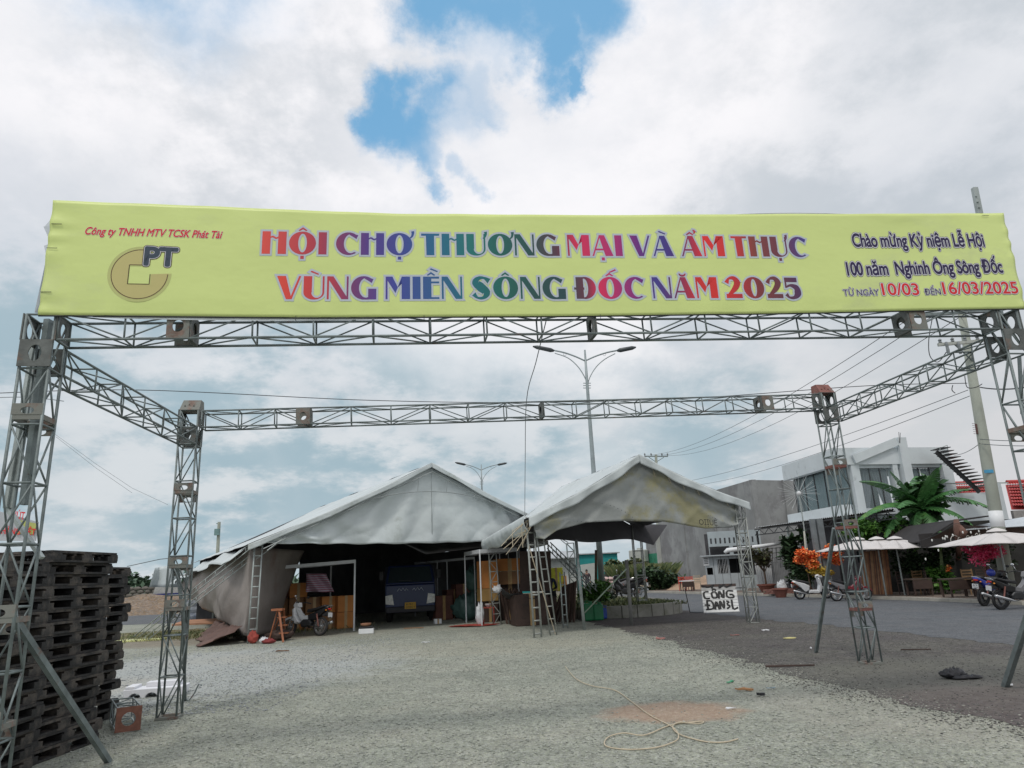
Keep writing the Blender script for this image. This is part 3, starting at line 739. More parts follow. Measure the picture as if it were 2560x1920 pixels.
def ramp_mat(name, stops, x0, x1):
    ma = bpy.data.materials.new(name); ma.use_nodes = True; t = ma.node_tree; b = t.nodes['Principled BSDF']
    tc = t.nodes.new('ShaderNodeTexCoord'); dt = t.nodes.new('ShaderNodeVectorMath'); dt.operation = 'DOT_PRODUCT'
    t.links.new(tc.outputs['Object'], dt.inputs[0]); dt.inputs[1].default_value = tuple(XU)
    mr = t.nodes.new('ShaderNodeMapRange'); t.links.new(dt.outputs['Value'], mr.inputs[0]); mr.inputs[1].default_value = x0; mr.inputs[2].default_value = x1
    cr = t.nodes.new('ShaderNodeValToRGB'); t.links.new(mr.outputs[0], cr.inputs[0]); e = cr.color_ramp.elements
    for i, (p, c) in enumerate(stops):
        q = e[i] if i < 2 else e.new(p)
        q.position = p; q.color = tuple(c) + (1,)
    t.links.new(cr.outputs[0], b.inputs['Base Color']); b.inputs['Roughness'].default_value = .5; return ma
def line_map(pA, pB, width, hgt, out):
    """text units to the banner: from photo point pA to pB"""
    a, b = st(*pA), st(*pB); d = b - a
    kx = d / width
    def fn(v, dz=0.0): 
        q = a + kx * v[0]; return bpos(q.x + v[1] * hgt * .0, q.y + v[1] * hgt, out + dz)
    return fn
cr_ = (.66, .05, .045); ind = (.045, .04, .27); teal = (.0, .17, .16); dgr = (.012, .075, .07); pink = (.72, .015, .09); purp = (.15, .015, .22); brn = (.25, .05, .05); blu = (.03, .09, .34); mar = (.32, .02, .08); slate = (.03, .06, .085)
L1 = [(0, (.75, .07, .05)), (.09, (.45, .03, .06)), (.13, (.2, .03, .13)), (.18, (.07, .03, .26)), (.24, (.03, .06, .30)), (.29, (.0, .13, .26)), (.35, (.0, .17, .16)), (.40, (.0, .12, .10)), (.46, dgr), (.51, (.1, .03, .06)),
      (.545, pink), (.61, (.48, .02, .16)), (.66, purp), (.70, ind), (.735, (.07, .02, .2)), (.76, mar), (.79, (.8, .02, .02)), (.85, (.62, .025, .03)), (.89, (.24, .045, .035)), (.95, (.15, .03, .06)), (1, ind)]
L2 = [(0, (.78, .06, .03)), (.09, (.5, .03, .05)), (.13, (.17, .03, .15)), (.20, (.04, .05, .32)), (.27, (.02, .1, .28)), (.34, (.0, .15, .19)), (.40, (.0, .13, .10)), (.46, dgr), (.52, (.015, .06, .07)), (.56, (.14, .03, .06)),
      (.585, pink), (.63, (.4, .02, .16)), (.67, purp), (.70, ind), (.735, (.13, .02, .12)), (.78, (.62, .02, .02)), (.83, (.7, .025, .02)), (.87, (.5, .02, .03)), (.91, (.22, .03, .035)), (.96, (.14, .035, .05)), (1, (.07, .02, .10))]
HALO = flat_mat('print_pale_outline', (.50, .545, .62)); PWHITE = flat_mat('print_white', (.66, .66, .70)); PDARK = flat_mat('print_dark', (.03, .022, .075)); PRED = flat_mat('print_red', (.68, .03, .035))
BO = banner.location
def do_head(tokens, pA, pB, hgt, stops, nm):
    pcs, w_ = headline(tokens); fn = line_map(pA, pB, w_, hgt, .0025)
    mh, ml = MB(), MB()
    for i, p in enumerate(pcs):
        vs, fs = curve_mesh(p, offset=.085); vs, fs = up_faces(vs, fs); mh.add([fn(v, i * 6e-6) for v in vs], fs)
        vs, fs = curve_mesh(p); vs, fs = up_faces(vs, fs); ml.add([fn(v, .0009 + i * 6e-6) for v in vs], fs)
    mh.build('headline_outline', HALO, banner, world=True)
    q0 = (bpos(*st(*pA)) - BO).dot(XU); q1 = (bpos(*st(*pB)) - BO).dot(XU)
    ml.build('headline_lettering', ramp_mat('print_' + nm, stops[:20] + [stops[-1]] if len(stops) > 21 else stops, q0, q1), banner, world=True)
tok1 = ['H', 'O^.', 'I', ' ', 'C', 'H', "O'.", ' ', 'T', 'H', "U'", "O'", 'N', 'G', ' ', 'M', 'A.', 'I', ' ', 'V', 'A`', ' ', 'A^?', 'M', ' ', 'T', 'H', "U'.", 'C']
tok2 = ['V', 'U`', 'N', 'G', ' ', 'M', 'I', 'E^`', 'N', ' ', 'S', 'O^', 'N', 'G', ' ', 'Đ', 'O^/', 'C', ' ', 'N', 'Au', 'M', ' ', '2', '0', '2', '5']
h1 = (st(900, 583) - st(900, 639)).y; h2 = (st(900, 692) - st(900, 749)).y
do_head(tok1, (654, 635), (2020, 643), h1 * .98, L1, 'rainbow')
do_head(tok2, (690, 748), (2005, 746), h2 * 1.0, L2, 'rainbow_low')
def do_text(text, pA, pB, hfrac, layers, shear=0, space=1.0, name='lettering', slant=None):
    """layers: (offset, material) from the bottom; hfrac: metres per em"""
    vs, _ = curve_mesh(text=text, shear=shear, space=space); x0 = min(v.x for v in vs); x1 = max(v.x for v in vs)
    a, b = st(*pA), st(*pB); d = (b - a) / (x1 - x0)
    vs, fs = curve_mesh(text=text, shear=shear, space=space); vs, fs = up_faces(vs, fs)
    for k, (off_, m_) in enumerate(layers):
        mb = MB(); n = 12 if off_ > .05 else 8
        cp = [(0, 0)] + [(off_ * math.cos(6.2832 * i / n), off_ * math.sin(6.2832 * i / n)) for i in range(n)]
        if off_ > .06: cp += [(x * .5, y * .5) for x, y in cp[1:]]
        for i, (ox, oy) in enumerate(cp):
            mb.add([bpos((a + d * (v.x + ox - x0)).x, (a + d * (v.x - x0)).y + (v.y + oy) * hfrac, .0025 + .0007 * k + i * 6e-6) for v in vs], fs)
        mb.build(name if k == len(layers) - 1 else name + '_outline', m_, banner, world=True)
em = lambda x, y0, y1: (st(x, y0) - st(x, y1)).y / .73        # cap height to em
do_text('Công ty TNHH MTV TCSK Phát Tài', (213, 586), (556, 597), em(380, 576, 595), [(.05, PWHITE), (.022, PRED)], .28, name='company_lettering')
do_text('Chào mừng Kỷ niệm Lễ Hội', (2134, 616), (2462, 616), em(2300, 585, 618), [(.095, PDARK), (.075, PWHITE), (.03, PDARK)], 0, .95, 'greeting_lettering')
do_text('100 năm  Nghinh Ông Sông Đốc', (2120, 688), (2508, 681), em(2300, 653, 686), [(.095, PDARK), (.075, PWHITE), (.03, PDARK)], 0, .95, 'greeting_lettering')
do_text('TỪ NGÀY', (2110, 739), (2199, 738), em(2300, 725, 740) * 1.05, [(.085, PDARK), (.07, PWHITE), (.008, PDARK)], 0, 1, 'date_lettering')
do_text('10/03', (2208, 737), (2299, 737), em(2300, 708, 738), [(.075, PDARK), (.06, PWHITE), (.018, PRED)], 0, 1, 'date_lettering')
do_text('ĐẾN', (2313, 737), (2353, 736), em(2300, 722, 738) * .95, [(.085, PDARK), (.07, PWHITE), (.008, PDARK)], 0, 1, 'date_lettering')
do_text('16/03/2025', (2360, 735), (2547, 733), em(2500, 704, 734), [(.075, PDARK), (.06, PWHITE), (.018, PRED)], 0, 1, 'date_lettering')
# round emblem: a coin with a square hole, its corner cut away by the two letters
GOLD = flat_mat('print_gold', (.53, .475, .20)); GOLDH = flat_mat('print_gold_halo', (.50, .53, .21)); PBROWN = flat_mat('print_brown', (.09, .06, .03))
ec = st(350, 686); er = (st(350, 622) - st(350, 748)).y / 2; ex = (st(425, 686) - st(279, 686)).x / 2
def em_map(out): return lambda v, dz=0.0: bpos(ec.x + v[0] * ex, ec.y + v[1] * er, out + dz)
def coin(k, hole): # outline of the emblem, quarter at top right missing
    a0, a1 = 83, 362
    return arc(0, 0, k, k, a0, a1, 44) + [(hole, -.0), (hole, -hole * 1.05), (-hole, -hole * 1.05), (-hole, hole * .85), (k * math.cos(R(a0)), hole * .85)]
for spl, m_, o_ in (([coin(1.1, .36)], GOLDH, .0012), ([coin(1.0, .40)], GOLD, .0018)):
    vs, fs = curve_mesh(spl); vs, fs = up_faces(vs, fs); mb = MB(); fn = em_map(o_); mb.add([fn(v) for v in vs], fs); mb.build('emblem', m_, banner, world=True)
mb = MB(); fn = em_map(.0023)
for path in (arc(0, 0, .97, .97, 86, 360, 50), [(.05, .36), (-.38, .36), (-.38, -.40), (.36, -.40), (.36, 0)]):
    for i in range(len(path) - 1): 
        a, b = Vector(path[i]), Vector(path[i + 1]); d = (b - a).normalized(); n = Vector((-d.y, d.x)) * .014
        mb.add([fn(p) for p in (a - n, b - n, b + n, a + n)], [(0, 1, 2, 3)])
mb.build('emblem_line', PBROWN, banner, world=True)
do_text('PT', (362, 663), (441, 667), em(400, 618, 665), [(.085, PBROWN), (.06, PWHITE), (.04, flat_mat('print_navy', (.05, .07, .10)))], 0, 1, 'emblem_letters')
# ------------------------------------------------------------------ pallets, black plastic
def make_pallet(L_=1.15, W_=1.0, H_=.118):
    root = thing('plastic_pallet', 'pallet', 'pallet')
    mb = MB(); n = 9
    for i in range(n): mb.box((0, -W_ / 2 + (i + .5) * W_ / n, H_ - .012), (L_, W_ / n * .72, .024))
    for i in range(3): mb.box(((i - 1) * (L_ / 2 - .07), 0, H_ - .034), (.13, W_, .02))
    mb.build('deck', PALLET, root)
    for i in range(3):
        for j in range(3):
            b = MB(); b.box(((i - 1) * (L_ / 2 - .10), (j - 1) * (W_ / 2 - .085), H_ / 2 - .012), (.20, .17, H_ - .064)); b.build('block', PALLET, root)
    for j in range(3):
        b = MB(); b.box((0, (j - 1) * (W_ / 2 - .07), .011), (L_, .13, .022)); b.build('runner', PALLET, root)
    return root
proto = make_pallet(); first = True
def pallet_stack(cx, cy, rz, n, name, group, jit=.05, L_=1):
    global first
    rr = random.Random(int(cx * 100)); sway = 0
    for k in range(n):
        o = proto if first else copy_tree(proto); first = False
        sway += rr.uniform(-.012, .012)
        o.location = (cx + rr.uniform(-jit, jit) + sway, cy + rr.uniform(-jit, jit), k * .1205 + .003)
        o.rotation_euler = (rr.uniform(-.002, .002), rr.uniform(-.002, .002), rz + rr.uniform(-.045, .045) + (math.pi if rr.random() < .5 else 0))
        pos = 'lowest' if k == 0 else 'topmost' if k == n - 1 else '%s from the ground' % ORD[k]
        tag(o, 'black plastic pallet, %s in %s' % (pos, name), 'pallet', group)
pallet_stack(-5.33, 7.95, R(88), 17, 'the tall stack beside the raking brace', 'pallets stacked at the left edge of the yard')
pallet_stack(-6.0, 9.45, R(86), 16, 'the farther stack, showing past the near one', 'pallets stacked at the left edge of the yard', .06)
pallet_stack(-6.85, 8.0, R(90), 18, 'the outer stack at the far left', 'pallets stacked at the left edge of the yard')
pallet_stack(-7.2, 9.6, R(90), 16, 'the unseen back stack, added to block light through the others', 'pallets stacked at the left edge of the yard')  # stack added out of view to block light through gaps in the nearer ones
pallet_stack(-5.2, 6.7, R(92), 16, 'the nearest stack behind the left truss tower', 'pallets stacked at the left edge of the yard')
# offcut of truss with a rusty end plate, lying by the pallets
c0 = gr(318, 1832)
off_ = thing('truss_offcut', 'short rusty truss offcut lying on the gravel at the foot of the pallet stack', 'truss piece', c0)
ch, lc = MB(), MB(); a = Vector((c0.x - .0, c0.y + .0, .15)); d = Vector((-.55, .83, 0)).normalized()
lattice(ch, lc, a, a + d * .9, .24, .24, 2, cr=.011, lr=.007); t_ = ch.build('chords', STEEL_PALE, off_, world=True); lc.build('lacing', STEEL, off_, world=True)
mb = MB(); _, u, v = axes(d); plate(mb, a - d * .01, u, v, .27, .27, .075, .075); mb.build('end_plate', mat('orange_rust', (.22, .10, .07), .85, 0, .3, 9), off_, world=True)
# moulded foam block
FOAM = mat('styrofoam', (.74, .75, .78), .8, 0, .05, 3, bump=.1)
p = gr(392, 1738); fb = thing('foam_block', 'white moulded polystyrene block lying on pale gravel behind the rear left tower', 'foam block', p, R(12))
mb = MB()
prof = [(-.42, 0), (-.38, 0)] + arc(-.27, 0, .09, .07, 180, 0, 6) + [(-.12, 0)] + arc(-.03, 0, .09, .07, 180, 0, 6) + [(.12, 0)] + [(.42, 0), (.44, .13), (-.44, .13)]
mb.prism(prof, .42, (0, .21, 0), Vector((1, 0, 0)), Vector((0, 0, 1)), Vector((0, -1, 0))); mb.box((.08, .1, .165), (.5, .2, .07)); mb.box((-.35, 0, .15), (.14, .38, .04))
mb.build('block', FOAM, fb, bevel=.008)

# ------------------------------------------------------------------ big tent on the left
A0 = Vector((-8.0, 21.4, 0)); fd = Vector((.865, .502, 0)).normalized(); dd = Vector((-fd.y, fd.x, 0)); WT = 11.4
ZE = zat(A0.x, A0.y, 1357); M0 = A0 + fd * WT / 2; ZP = zat(M0.x, M0.y, 1162); LT = 15.0
tent = thing('market_tent', 'large pale canvas tent with a wide gable and dark interior, sheltering a truck and stalls', 'tent', M0 + dd * 3)
def roof_l(u, v): # u along the depth, v eave -> ridge
    sag = -.10 * math.sin(math.pi * v) + .02 * nz2(u * 9, v * 4, 1)
    p = A0 - fd * .22 * (1 - v) + fd * (WT / 2 * v) + dd * (u * LT - .35); return (p.x, p.y, ZE - .08 * (1 - v) + (ZP - ZE) * v + sag)
def roof_r(u, v):
    p = A0 + fd * (WT + .2 * v) - fd * (WT / 2 * (1 - v)) + dd * (u * LT - .35); sag = -.10 * math.sin(math.pi * v) + .02 * nz2(u * 9, v * 4, 5)
    return (p.x, p.y, ZE * v + ZP * (1 - v) + sag)
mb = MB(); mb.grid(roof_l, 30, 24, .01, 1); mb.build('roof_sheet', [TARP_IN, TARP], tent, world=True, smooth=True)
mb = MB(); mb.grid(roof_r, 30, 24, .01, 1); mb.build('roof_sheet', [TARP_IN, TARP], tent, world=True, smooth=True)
def gable(u, v, off=0.0):
    x = u * WT; t_ = 1 - abs(2 * u - 1); top = ZE + (ZP - ZE) * t_ - .07
    bot = ZE - .02 - .10 * math.sin(math.pi * u) + .015 * math.sin(u * 60)
    z = bot + (top - bot) * v; amp = .09 * (1 - v) * min(1, t_ * 3 + .2)
    fold = .075 * (1 - v * .4) * min(1, t_ * 3) * (math.sin(u * 95 + v * 6 + 3 * math.sin(u * 7)) * max(0, math.sin(u * 8 + 1)) + math.sin((u * 60 - v * 7) + 2 * math.sin(v * 3)) * max(0, math.sin(u * 11 + 3 + v)))
    cz_ = lambda a: (1 - abs(math.sin(a))) ** 1.4
    fold += (.03 * cz_(u * 17 + v * 3.5 + math.sin(v * 3)) + .04 * cz_(u * 29 - v * 5 + .7) + .02 * cz_(u * 11 - v * 9 + 2)) * (1 - v * .6) * min(1, t_ * 4)
    fold += amp * (.7 * math.sin(u * 19 + (1 - v) * 3 * math.sin(u * 5)) + .5 * math.sin((u - .5) * 40 * (1.2 - .6 * v) + 2 * v) + .25 * math.sin(u * 71))
    p = A0 + fd * x + dd * (-.12 + fold - .10 * (1 - v) * t_ + off); return (p.x, p.y, z)
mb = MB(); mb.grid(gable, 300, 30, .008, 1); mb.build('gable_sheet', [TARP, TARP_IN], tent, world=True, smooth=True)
FR_ = mat('tent_tube', (.30, .33, .33), .5, .3, .2, 4)
def fpt(u, z, o=-.34): p = A0 + fd * (WT * u) + dd * o; return Vector((p.x, p.y, z))
mb = MB(); mb.tube([fpt(u, ZE + (ZP - ZE) * (1 - abs(2 * u - 1)) - .30, -.33) for u in (0.02, .25, .5)], .016, 5); mb.build('rafter', FR_, tent, world=True)
mb = MB(); mb.tube([fpt(u, ZE + (ZP - ZE) * (1 - abs(2 * u - 1)) - .30, -.33) for u in (.5, .75, .98)], .016, 5); mb.build('rafter', FR_, tent, world=True)
mb = MB(); mb.tube([fpt(.03 + .94 * k / 20, ZE - .25 + (ZP - ZE) * .72 * math.sin(math.pi * k / 20) ** .8, -.33) for k in range(21)], .014, 5); mb.build('arch_tube', FR_, tent, world=True)
for k in (3, 5, 7, 9, 11, 13, 15, 17):
    u = .03 + .94 * k / 20; mb = MB(); mb.tube([fpt(u, ZE - .25 + (ZP - ZE) * .72 * math.sin(math.pi * k / 20) ** .8, -.33), fpt(u + .004, ZE + (ZP - ZE) * (1 - abs(2 * u - 1)) - .3, -.33)], .011, 4); mb.build('strut', FR_, tent, world=True)
mb = MB(); mb.tube([fpt(.5, ZE + .0, -.28), fpt(.5, ZP - .2, -.28)], .012, 4); mb.build('strut', FR_, tent, world=True)
def ladder(parent, a, b, w, n, r=.02, side=None, m=None, name='ladder_post', tilt=None):
    mb = MB(); a, b = Vector(a), Vector(b); d, u, v = axes(b - a); s_ = Vector(side).normalized() if side is not None else u
    for sg in (-1, 1): mb.tube([a + s_ * sg * w / 2, b + s_ * sg * w / 2], r, 6)
    for k in range(n + 1):
        p = a + (b - a) * ((k + .3) / (n + .6)); mb.tube([p - s_ * w / 2, p + s_ * w / 2], r * .8, 5)
    return mb.build(name, m or STEEL_PALE, parent, world=True, smooth=True)
ladder(tent, gr(629, 1609), Vector((A0.x + .14, A0.y + .05, ZE)), .22, 9, .024, fd)
for u in (.02, 1.0): 
    for q in (.33, .66, 1.0):
        p = A0 + fd * WT * u + dd * LT * q; ladder(tent, p, p + Vector((0, 0, ZE)), .22, 8, .022, dd)
# two ladder braces raking down to the left
for i, (px, py) in enumerate(((333, 1598), (358, 1603))):
    g_ = gr(px, py); ladder(tent, g_ + dd * .1 * i, Vector((A0.x - .12 + .1 * i, A0.y - .03 + .2 * i, ZE - .12 - .22 * i)), .16, 12, .016, Vector((0, 0, 1)), name='raking_brace')
mb = MB(); mb.tube([at(640, 1398, 21.6), at(706, 1350, 21.9), at(770, 1318, 22.3)], .015, 5); mb.build('knee_brace', FR_, tent, world=True)
# brown side wall, its hem drawn up towards the back
HEM = [(694, 1571), (640, 1571), (560, 1555), (520, 1532), (480, 1508), (455, 1470), (452, 1440)]
def wall_pt(t_): return A0 + dd * t_
def side(u, v):
    s_ = -1.25 + 20.0 * u ** 1.25
    k = max(0, s_) / 19
    if s_ < 0: p = A0 + fd * (-s_ * 1.25 * (1 + .45 * v ** 2) + .05) + dd * (.15 - s_ * 2.5); hz_ = .12; fl = 0
    else: p = A0 + dd * (s_ + .1) - fd * .05; hz_ = .22 + 1.15 * max(0, k - .02) ** .8; fl = min(1, s_ / 2)
    top = ZE - .12 - .45 * k ** 2; z = hz_ + (top - hz_) * v
    o_ = fl * (.42 * math.sin(math.pi * (1 - (1 - v) * .85)) * (1 - k * .4)) + .05 * nz2(u * 9, v * 3, 3) * (1.2 - v) + .07 * math.sin((u * 9 + v * 3.2) * 2.5) * (1 - v * .7)
    return (p.x - fd.x * o_ , p.y - fd.y * o_, z)
mb = MB(); mb.grid(side, 90, 20, .01); mb.build('side_sheet', TARP_BROWN, tent, world=True, smooth=True)
def skirt(u, v):
    t_ = u * 6.5; p = A0 + dd * (t_ * .8 - .1) - fd * (.2 + 1.1 * (1 - v) * (1 - u * .5) + .1 * nz2(u * 8, v * 3)); return (p.x, p.y, .03 + .42 * v + .05 * nz2(u * 12, v * 4, 4) * v)
mb = MB(); mb.grid(skirt, 30, 8, .01); mb.build('ground_sheet', mat('tarp_red_brown', (.13, .075, .06), .8, 0, .3, 1.5, bump=.3), tent, world=True, smooth=True)
def tail(u, v): # pale flap over the top of the side wall
    t_ = .3 + u * 21.5; p = wall_pt(t_) - fd * (.10 + .5 * (1 - v) + .06 * math.sin(u * 40)); return (p.x, p.y, ZE - .08 - .5 * u ** 2 - .42 * (1 - v) - .06 * math.sin(u * 23))
mb = MB(); mb.grid(tail, 60, 5, .008); mb.build('eave_flap', TARP, tent, world=True, smooth=True)
# back and right walls close the inside
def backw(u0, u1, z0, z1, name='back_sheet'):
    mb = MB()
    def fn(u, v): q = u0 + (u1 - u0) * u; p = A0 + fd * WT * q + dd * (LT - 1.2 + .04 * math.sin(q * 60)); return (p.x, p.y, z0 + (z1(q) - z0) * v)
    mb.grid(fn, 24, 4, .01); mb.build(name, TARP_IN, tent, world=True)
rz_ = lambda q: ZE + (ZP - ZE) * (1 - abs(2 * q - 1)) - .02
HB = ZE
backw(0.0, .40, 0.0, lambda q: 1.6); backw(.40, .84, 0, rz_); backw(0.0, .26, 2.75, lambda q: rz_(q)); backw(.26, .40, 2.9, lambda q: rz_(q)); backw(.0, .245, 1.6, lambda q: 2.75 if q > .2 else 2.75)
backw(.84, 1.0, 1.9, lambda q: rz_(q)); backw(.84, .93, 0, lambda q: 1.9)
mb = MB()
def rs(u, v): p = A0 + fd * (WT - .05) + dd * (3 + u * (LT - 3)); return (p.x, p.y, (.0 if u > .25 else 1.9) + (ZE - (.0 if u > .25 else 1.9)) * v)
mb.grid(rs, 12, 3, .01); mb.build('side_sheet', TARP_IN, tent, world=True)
# ------------------------------------------------------------------ smaller tent on the right
FLt = Vector((.40, 19.0, 0)); FRt = Vector((6.45, 20.8, 0)); BRt = Vector((4.5, 27.3, 0)); BLt = Vector((-.95, 24.6, 0))
zFL = zat(FLt.x, FLt.y, 1292); zFR = zat(FRt.x, FRt.y, 1262); zBL = zat(BLt.x, BLt.y, 1352); zBR = 3.15
MF = (FLt + FRt) / 2; MBk = (BLt + BRt) / 2; zPk = zat(MF.x, MF.y, 1142)
tent2 = thing('canopy_tent', 'smaller open canopy tent with a stained grey gable and arched valance', 'tent', (MF + MBk) / 2)
def q4(a, b, c, d, u, v): return (a * (1 - u) + b * u) * (1 - v) + (d * (1 - u) + c * u) * v
def L3(p, z): return Vector((p.x, p.y, z))
fo = (MF - MBk).normalized() * .30; lo_ = (FLt - FRt).normalized() * .22
def r2l(u, v): # v eave->ridge, u front->back
    a, b, c, d = L3(FLt + fo + lo_, zFL - .05), L3(BLt - fo + lo_, zBL - .05), L3(MBk - fo, zPk), L3(MF + fo, zPk)
    p = q4(a, b, c, d, u, v); p.z += -.09 * math.sin(math.pi * v) * (1 + .3 * math.sin(u * 14)) + .015 * nz2(u * 11, v * 5); return p
def r2r(u, v):
    a, b, c, d = L3(MF + fo, zPk), L3(MBk - fo, zPk), L3(BRt - fo - lo_, zBR), L3(FRt + fo - lo_, zFR + .02)
    p = q4(a, b, c, d, u, v); p.z += -.07 * math.sin(math.pi * v) + .012 * nz2(u * 11, v * 5); return p
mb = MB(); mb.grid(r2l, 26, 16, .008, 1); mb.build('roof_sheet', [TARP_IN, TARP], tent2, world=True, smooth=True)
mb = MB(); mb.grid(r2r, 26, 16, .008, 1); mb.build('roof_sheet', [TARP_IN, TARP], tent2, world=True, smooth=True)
def val(u, v): # rolled valance along the left eave
    p = L3(FLt + fo * .6 + lo_, zFL) * (1 - u) + L3(BLt + lo_ - fo, zBL) * u
    k = .06 + .05 * math.sin(math.pi * v) + .018 * math.sin(u * 60 + v * 2) * v + .01 * math.sin(u * 130 + 3 * math.sin(u * 20)) * v - .10 * v * v
    return p + lo_.normalized() * k + Vector((0, 0, .03 - .42 * v * (1 + .12 * math.sin(u * 13))))
mb = MB(); mb.grid(val, 120, 8, .006, 1); mb.build('side_valance', [TARP, TARP_IN], tent2, world=True, smooth=True)
ARC = [(1325, 1345), (1354, 1349), (1387, 1327), (1463, 1307), (1558, 1303), (1653, 1305), (1755, 1322), (1816, 1320), (1858, 1300), (1868, 1290)]
def pint(P, x):
    if x <= P[0][0]: return P[0][1]
    for i in range(len(P) - 1):
        if x <= P[i + 1][0]: return P[i][1] + (P[i + 1][1] - P[i][1]) * (x - P[i][0]) / (P[i + 1][0] - P[i][0])
    return P[-1][1]
def gab2(u, v):
    p = FLt * (1 - u) + FRt * u; t_ = 1 - abs(2 * u - 1); ze = zFL * (1 - u) + zFR * u; top = ze + (zPk - (zFL + zFR) / 2) * t_ - .06
    px = proj((p.x, p.y, ze - .3))[0]; bot = zat(p.x, p.y, pint(ARC, px)); z = bot + (top - bot) * v
    e = max(0, 1 - u * 7) + max(0, 1 - (1 - u) * 7)
    cz = lambda a: (1 - abs(math.sin(a))) ** 2
    f = (1 - v) * (.05 * math.sin(u * 23) + .05 * cz(u * 13 + v * 5) * (.3 + abs(math.sin(u * 5))) + .04 * cz(u * 21 - v * 4 + 1) + .03 * math.sin(u * 9 + v * 4)) + .06 * e * math.sin(v * 9 + u * 60) * (1 - v * .5) + .015 * math.sin(u * 50 + v * 8)
    q = p + fo * (.35 + 0 * u) + Vector((fo.x, fo.y, 0)).normalized() * f; return (q.x, q.y, z)
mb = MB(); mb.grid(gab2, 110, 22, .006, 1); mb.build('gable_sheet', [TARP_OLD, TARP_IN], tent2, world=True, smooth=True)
def gabb(u, v):
    p = BLt * (1 - u) + BRt * u; t_ = 1 - abs(2 * u - 1); ze = zBL * (1 - u) + zBR * u; top = ze + (zPk - (zBL + zBR) / 2) * t_ - .05
    bot = zat(p.x, p.y, 1352 + 4 * math.sin(u * 12)); return (p.x, p.y, bot + (max(top, bot + .1) - bot) * v)
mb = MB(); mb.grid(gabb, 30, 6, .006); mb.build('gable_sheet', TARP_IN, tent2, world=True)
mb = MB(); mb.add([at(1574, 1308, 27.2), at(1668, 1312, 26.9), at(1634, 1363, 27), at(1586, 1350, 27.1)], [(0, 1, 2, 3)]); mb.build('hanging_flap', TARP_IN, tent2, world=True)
# handwritten mark on the valance, seen from the back
vs, fs = curve_mesh(text='OỊỊUỆ', offset=.0); vs, fs = up_faces(vs, fs)
INK = flat_mat('ink', (.03, .03, .03))
u0 = .775; a = Vector(gab2(u0, .06)); b = Vector(gab2(u0 + .085, .06)); k = (b - a) / max(v.x for v in vs)
mb = MB(); on = Vector((fo.x, fo.y, 0)).normalized() * .075
mb.add([a + k * v.x + Vector((0, 0, v.y * .22)) + on for v in vs], fs); mb.build('ink_mark', INK, tent2, world=True)
def fascia(parent, P0, P1, h, seed, out):
    mb = MB(); mb.grid(lambda u, v: tuple(P0 * (1 - u) + P1 * u + out * (.5 + .3 * math.sin(u * 31 + seed) * (1 - v)) + Vector((0, 0, .015 - h * (1 - v) * (1 + .12 * math.sin(u * 17 + seed)) - .10 * math.sin(math.pi * u)))), 60, 5, .006)
    mb.build('roof_edge', TARP, parent, world=True, smooth=True)
on_ = Vector((fo.x, fo.y, 0)).normalized() * .10
fascia(tent2, L3(FLt + fo + lo_, zFL - .05), L3(MF + fo, zPk), .24, 1, on_); fascia(tent2, L3(MF + fo, zPk), L3(FRt + fo - lo_, zFR + .02), .24, 2, on_)
pl_ = A0 - fd * .22 - dd * .35; pm_ = M0 - dd * .35; pr_ = A0 + fd * (WT + .2) - dd * .35
fascia(tent, L3(pl_, ZE - .08), L3(pm_, ZP), .16, 1, -dd * .06); fascia(tent, L3(pm_, ZP), L3(pr_, ZE), .16, 2, -dd * .06)
# legs
def lattice_leg(parent, a, b, w, n, r=.018, diag=True, m=None, upv=(0, 1, 0)):
    ch, lc = MB(), MB(); lattice(ch, lc, a, b, w, w, n, up=upv, cr=r, lr=r * .6 if diag else r * .75, single=False)
    if not diag:
        lc = MB(); a, b = Vector(a), Vector(b); d, u, v = truss_axes(a, b, upv); cs = [(-1, -1), (1, -1), (1, 1), (-1, 1)]
        for k in range(1, n):
            for i in range(4):
                P = lambda i: a + (b - a) * k / n + (u * cs[i][0] + v * cs[i][1]) * w / 2
                lc.tube([P(i), P((i + 1) % 4)], r * .75, 5)
    t_ = ch.build('leg', m or STEEL_PALE, parent, world=True, smooth=True); lc.build('rungs', m or STEEL_PALE, t_, world=True); return t_
LM = mat('tent_leg_steel', (.33, .35, .33), .55, .25, .25, 5, (.2, .12, .09), .12, 7)
l1 = gr(1345, 1594); ladder(tent2, l1, Vector((FLt.x - .08, FLt.y, zFL)), .22, 9, .026, fd, LM, 'leg'); l2 = gr(1384, 1588); ladder(tent2, l2, Vector((FLt.x + .12, FLt.y + .1, zFL)), .20, 9, .02, fd, LM, 'leg')
lattice_leg(tent2, Vector((6.45, 20.62, 0)), L3(FRt + Vector((.05, 0, 0)), zFR), .27, 8, .018, True, LM)
lattice_leg(tent2, BRt, L3(BRt, zBR), .32, 7, .024, False, LM)
lattice_leg(tent2, BLt + Vector((.1, -.1, 0)), L3(BLt, zBL), .25, 8, .015, True, LM)
mb = MB(); b = l2 + Vector((.05, .03, .02)); b2 = l1 + Vector((-.25, 0, 2.9))
mb.tube([b2, l1 + Vector((-.02, -.04, 1.9)), b], .012, 5); mb.build('guy_rope', ROPE, tent2, world=True)
rr = random.Random(4); mb = MB()
for k in range(9):
    s0 = Vector((FLt.x - .1, FLt.y - .12, zFL - .08)); mb.tube([s0, s0 + Vector((rr.uniform(-.5, .1), rr.uniform(-.1, .05), rr.uniform(-.35, -.1))), s0 + Vector((rr.uniform(-.9, -.1), rr.uniform(-.2, .05), rr.uniform(-.9, -.3)))], .009, 4)
mb.build('rope_ends', ROPE, tent2, world=True)
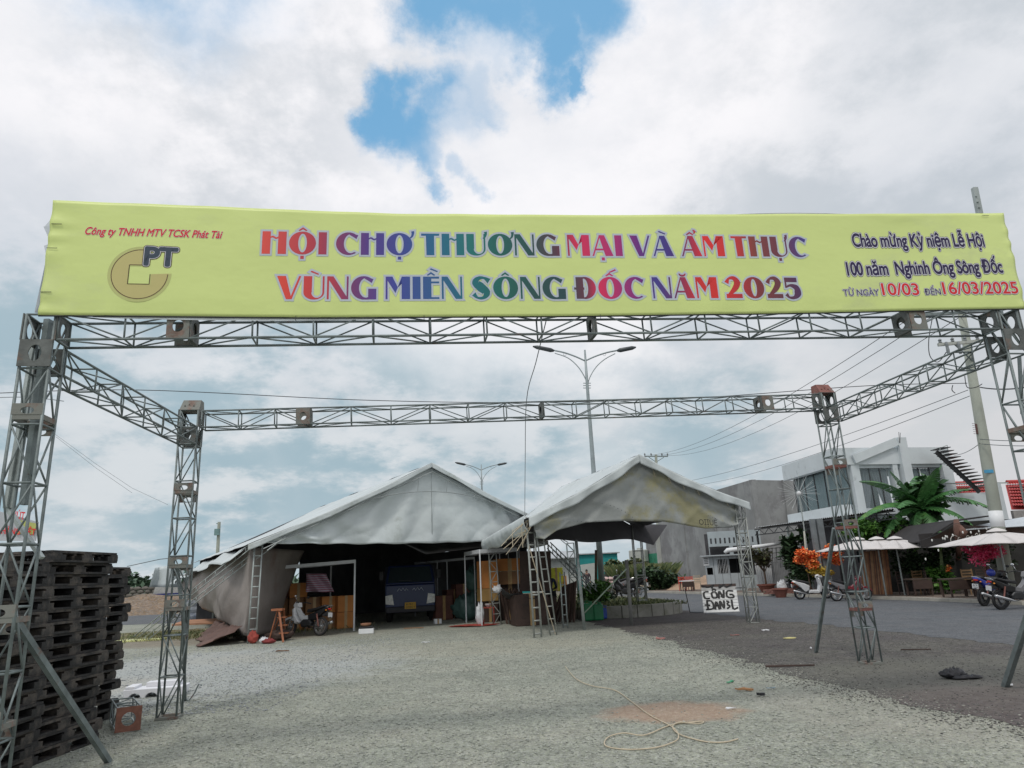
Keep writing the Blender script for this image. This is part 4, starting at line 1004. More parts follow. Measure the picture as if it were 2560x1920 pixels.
for k in range(1, 7):
    for s_ in (0, 1):
        mb = MB()
        u = (.5 * k / 7) if s_ == 0 else 1 - .5 * k / 7; p = Vector(gab2(u, .97)); q = Vector(gab2(u + .012, .80))
        mb.tube([p + on * .6, q + on * .6], .008, 4)
        mb.build('lashing', ROPE, tent2, world=True)
# ------------------------------------------------------------------ motorcycles
def paint(name, c, r=.3): return mat(name, c, r, 0, .06, 2, (c[0] * .6 + .03, c[1] * .6 + .028, c[2] * .6 + .025), .12, 5, 0)
SEATM = mat('seat_vinyl', (.02, .02, .022), .55, 0, .1, 5)
LAMP_GL = mat('lamp_glass', (.62, .64, .66), .1, 0, .1, 4, bump=0); RED_GL = mat('red_lens', (.45, .02, .015), .2, 0, .1, 4, bump=0); ORG_GL = mat('amber_lens', (.7, .25, .03), .2, bump=0)
PLATE_W = mat('plate_white', (.66, .67, .68), .4, 0, .1, 8, bump=0)
def shell(poly, half, name, m, root, bev=.035, off=(0, 0, 0)):
    """body panel: side outline in x-z, rounded towards both flanks"""
    c = Vector((sum(p[0] for p in poly) / len(poly), sum(p[1] for p in poly) / len(poly))); mb = MB(); n = len(poly); vs = []
    for y, k in ((-half, .0), (-half * .75, 1.), (half * .75, 1.), (half, .0)):
        for p in poly:
            d = (c - Vector(p)); dl = d.length or 1; q = Vector(p) + d * (min(bev / dl, .6) * (1 - k)); vs.append((q.x + off[0], y + off[1], q.y + off[2]))
    fs = [tuple(range(n)), tuple(range(3 * n, 4 * n))[::-1]] + [(r_ * n + i, (r_ + 1) * n + i, (r_ + 1) * n + (i + 1) % n, r_ * n + (i + 1) % n) for r_ in range(3) for i in range(n)]
    mb.add(vs, fs); return mb.build(name, m, root, smooth=False, bevel=.012)
def wheel(root, x, r, w, spokes, rimm, full=False):
    tp = [(r - w * .9, -w / 2), (r - w * .25, -w * .5), (r, -w * .2), (r, w * .2), (r - w * .25, w * .5), (r - w * .9, w / 2)]
    mb = MB(); n = 28; vs = []
    for rr_, y in tp:
        for j in range(n): a = 2 * math.pi * j / n; vs.append((x + rr_ * math.cos(a), y, r + rr_ * math.sin(a)))
    k = len(tp); mb.add(vs, [(i * n + j, i * n + (j + 1) % n, ((i + 1) % k) * n + (j + 1) % n, ((i + 1) % k) * n + j) for i in range(k) for j in range(n)])
    ty = mb.build('wheel', RUBBER, root, smooth=True)
    mb = MB(); n = 24; vs = []
    for rr_, y in ((r - w * .85, -w * .42), (r - w * 1.25, -w * .42), (r - w * 1.25, w * .42), (r - w * .85, w * .42)):
        for j in range(n): a = 2 * math.pi * j / n; vs.append((x + rr_ * math.cos(a), y, r + rr_ * math.sin(a)))
    mb.add(vs, [(i * n + j, i * n + (j + 1) % n, ((i + 1) % 4) * n + (j + 1) % n, ((i + 1) % 4) * n + j) for i in range(4) for j in range(n)])
    mb.lathe([(.045, -.05), (.05, -.03), (.05, .03), (.045, .05)], (x, 0, r), 10, 'Y')
    for j in range(spokes):
        a = 2 * math.pi * j / spokes; e = (x + (r - w * 1.2) * math.cos(a), 0, r + (r - w * 1.2) * math.sin(a)); s_ = (x + .04 * math.cos(a), 0, r + .04 * math.sin(a))
        mb.bar(s_, e, .006 if spokes > 12 else .028, .02, Vector((0, 1, 0)))
    mb.build('rim', rimm, ty)
    mb = MB(); mb.lathe([(.085, -.004), (.085, .004)], (x, -.055, r), 14, 'Y'); mb.build('brake_disc', CHROME, ty)
def motorbike(label, loc, rz, body, accent=None, kind='underbone', mirrors=True, lean=R(6), plate_txt=None, group=None, rim=None):
    accent = accent or body; rim = rim or CHROME; loc = Vector(loc)
    root = thing('scooter' if kind == 'scooter' else 'motorcycle', label, 'scooter' if kind == 'scooter' else 'motorcycle', loc, rz, group); root.rotation_euler = (lean, 0, rz)
    r = .27 if kind == 'scooter' else .285; w = .085 if kind == 'scooter' else .07; xf, xr = .66, -.60
    wheel(root, xf, r, w, 5 if kind == 'scooter' else 26, rim); wheel(root, xr, r, w, 5 if kind == 'scooter' else 26, rim)
    if kind == 'scooter':
        shell([(-.88, .80), (-.80, .84), (-.35, .72), (-.12, .60), (-.16, .40), (-.34, .34), (-.46, .44), (-.62, .62)], .15, 'side_panel', body, root)
        shell([(-.20, .30), (.30, .27), (.36, .34), (.26, .40), (-.16, .40)], .16, 'floorboard', body, root)
        shell([(.26, .28), (.40, .33), (.46, .62), (.40, .88), (.34, .95), (.28, .92), (.34, .62)], .19, 'leg_shield', body, root)
        shell([(.22, .93), (.44, .93), (.48, 1.0), (.36, 1.08), (.24, 1.04)], .11, 'handlebar_cowl', body, root)
        shell([(-.80, .84), (-.74, .88), (-.42, .84), (-.12, .76), (-.10, .66), (-.36, .72)], .13, 'seat', SEATM, root)
        shell([(.42, .54), (.64, .56), (.90, .44), (.93, .38), (.80, .45), (.60, .48), (.48, .42)], .07, 'front_fender', body, root)
        shell([(-.66, .30), (-.40, .22), (-.14, .26), (-.14, .38), (-.50, .42)], .11, 'engine', DARKMETAL, root)
        shell([(-.92, .52), (-.82, .66), (-.70, .62), (-.80, .48)], .06, 'rear_fender', BLACK, root)
    else:
        shell([(-.92, .84), (-.84, .88), (-.45, .74), (-.10, .62), (-.14, .48), (-.38, .48), (-.62, .62)], .11, 'side_panel', body, root)
        shell([(-.12, .50), (.14, .44), (.30, .62), (.44, .84), (.38, .90), (.26, .74), (.06, .58), (-.12, .62)], .07, 'frame_cover', accent, root)
        shell([(.18, .40), (.34, .36), (.46, .58), (.50, .82), (.42, .88), (.38, .64)], .17, 'leg_shield', accent, root)
        shell([(.28, .88), (.46, .84), (.55, .92), (.46, 1.04), (.32, 1.02)], .10, 'handlebar_cowl', accent, root)
        shell([(-.84, .88), (-.78, .93), (-.40, .84), (-.08, .80), (-.06, .70), (-.40, .76)], .12, 'seat', SEATM, root)
        shell([(.44, .50), (.62, .60), (.84, .54), (.97, .38), (.94, .38), (.80, .49), (.62, .545), (.5, .46)], .055, 'front_fender', accent, root)
        shell([(-.26, .30), (.10, .26), (.18, .40), (.06, .50), (-.2, .50), (-.3, .4)], .12, 'engine', DARKMETAL, root)
        shell([(-.97, .52), (-.86, .74), (-.74, .70), (-.60, .62), (-.72, .58), (-.86, .60)], .05, 'rear_fender', BLACK, root)
    mb = MB(); 
    for s_ in (-1, 1): mb.tube([(xf, s_ * .075, r), (.52, s_ * .075, .62), (.40, s_ * .05, .9)], .017, 6)
    mb.build('front_fork', CHROME if kind != 'scooter' else BLACK, root)
    mb = MB(); mb.tube([(.18, -.33, 1.0), (.27, -.22, 1.03), (.36, 0, 1.0), (.27, .22, 1.03), (.18, .33, 1.0)], .013, 6); mb.build('handlebar', DARKMETAL, root)
    for s_ in (-1, 1):
        mb = MB(); mb.tube([(.27, s_ * .2, 1.03), (.17, s_ * .34, 1.0)], .02, 6); mb.build('grip', SEATM, root)
        if mirrors:
            mb = MB(); mb.tube([(.30, s_ * .2, 1.03), (.28, s_ * .27, 1.17)], .007, 5); mb.ell((.27, s_ * .29, 1.2), (.02, .065, .042), 8, 5); mb.build('mirror', BLACK if s_ < 0 else CHROME, root, smooth=True)
    mb = MB(); mb.ell((.50, 0, .94 if kind != 'scooter' else .96), (.06, .10, .065), 10, 6); mb.build('headlight', LAMP_GL, root, smooth=True)
    mb = MB(); mb.ell((-.90, 0, .80 if kind != 'scooter' else .76), (.035, .09, .035), 8, 5); mb.build('tail_light', RED_GL, root, smooth=True)
    for s_ in (-1, 1):
        mb = MB(); mb.ell((-.86, s_ * .12, .76), (.03, .03, .022), 6, 4); mb.build('indicator', ORG_GL, root)
    mb = MB(); mb.tube([(-.02, -.10, .26), (-.25, -.14, .25), (-.40, -.15, .29), (-.90, -.17, .42), (-.92, -.17, .425)], [.018, .018, .04, .05, .035], 10); mb.build('exhaust', CHROME, root, smooth=True)
    mb = MB(); mb.box((-.945, 0, .62), (.006, .19, .14)); pl = mb.build('number_plate', PLATE_W, root)
    if plate_txt:
        for k, tx in enumerate(plate_txt):
            vs, fs = curve_mesh(text=tx); x1 = max(v.x for v in vs); mb = MB(); sc = .15 / x1
            mb.add([(-.9505, .075 - v.x * sc, .63 - k * .062 + v.y * .065) for v in vs], fs); mb.build('plate_lettering', INK, pl)
    for s_ in (-1, 1):
        mb = MB(); mb.tube([(-.60, s_ * .11, r), (-.50, s_ * .12, .66)], .022, 7); mb.build('shock_absorber', REDRUST if kind != 'scooter' else DARKMETAL, root)
    mb = MB(); mb.tube([(-.60, .06, r), (-.10, .07, .32)], .02, 6); mb.build('swing_arm', DARKMETAL, root)
    mb = MB(); mb.tube([(-.1, .08, .28), (-.16, .24, .02)], .011, 5); mb.build('side_stand', DARKMETAL, root)
    mb = MB(); mb.tube([(-.86, .09, .86), (-.95, .08, .90), (-.95, -.08, .90), (-.86, -.09, .86)], .012, 5); mb.build('grab_rail', CHROME, root)
    return root
P_WHITE = paint('pearl_white', (.66, .67, .68)); P_BLACK = paint('bike_black', (.015, .016, .018)); P_RED = paint('bike_red', (.22, .03, .04)); P_BLUE = paint('bike_blue', (.03, .05, .32)); P_GREY = paint('bike_grey', (.2, .2, .21))
g_ = gr(2033, 1498); sc_ = motorbike('white scooter parked at the kerb in front of the orange flowers', g_, R(-6), P_WHITE, kind='scooter', mirrors=False); sc_.scale = (.88, .9, .95)
g_ = gr(2128, 1502); r_m = motorbike('old red motorcycle parked against the kerb, nose to tail with the white scooter', g_, R(-2), P_GREY, P_RED, plate_txt=None); r_m.scale = (.9, .9, .92)
g_ = gr(2492, 1513); motorbike('blue and black motorcycle at the right edge, its plate turned to the road', g_ , R(25), P_BLUE, P_BLACK, plate_txt=('69', '1223'), rim=BLACK)
g_ = gr(2548, 1522); motorbike('black motorcycle overlapping the blue one at the right edge', g_, R(12), P_BLACK, P_GREY, rim=BLACK)
g_ = at(1566, 1496, 30.5); g_.z = .33; motorbike('black motorcycle parked on the island by the lamp post', g_, R(152), P_BLACK, P_BLACK)
g_ = at(1532, 1494, 31.6); g_.z = .33; motorbike('grey motorcycle standing behind the black one by the lamp post', g_, R(165), P_GREY, P_BLACK)
g_ = gr(762, 1590); motorbike('dark motorcycle with white leg panel parked before the cardboard boxes in the big tent', g_, R(155), P_BLACK, P_WHITE)
# rider's helmet left on the seat
mb = MB(); hp = gr(2492, 1513) + Vector((.05, .02, .98)); mb.ell(hp, (.13, .12, .12), 12, 8); tag(mb.build('helmet', P_BLUE, smooth=True), 'blue helmet sitting on the seat of the blue motorcycle', 'helmet')

# ------------------------------------------------------------------ truck
tk = thing('truck', 'dark blue cargo truck parked nose out inside the big tent', 'truck', gr(1026, 1556), R(9)); TKB = paint('truck_blue', (.018, .033, .11))
def bxp(name, c, s_, m, root, bev=0): b = MB(); b.box(c, s_); return b.build(name, m, root, bevel=bev)
tk.rotation_euler = (0, 0, R(189))
# local: -x .. x wide, y forward
mb = MB(); W2 = .95
mb.hexa([(-W2, -1.5, .55), (W2, -1.5, .55), (W2, .0, .55), (-W2, .0, .55)], [(-W2, -1.5, 1.45), (W2, -1.5, 1.45), (W2, .0, 1.40), (-W2, .0, 1.40)])
mb.build('cab', TKB, tk, bevel=.05)
mb = MB(); mb.hexa([(-W2, -1.5, 1.45), (W2, -1.5, 1.45), (W2, -.03, 1.41), (-W2, -.03, 1.41)], [(-W2 * .88, -1.45, 2.15), (W2 * .88, -1.45, 2.15), (W2 * .88, -.42, 2.12), (-W2 * .88, -.42, 2.12)]); mb.build('cab_top', TKB, tk, bevel=.04)
mb = MB(); mb.add([(-W2 * .9, .012 - .06, 1.48), (W2 * .9, .012 - .06, 1.48), (W2 * .8, -.37, 2.05), (-W2 * .8, -.37, 2.05)], [(0, 1, 2, 3)]); ws_ = mb.build('windscreen', GLASS_DK, tk)
ws_.location = (0, .012, 0)
bxp('bumper', (0, .06, .48), (1.86, .16, .22), mat('truck_bumper', (.02, .02, .03), .5), tk, .03)
for s_ in (-1, 1):
    mb = MB(); x0, x1 = s_ * .62, s_ * .93
    mb.hexa([(x0, .035, .66), (x1, .03, .70), (x1, -.1, .70), (x0, -.08, .66)], [(x0 + s_ * .06, .035, 1.04), (x1 + s_ * .01, .03, 1.0), (x1 + s_ * .01, -.1, 1.0), (x0 + s_ * .06, -.08, 1.04)]); mb.build('headlight', mat('truck_lamp', (.85, .85, .8), .15, 0, .3, 9, bump=0), tk)
    bxp('mirror', (s_ * 1.1, -.15, 1.75), (.16, .05, .34), BLACK, tk, .02)
    for y in (-.75, -3.4): 
        mb = MB(); mb.lathe([(.15, -.1), (.36, -.1), (.40, -.05), (.40, .05), (.36, .1), (.15, .1)], (s_ * .82, y, .40), 18, 'X'); mb.build('wheel', RUBBER, tk, smooth=True)
    mb = MB(); a = [(.08, .05), (.16, .12), (.2, .03), (.28, .15), (.34, .04), (.42, .13), (.5, .02)]
    for i in range(len(a) - 1): mb.bar((s_ * a[i][0], .012, 1.13 + a[i][1]), (s_ * a[i + 1][0], .012, 1.13 + a[i + 1][1]), .01, .03, Vector((0, 1, 0)))
    mb.build('decal', mat('decal_pale', (.65, .72, .8), .5), tk)
pl = bxp('number_plate', (0.0, .147, .62), (.42, .012, .24), mat('plate_yellow', (.62, .36, .03), .5, 0, .1, 8, bump=0), tk)
for k, tx in enumerate(('69C', '09821')):
    vs, fs = curve_mesh(text=tx); x1 = max(v.x for v in vs); mb = MB(); mb.add([(.17 - v.x / x1 * .34, .1545, .63 - k * .105 + v.y * .11) for v in vs], fs); mb.build('plate_lettering', INK, pl)
bxp('wiper', (.2, -.02, 1.55), (.5, .02, .02), BLACK, tk); bxp('cargo_box', (0, -3.3, 1.35), (2.0, 3.4, 1.5), mat('truck_bed', (.04, .05, .08), .6), tk)
bxp('chassis', (0, -2.4, .5), (.8, 4.6, .2), BLACK, tk)
bxp('dash_clutter', (-.5, -.12, 1.49), (.3, .1, .1), mat('amber_stuff', (.5, .3, .05)), tk)

# ------------------------------------------------------------------ stall frames, boxes and gear under the tents
ALU = mat('white_tube', (.60, .62, .64), .45, 0, .08, 3)
def stall(label, pts, zt, depth_v, g=None, bw=.11, m=None, w=.05):
    a, b = Vector(pts[0]), Vector(pts[1]); root = thing('stall_frame', label, 'stall frame', (a + b) / 2, 0, g); d = Vector(depth_v); m = m or ALU
    za, zb = zt
    C_ = [(a, za), (b, zb), (b + d, zb), (a + d, za)]
    for p, z in C_: mb = MB(); mb.bar(p, p + Vector((0, 0, z)), w); mb.build('post', m, root, world=True)
    for i in range(4):
        (p, z), (q, z2) = C_[i], C_[(i + 1) % 4]; mb = MB(); mb.bar(p + Vector((0, 0, z - bw / 2)), q + Vector((0, 0, z2 - bw / 2)), .04, bw); mb.build('top_rail', m, root, world=True)
    return root
stall('white tube stall frame over the motorcycle and boxes in the big tent', (gr(660, 1590), gr(885, 1577)), (2.2, 2.32), dd * 3.0)
sa = gr(1206, 1560); stall('narrow tube stall frame between the truck and the orange box', (gr(1095, 1545), gr(1190, 1552)), (2.3, 2.3), dd * 2.5, w=.035, bw=.09)
stall('tube stall frame at the opening right of the truck', (gr(1205, 1566), gr(1300, 1556)), (2.45, 2.5), dd * 2.2 + fd * .5, w=.04, bw=.13)
stall('tall tube frame carrying the dark board between the two tents', (gr(1305, 1545), gr(1380, 1545)), (2.7, 2.75), dd * 3 + fd * 1.2, w=.045, bw=.14)
def crate(label, px, py, Y, w, d, h, m, rz=R(30), g=None, z=None, name='cardboard_box', cat='box'):
    p = at(px, py, Y); root = thing(name, label, cat, (p.x, p.y, p.z if z is None else z), rz, g)
    mb = MB(); mb.box((0, 0, h / 2), (w, d, h)); mb.build('carton', m, root, bevel=.008)
    mb = MB(); mb.box((0, -d / 2 - .002, h / 2), (w * .16, .004, h)); mb.box((0, 0, h + .002), (w * .16, d, .004)); mb.build('tape', mat('packing_tape', (.42, .28, .13), .3), root); return root
bg_ = 'cartons stacked behind the motorcycle'
by = 26.2; bw_, bh_ = .64, .56
xs0 = [765, 812, 850]
names = ['under the left half of the striped cloth', 'below the middle of the striped cloth', 'right of the striped cloth']
for i, px in enumerate((742, 782, 822, 860)):
    for k in range(2):
        pos = ('left end', 'second from the left', 'third from the left', 'right end')[i]
        crate('brown cardboard carton, %s of the %s row behind the motorcycle' % (pos, 'bottom' if k == 0 else 'upper'), px, 1500, by, bw_ - .02, .5, bh_ - .01, CARD_OR if i == 3 or (i + k) % 3 == 0 else CARD, R(28 + i + k), bg_, z=.01 + k * bh_)
crate('orange brown carton, top of the pile left of the striped cloth', 742, 1500, by, .62, .5, .5, CARD_OR, R(29), bg_, z=.01 + 2 * bh_)
crate('dark carton in the shade left of the carton pile', 700, 1500, by - .1, .6, .5, 1.1, CARD, R(30), bg_, z=.01)
# striped cloth
cl = thing('striped_cloth', 'pink and grey striped cloth hung from a rail above the cartons', 'cloth', at(800, 1480, 25.3))
def cf(u, v): 
    p = at(765 + 70 * u * (1 - v * .28) + 0 * v, 1480 - 46 * v, 25.3 + .08 * math.sin(u * 9 + v * 4)); return p
STR = bpy.data.materials.new('stripes'); STR.use_nodes = True; t = STR.node_tree; b = t.nodes['Principled BSDF']; wv = t.nodes.new('ShaderNodeTexWave'); wv.bands_direction = 'Z'; wv.inputs['Scale'].default_value = 4.2; wv.inputs['Distortion'].default_value = 1.2
tc2 = t.nodes.new('ShaderNodeTexCoord'); t.links.new(tc2.outputs['Object'], wv.inputs['Vector']); crp = t.nodes.new('ShaderNodeValToRGB'); t.links.new(wv.outputs['Fac'], crp.inputs[0]); crp.color_ramp.elements[0].color = (.30, .09, .14, 1); crp.color_ramp.elements[1].color = (.42, .38, .46, 1); t.links.new(crp.outputs[0], b.inputs['Base Color'])
mb = MB(); mb.grid(cf, 14, 10, .006); mb.build('cloth', STR, cl, world=True, smooth=True)
# orange step ladder
sl_ = thing('step_ladder', 'orange rusty step ladder standing open left of the motorcycle', 'ladder', gr(700, 1606)); ORA = mat('orange_metal', (.30, .11, .05), .6, 0, .3, 5, (.2, .1, .06), .3, 6)
for s_ in (0, 1):
    p0, p1 = gr(708 + s_ * 4, 1606 - s_ * 8), at(697, 1524, 21.6); mb = MB(); mb.bar(p0, p1 + Vector((s_ * .12, s_ * .1, 0)), .05, .04); mb.build('front_rail', ORA, sl_, world=True)
    p0 = gr(672 + s_ * 4, 1604 - s_ * 6); mb = MB(); mb.bar(p0, p1 + Vector((s_ * .12 - .05, s_ * .1 + .05, 0)), .04, .03); mb.build('rear_rail', ORA, sl_, world=True)
mb = MB(); mb.box(at(695, 1524, 21.65), (.32, .26, .06)); mb.build('top_step', ORA, sl_, world=True)
for k in range(3):
    mb = MB(); q = gr(706, 1603); p = q + (at(697, 1524, 21.6) - q) * ((k + 1) / 4); mb.box(p + Vector((.06, .05, 0)), (.26, .16, .03)); mb.build('step', ORA, sl_, world=True)
def lump(name, label, cat, px, py, Y, r, m, z=None, seed=0, squash=1.0, group=None):
    p = at(px, py, Y); 
    if z is not None: p.z = z
    mb = MB(); mb.ell((0, 0, r[2]), r, 26, 16); rr = random.Random(seed)
    def cr(x, y, z_):
        a, b, c = x / r[0], y / r[1], z_ / r[2]
        k = 1 + .13 * nz2(a * 2.1 + c, b * 2.3, seed) + .10 * abs(nz2(b * 4 + c * 3, a * 5 - c * 2, seed + 2)) - .08 * abs(nz2(a * 9, c * 8 + b * 5, seed + 4))
        return (x * k, y * k, max(0, z_ * k * (.9 + .2 * nz2(a * 3, b * 3, seed))))
    mb.v = [cr(*p_) for p_ in mb.v]
    o = mb.build(name, m, smooth=True); o.location = p; return tag(o, label, cat, group)
BAG_G = mat('green_sack', (.06, .12, .105), .5, 0, .3, 4, bump=.5, bscale=8); BAG_W = mat('plastic_white', (.62, .64, .66), .35, 0, .2, 6, bump=.6, bscale=9)
RAG_R = mat('red_rag', (.32, .055, .04), .8, 0, .3, 6, bump=.6, bscale=9); BAGK = mat('black_bag', (.02, .02, .024), .4, 0, .3, 6, bump=.6, bscale=9)
lump('tool_bundle', 'red and orange cloth bundle at the foot of the left tent post', 'bundle', 632, 1603, 21.2, (.15, .11, .17), RAG_R, 0, 2)
lump('plastic_bag', 'crumpled white plastic bag on the ground beside the red bundle', 'bag', 660, 1604, 21.0, (.12, .10, .09), BAG_W, 0, 3)
lump('rag', 'dark red rag lying right of the crumpled white bag', 'rag', 672, 1607, 20.9, (.2, .1, .07), mat('dark_red', (.2, .03, .03), .8), 0, 5)
lump('scrap_heap', 'heap of dark timber scraps under the orange step ladder', 'scrap heap', 697, 1604, 21.9, (.4, .22, .15), WOOD_DARK, 0, 6)
# white carton with a box on top, and another by the truck
p = gr(916, 1584); cb = thing('foam_carton', 'white carton with a brown tray on top, standing alone before the tent mouth', 'box', p, R(8))
for n_, c_, s_, m_ in (('carton', (0, 0, .08), (.46, .34, .15), WHITE), ('lid', (0, 0, .19), (.42, .3, .06), BLACK)): bxp(n_, c_, s_, m_, cb, .01)
mb = MB(); mb.lathe([(.1, .22), (.16, .26), (.17, .31), (.15, .31), (.09, .25)], (-.02, 0, 0), 12); mb.build('bowl', mat('terracotta', (.34, .17, .10), .8, 0, .2, 6), cb)
p = gr(1094, 1559); cb = thing('small_carton', 'small white carton on the ground by the truck wheel', 'box', p, R(20)); bxp('carton', (0, 0, .08), (.26, .2, .17), WHITE, cb, .01); bxp('tape', (0, -.101, .08), (.06, .004, .17), mat('packing_tape', (.42, .28, .13)), cb)
lump('sack', 'large grey green sack leaning behind the tent post, right of the truck', 'sack', 1190, 1490, 27.5, (.42, .35, .5), BAG_G, 1.0, 11); lump('sack', 'dark green sack underneath the large grey green one', 'sack', 1170, 1520, 27.4, (.55, .4, .5), BAG_G, 0, 12)
crate('bright orange carton, upper one left of the slim lattice post', 1219, 1468, 26.0, .60, .5, .95, CARD_OR, R(25), z=1.15); crate('yellow brown carton below the bright orange one', 1219, 1490, 26.0, .62, .5, .42, mat('card_yellow', (.42, .26, .09), .8), R(25), z=.72)
crate('dark wooden crate at the bottom under the orange cartons', 1219, 1530, 26.05, .6, .5, .7, WOOD_DARK, R(25), z=.01, name='crate')
crate('wide orange brown carton, upper one right of the slim lattice post', 1270, 1445, 26.6, .95, .5, .44, CARD_OR, R(20), z=1.72); crate('wide orange brown carton under its twin right of the lattice post', 1270, 1470, 26.6, .97, .5, .46, CARD, R(21), z=1.25)
crate('pile of dark crates beneath the wide orange cartons', 1272, 1520, 26.9, .95, .5, 1.24, WOOD_DARK, R(20), z=.01, name='crate')
for i, (px, py, Y) in enumerate(((1104, 1500, 28.6), (1132, 1505, 29.5), (1155, 1500, 29.5))): crate('dark red brown carton, %s behind the stall posts beside the truck' % ('left one', 'middle one', 'right one')[i], px, py, Y, .7, .6, .9 + .2 * i, mat('card_dark', (.14, .06, .045), .85), R(25), z=.01)
lump('red_mat', 'red plastic sheet on the ground under the stall frame right of the truck', 'sheet', 1185, 1562, 24.3, (.75, .4, .03), RAG_R, 0, 9)
lump('plastic_bag', 'upright white and blue bag beside the stall post', 'bag', 1200, 1556, 24.2, (.13, .12, .36), BAG_W, 0, 13); lump('plastic_bag', 'white bag hanging on the slim lattice post', 'bag', 1243, 1483, 24.3, (.15, .1, .12), BAG_W, None, 14)
tb = thing('plastic_stool', 'small red plastic table with bowls beside the slim lattice post', 'table', gr(1222, 1562)); 
bxp('top', (0, 0, .55), (.42, .4, .03), RAG_R, tb); [bxp('leg', (sx * .18, sy * .17, .27), (.04, .04, .54), RAG_R, tb) for sx in (-1, 1) for sy in (-1, 1)]
mb = MB(); mb.lathe([(.04, .57), (.10, .64), (.11, .68), (.09, .68)], (0, 0, 0), 10); mb.build('bowl', PLATE_W, tb)
# dark boards leaning, rolled black sheet
def board(label, a, b, w, th=.02, m=WOOD_DARK, g=None, name='leaning_board'):
    a, b = Vector(a), Vector(b); mb = MB(); mb.bar(a, b, w, th, up=fd); o = mb.build(name, m); return tag(o, label, 'board', g)
gl = 'boards leaning left of the ladder leg'
for i in range(9):
    a = gr(1268 + i * 8, 1560 + (i % 2)); b = at(1250 + i * 6 + (i % 3), 1472 + (i % 2) * 3, a.y + .5)
    board('dark board leaning outward, %s in the fan by the tent leg' % ('leftmost' if i == 0 else 'rightmost' if i == 8 else ORD[i] + ' from the left'), a, b, .10, .025, WOOD_DARK if i % 2 else mat('board_mid', (.10, .062, .048), .8, 0, .3, 3), gl)
gr_ = 'boards leaning right of the ladder leg'
for i in range(7):
    a = gr(1380 + i * 9, 1556); b = at(1408 + i * 5, 1466 - i * 2, a.y + .6)
    board('brown board leaning right, %s in the group by the double post' % ('leftmost' if i == 0 else 'rightmost' if i == 6 else ORD[i] + ' from the left'), a, b, .13, .03, WOOD_DARK if i % 2 else mat('board_mid', (.10, .062, .048), .8, 0, .3, 3), gr_)
a = at(1305, 1478, 24.6); mb = MB(); mb.bar(at(1340, 1478, 24.4), at(1338, 1378, 24.4), 1.08, .03, up=Vector((.2, -1, 0))); tag(mb.build('dark_board', WOOD_DARK), 'large dark brown panel hung upright between the two tents', 'board')
def net(u, v): p = at(1255 + 135 * u, 1470 + 22 * math.sin(math.pi * u) + 14 * v + 5 * math.sin(u * 14), 23.2 + .9 * v); return p
mb = MB(); mb.grid(net, 26, 6, .01); tag(mb.build('black_netting', mat('net_black', (.028, .034, .038), .7, 0, .4, 6, bump=.5, bscale=12), smooth=True), 'black netting draped over the leaning boards behind the tent leg', 'netting')
crate('dark covered chest under the black netting', 1325, 1550, 23.6, 1.1, .7, .95, WOOD_DARK, R(15), z=.01, name='chest')
crate('bright yellow crate hung at the back between the tents', 1389, 1455, 29, .55, .4, .55, mat('crate_yellow', (.62, .62, .05), .5), R(10), name='yellow_crate', cat='crate')
crate('yellow slatted crate under the bright yellow one', 1390, 1478, 29, .5, .4, .42, mat('crate_yellow2', (.5, .5, .06), .5), R(10), name='yellow_crate', cat='crate')
crate('orange carton right of the yellow crates', 1405, 1478, 29.5, .35, .4, .6, CARD_OR, R(10))
# green jerry cans by the planter
GRN = mat('green_plastic', (.012, .16, .06), .35, 0, .25, 3)
def jerry(label, px, py, h, w, m):
    p = gr(px, py); r_ = thing('jerry_can', label, 'container', p, R(12)); mb = MB(); mb.box((0, 0, h / 2), (w, w * .75, h)); mb.build('body', m, r_, bevel=.05)
    mb = MB(); mb.lathe([(.05, h), (.05, h + .06), (.03, h + .06)], (w * .25, 0, 0), 10); mb.build('cap', m, r_); mb = MB(); mb.tube([(-w * .3, 0, h - .01), (-w * .25, 0, h + .07), (w * .02, 0, h + .07), (w * .08, 0, h - .01)], .018, 6); mb.build('handle', m, r_)
jerry('large green plastic can, left one of the pair before the planter', 1473, 1552, .56, .36, GRN); jerry('large green plastic can, right one of the pair before the planter', 1496, 1551, .52, .34, GRN)
jerry('small blue plastic can beside the green cans', 1512, 1547, .36, .22, mat('blue_plastic', (.02, .08, .4), .35))
# loose posts and poles between tents
def pole(label, a, b, r, m=STEEL_PALE, base=None, name='loose_pole', cat='pole'):
    mb = MB(); mb.tube([a, b], r, 8); o = mb.build(name, m, smooth=True); return tag(o, label, cat)
pole('pale teal steel pole standing upright left of the green cans', gr(1461, 1575), at(1440, 1350, gr(1461, 1575).y), .045)
pole('weathered wooden post standing on a small base right of the green cans', gr(1579, 1563), at(1566, 1400, gr(1579, 1563).y), .055, mat('grey_post', (.2, .2, .19), .8))
pole('thin bamboo stick slanting from the green cans up to the wooden post', at(1462, 1532, 21.3), at(1566, 1422, 20.9), .02, mat('bamboo_green', (.3, .38, .3), .6))
lp = thing('ladder_pole', 'narrow ladder post between the boards and the pale pole', 'post', gr(1417, 1570)); ladder(lp, gr(1414, 1570), at(1405, 1430, gr(1414, 1570).y), .13, 5, .02, (1, 0, 0), name='rails')
lp = thing('lattice_post', 'dark lattice post standing beyond the leaning boards', 'post', gr(1440, 1530)); lattice_leg(lp, gr(1440, 1530), at(1425, 1358, gr(1440, 1530).y), .3, 8, .02, True, STEEL)
lp = thing('raking_truss', 'pale ladder truss raking down to the right between the tents', 'truss', gr(1490, 1500)); 
for i in range(2): ladder(lp, at(1478 + i * 14, 1478 - i * 6, 26), at(1368 + i * 8, 1365 - i * 3, 24.4), .16, 10, .02, Vector((0, 0, 1)), name='ladder')
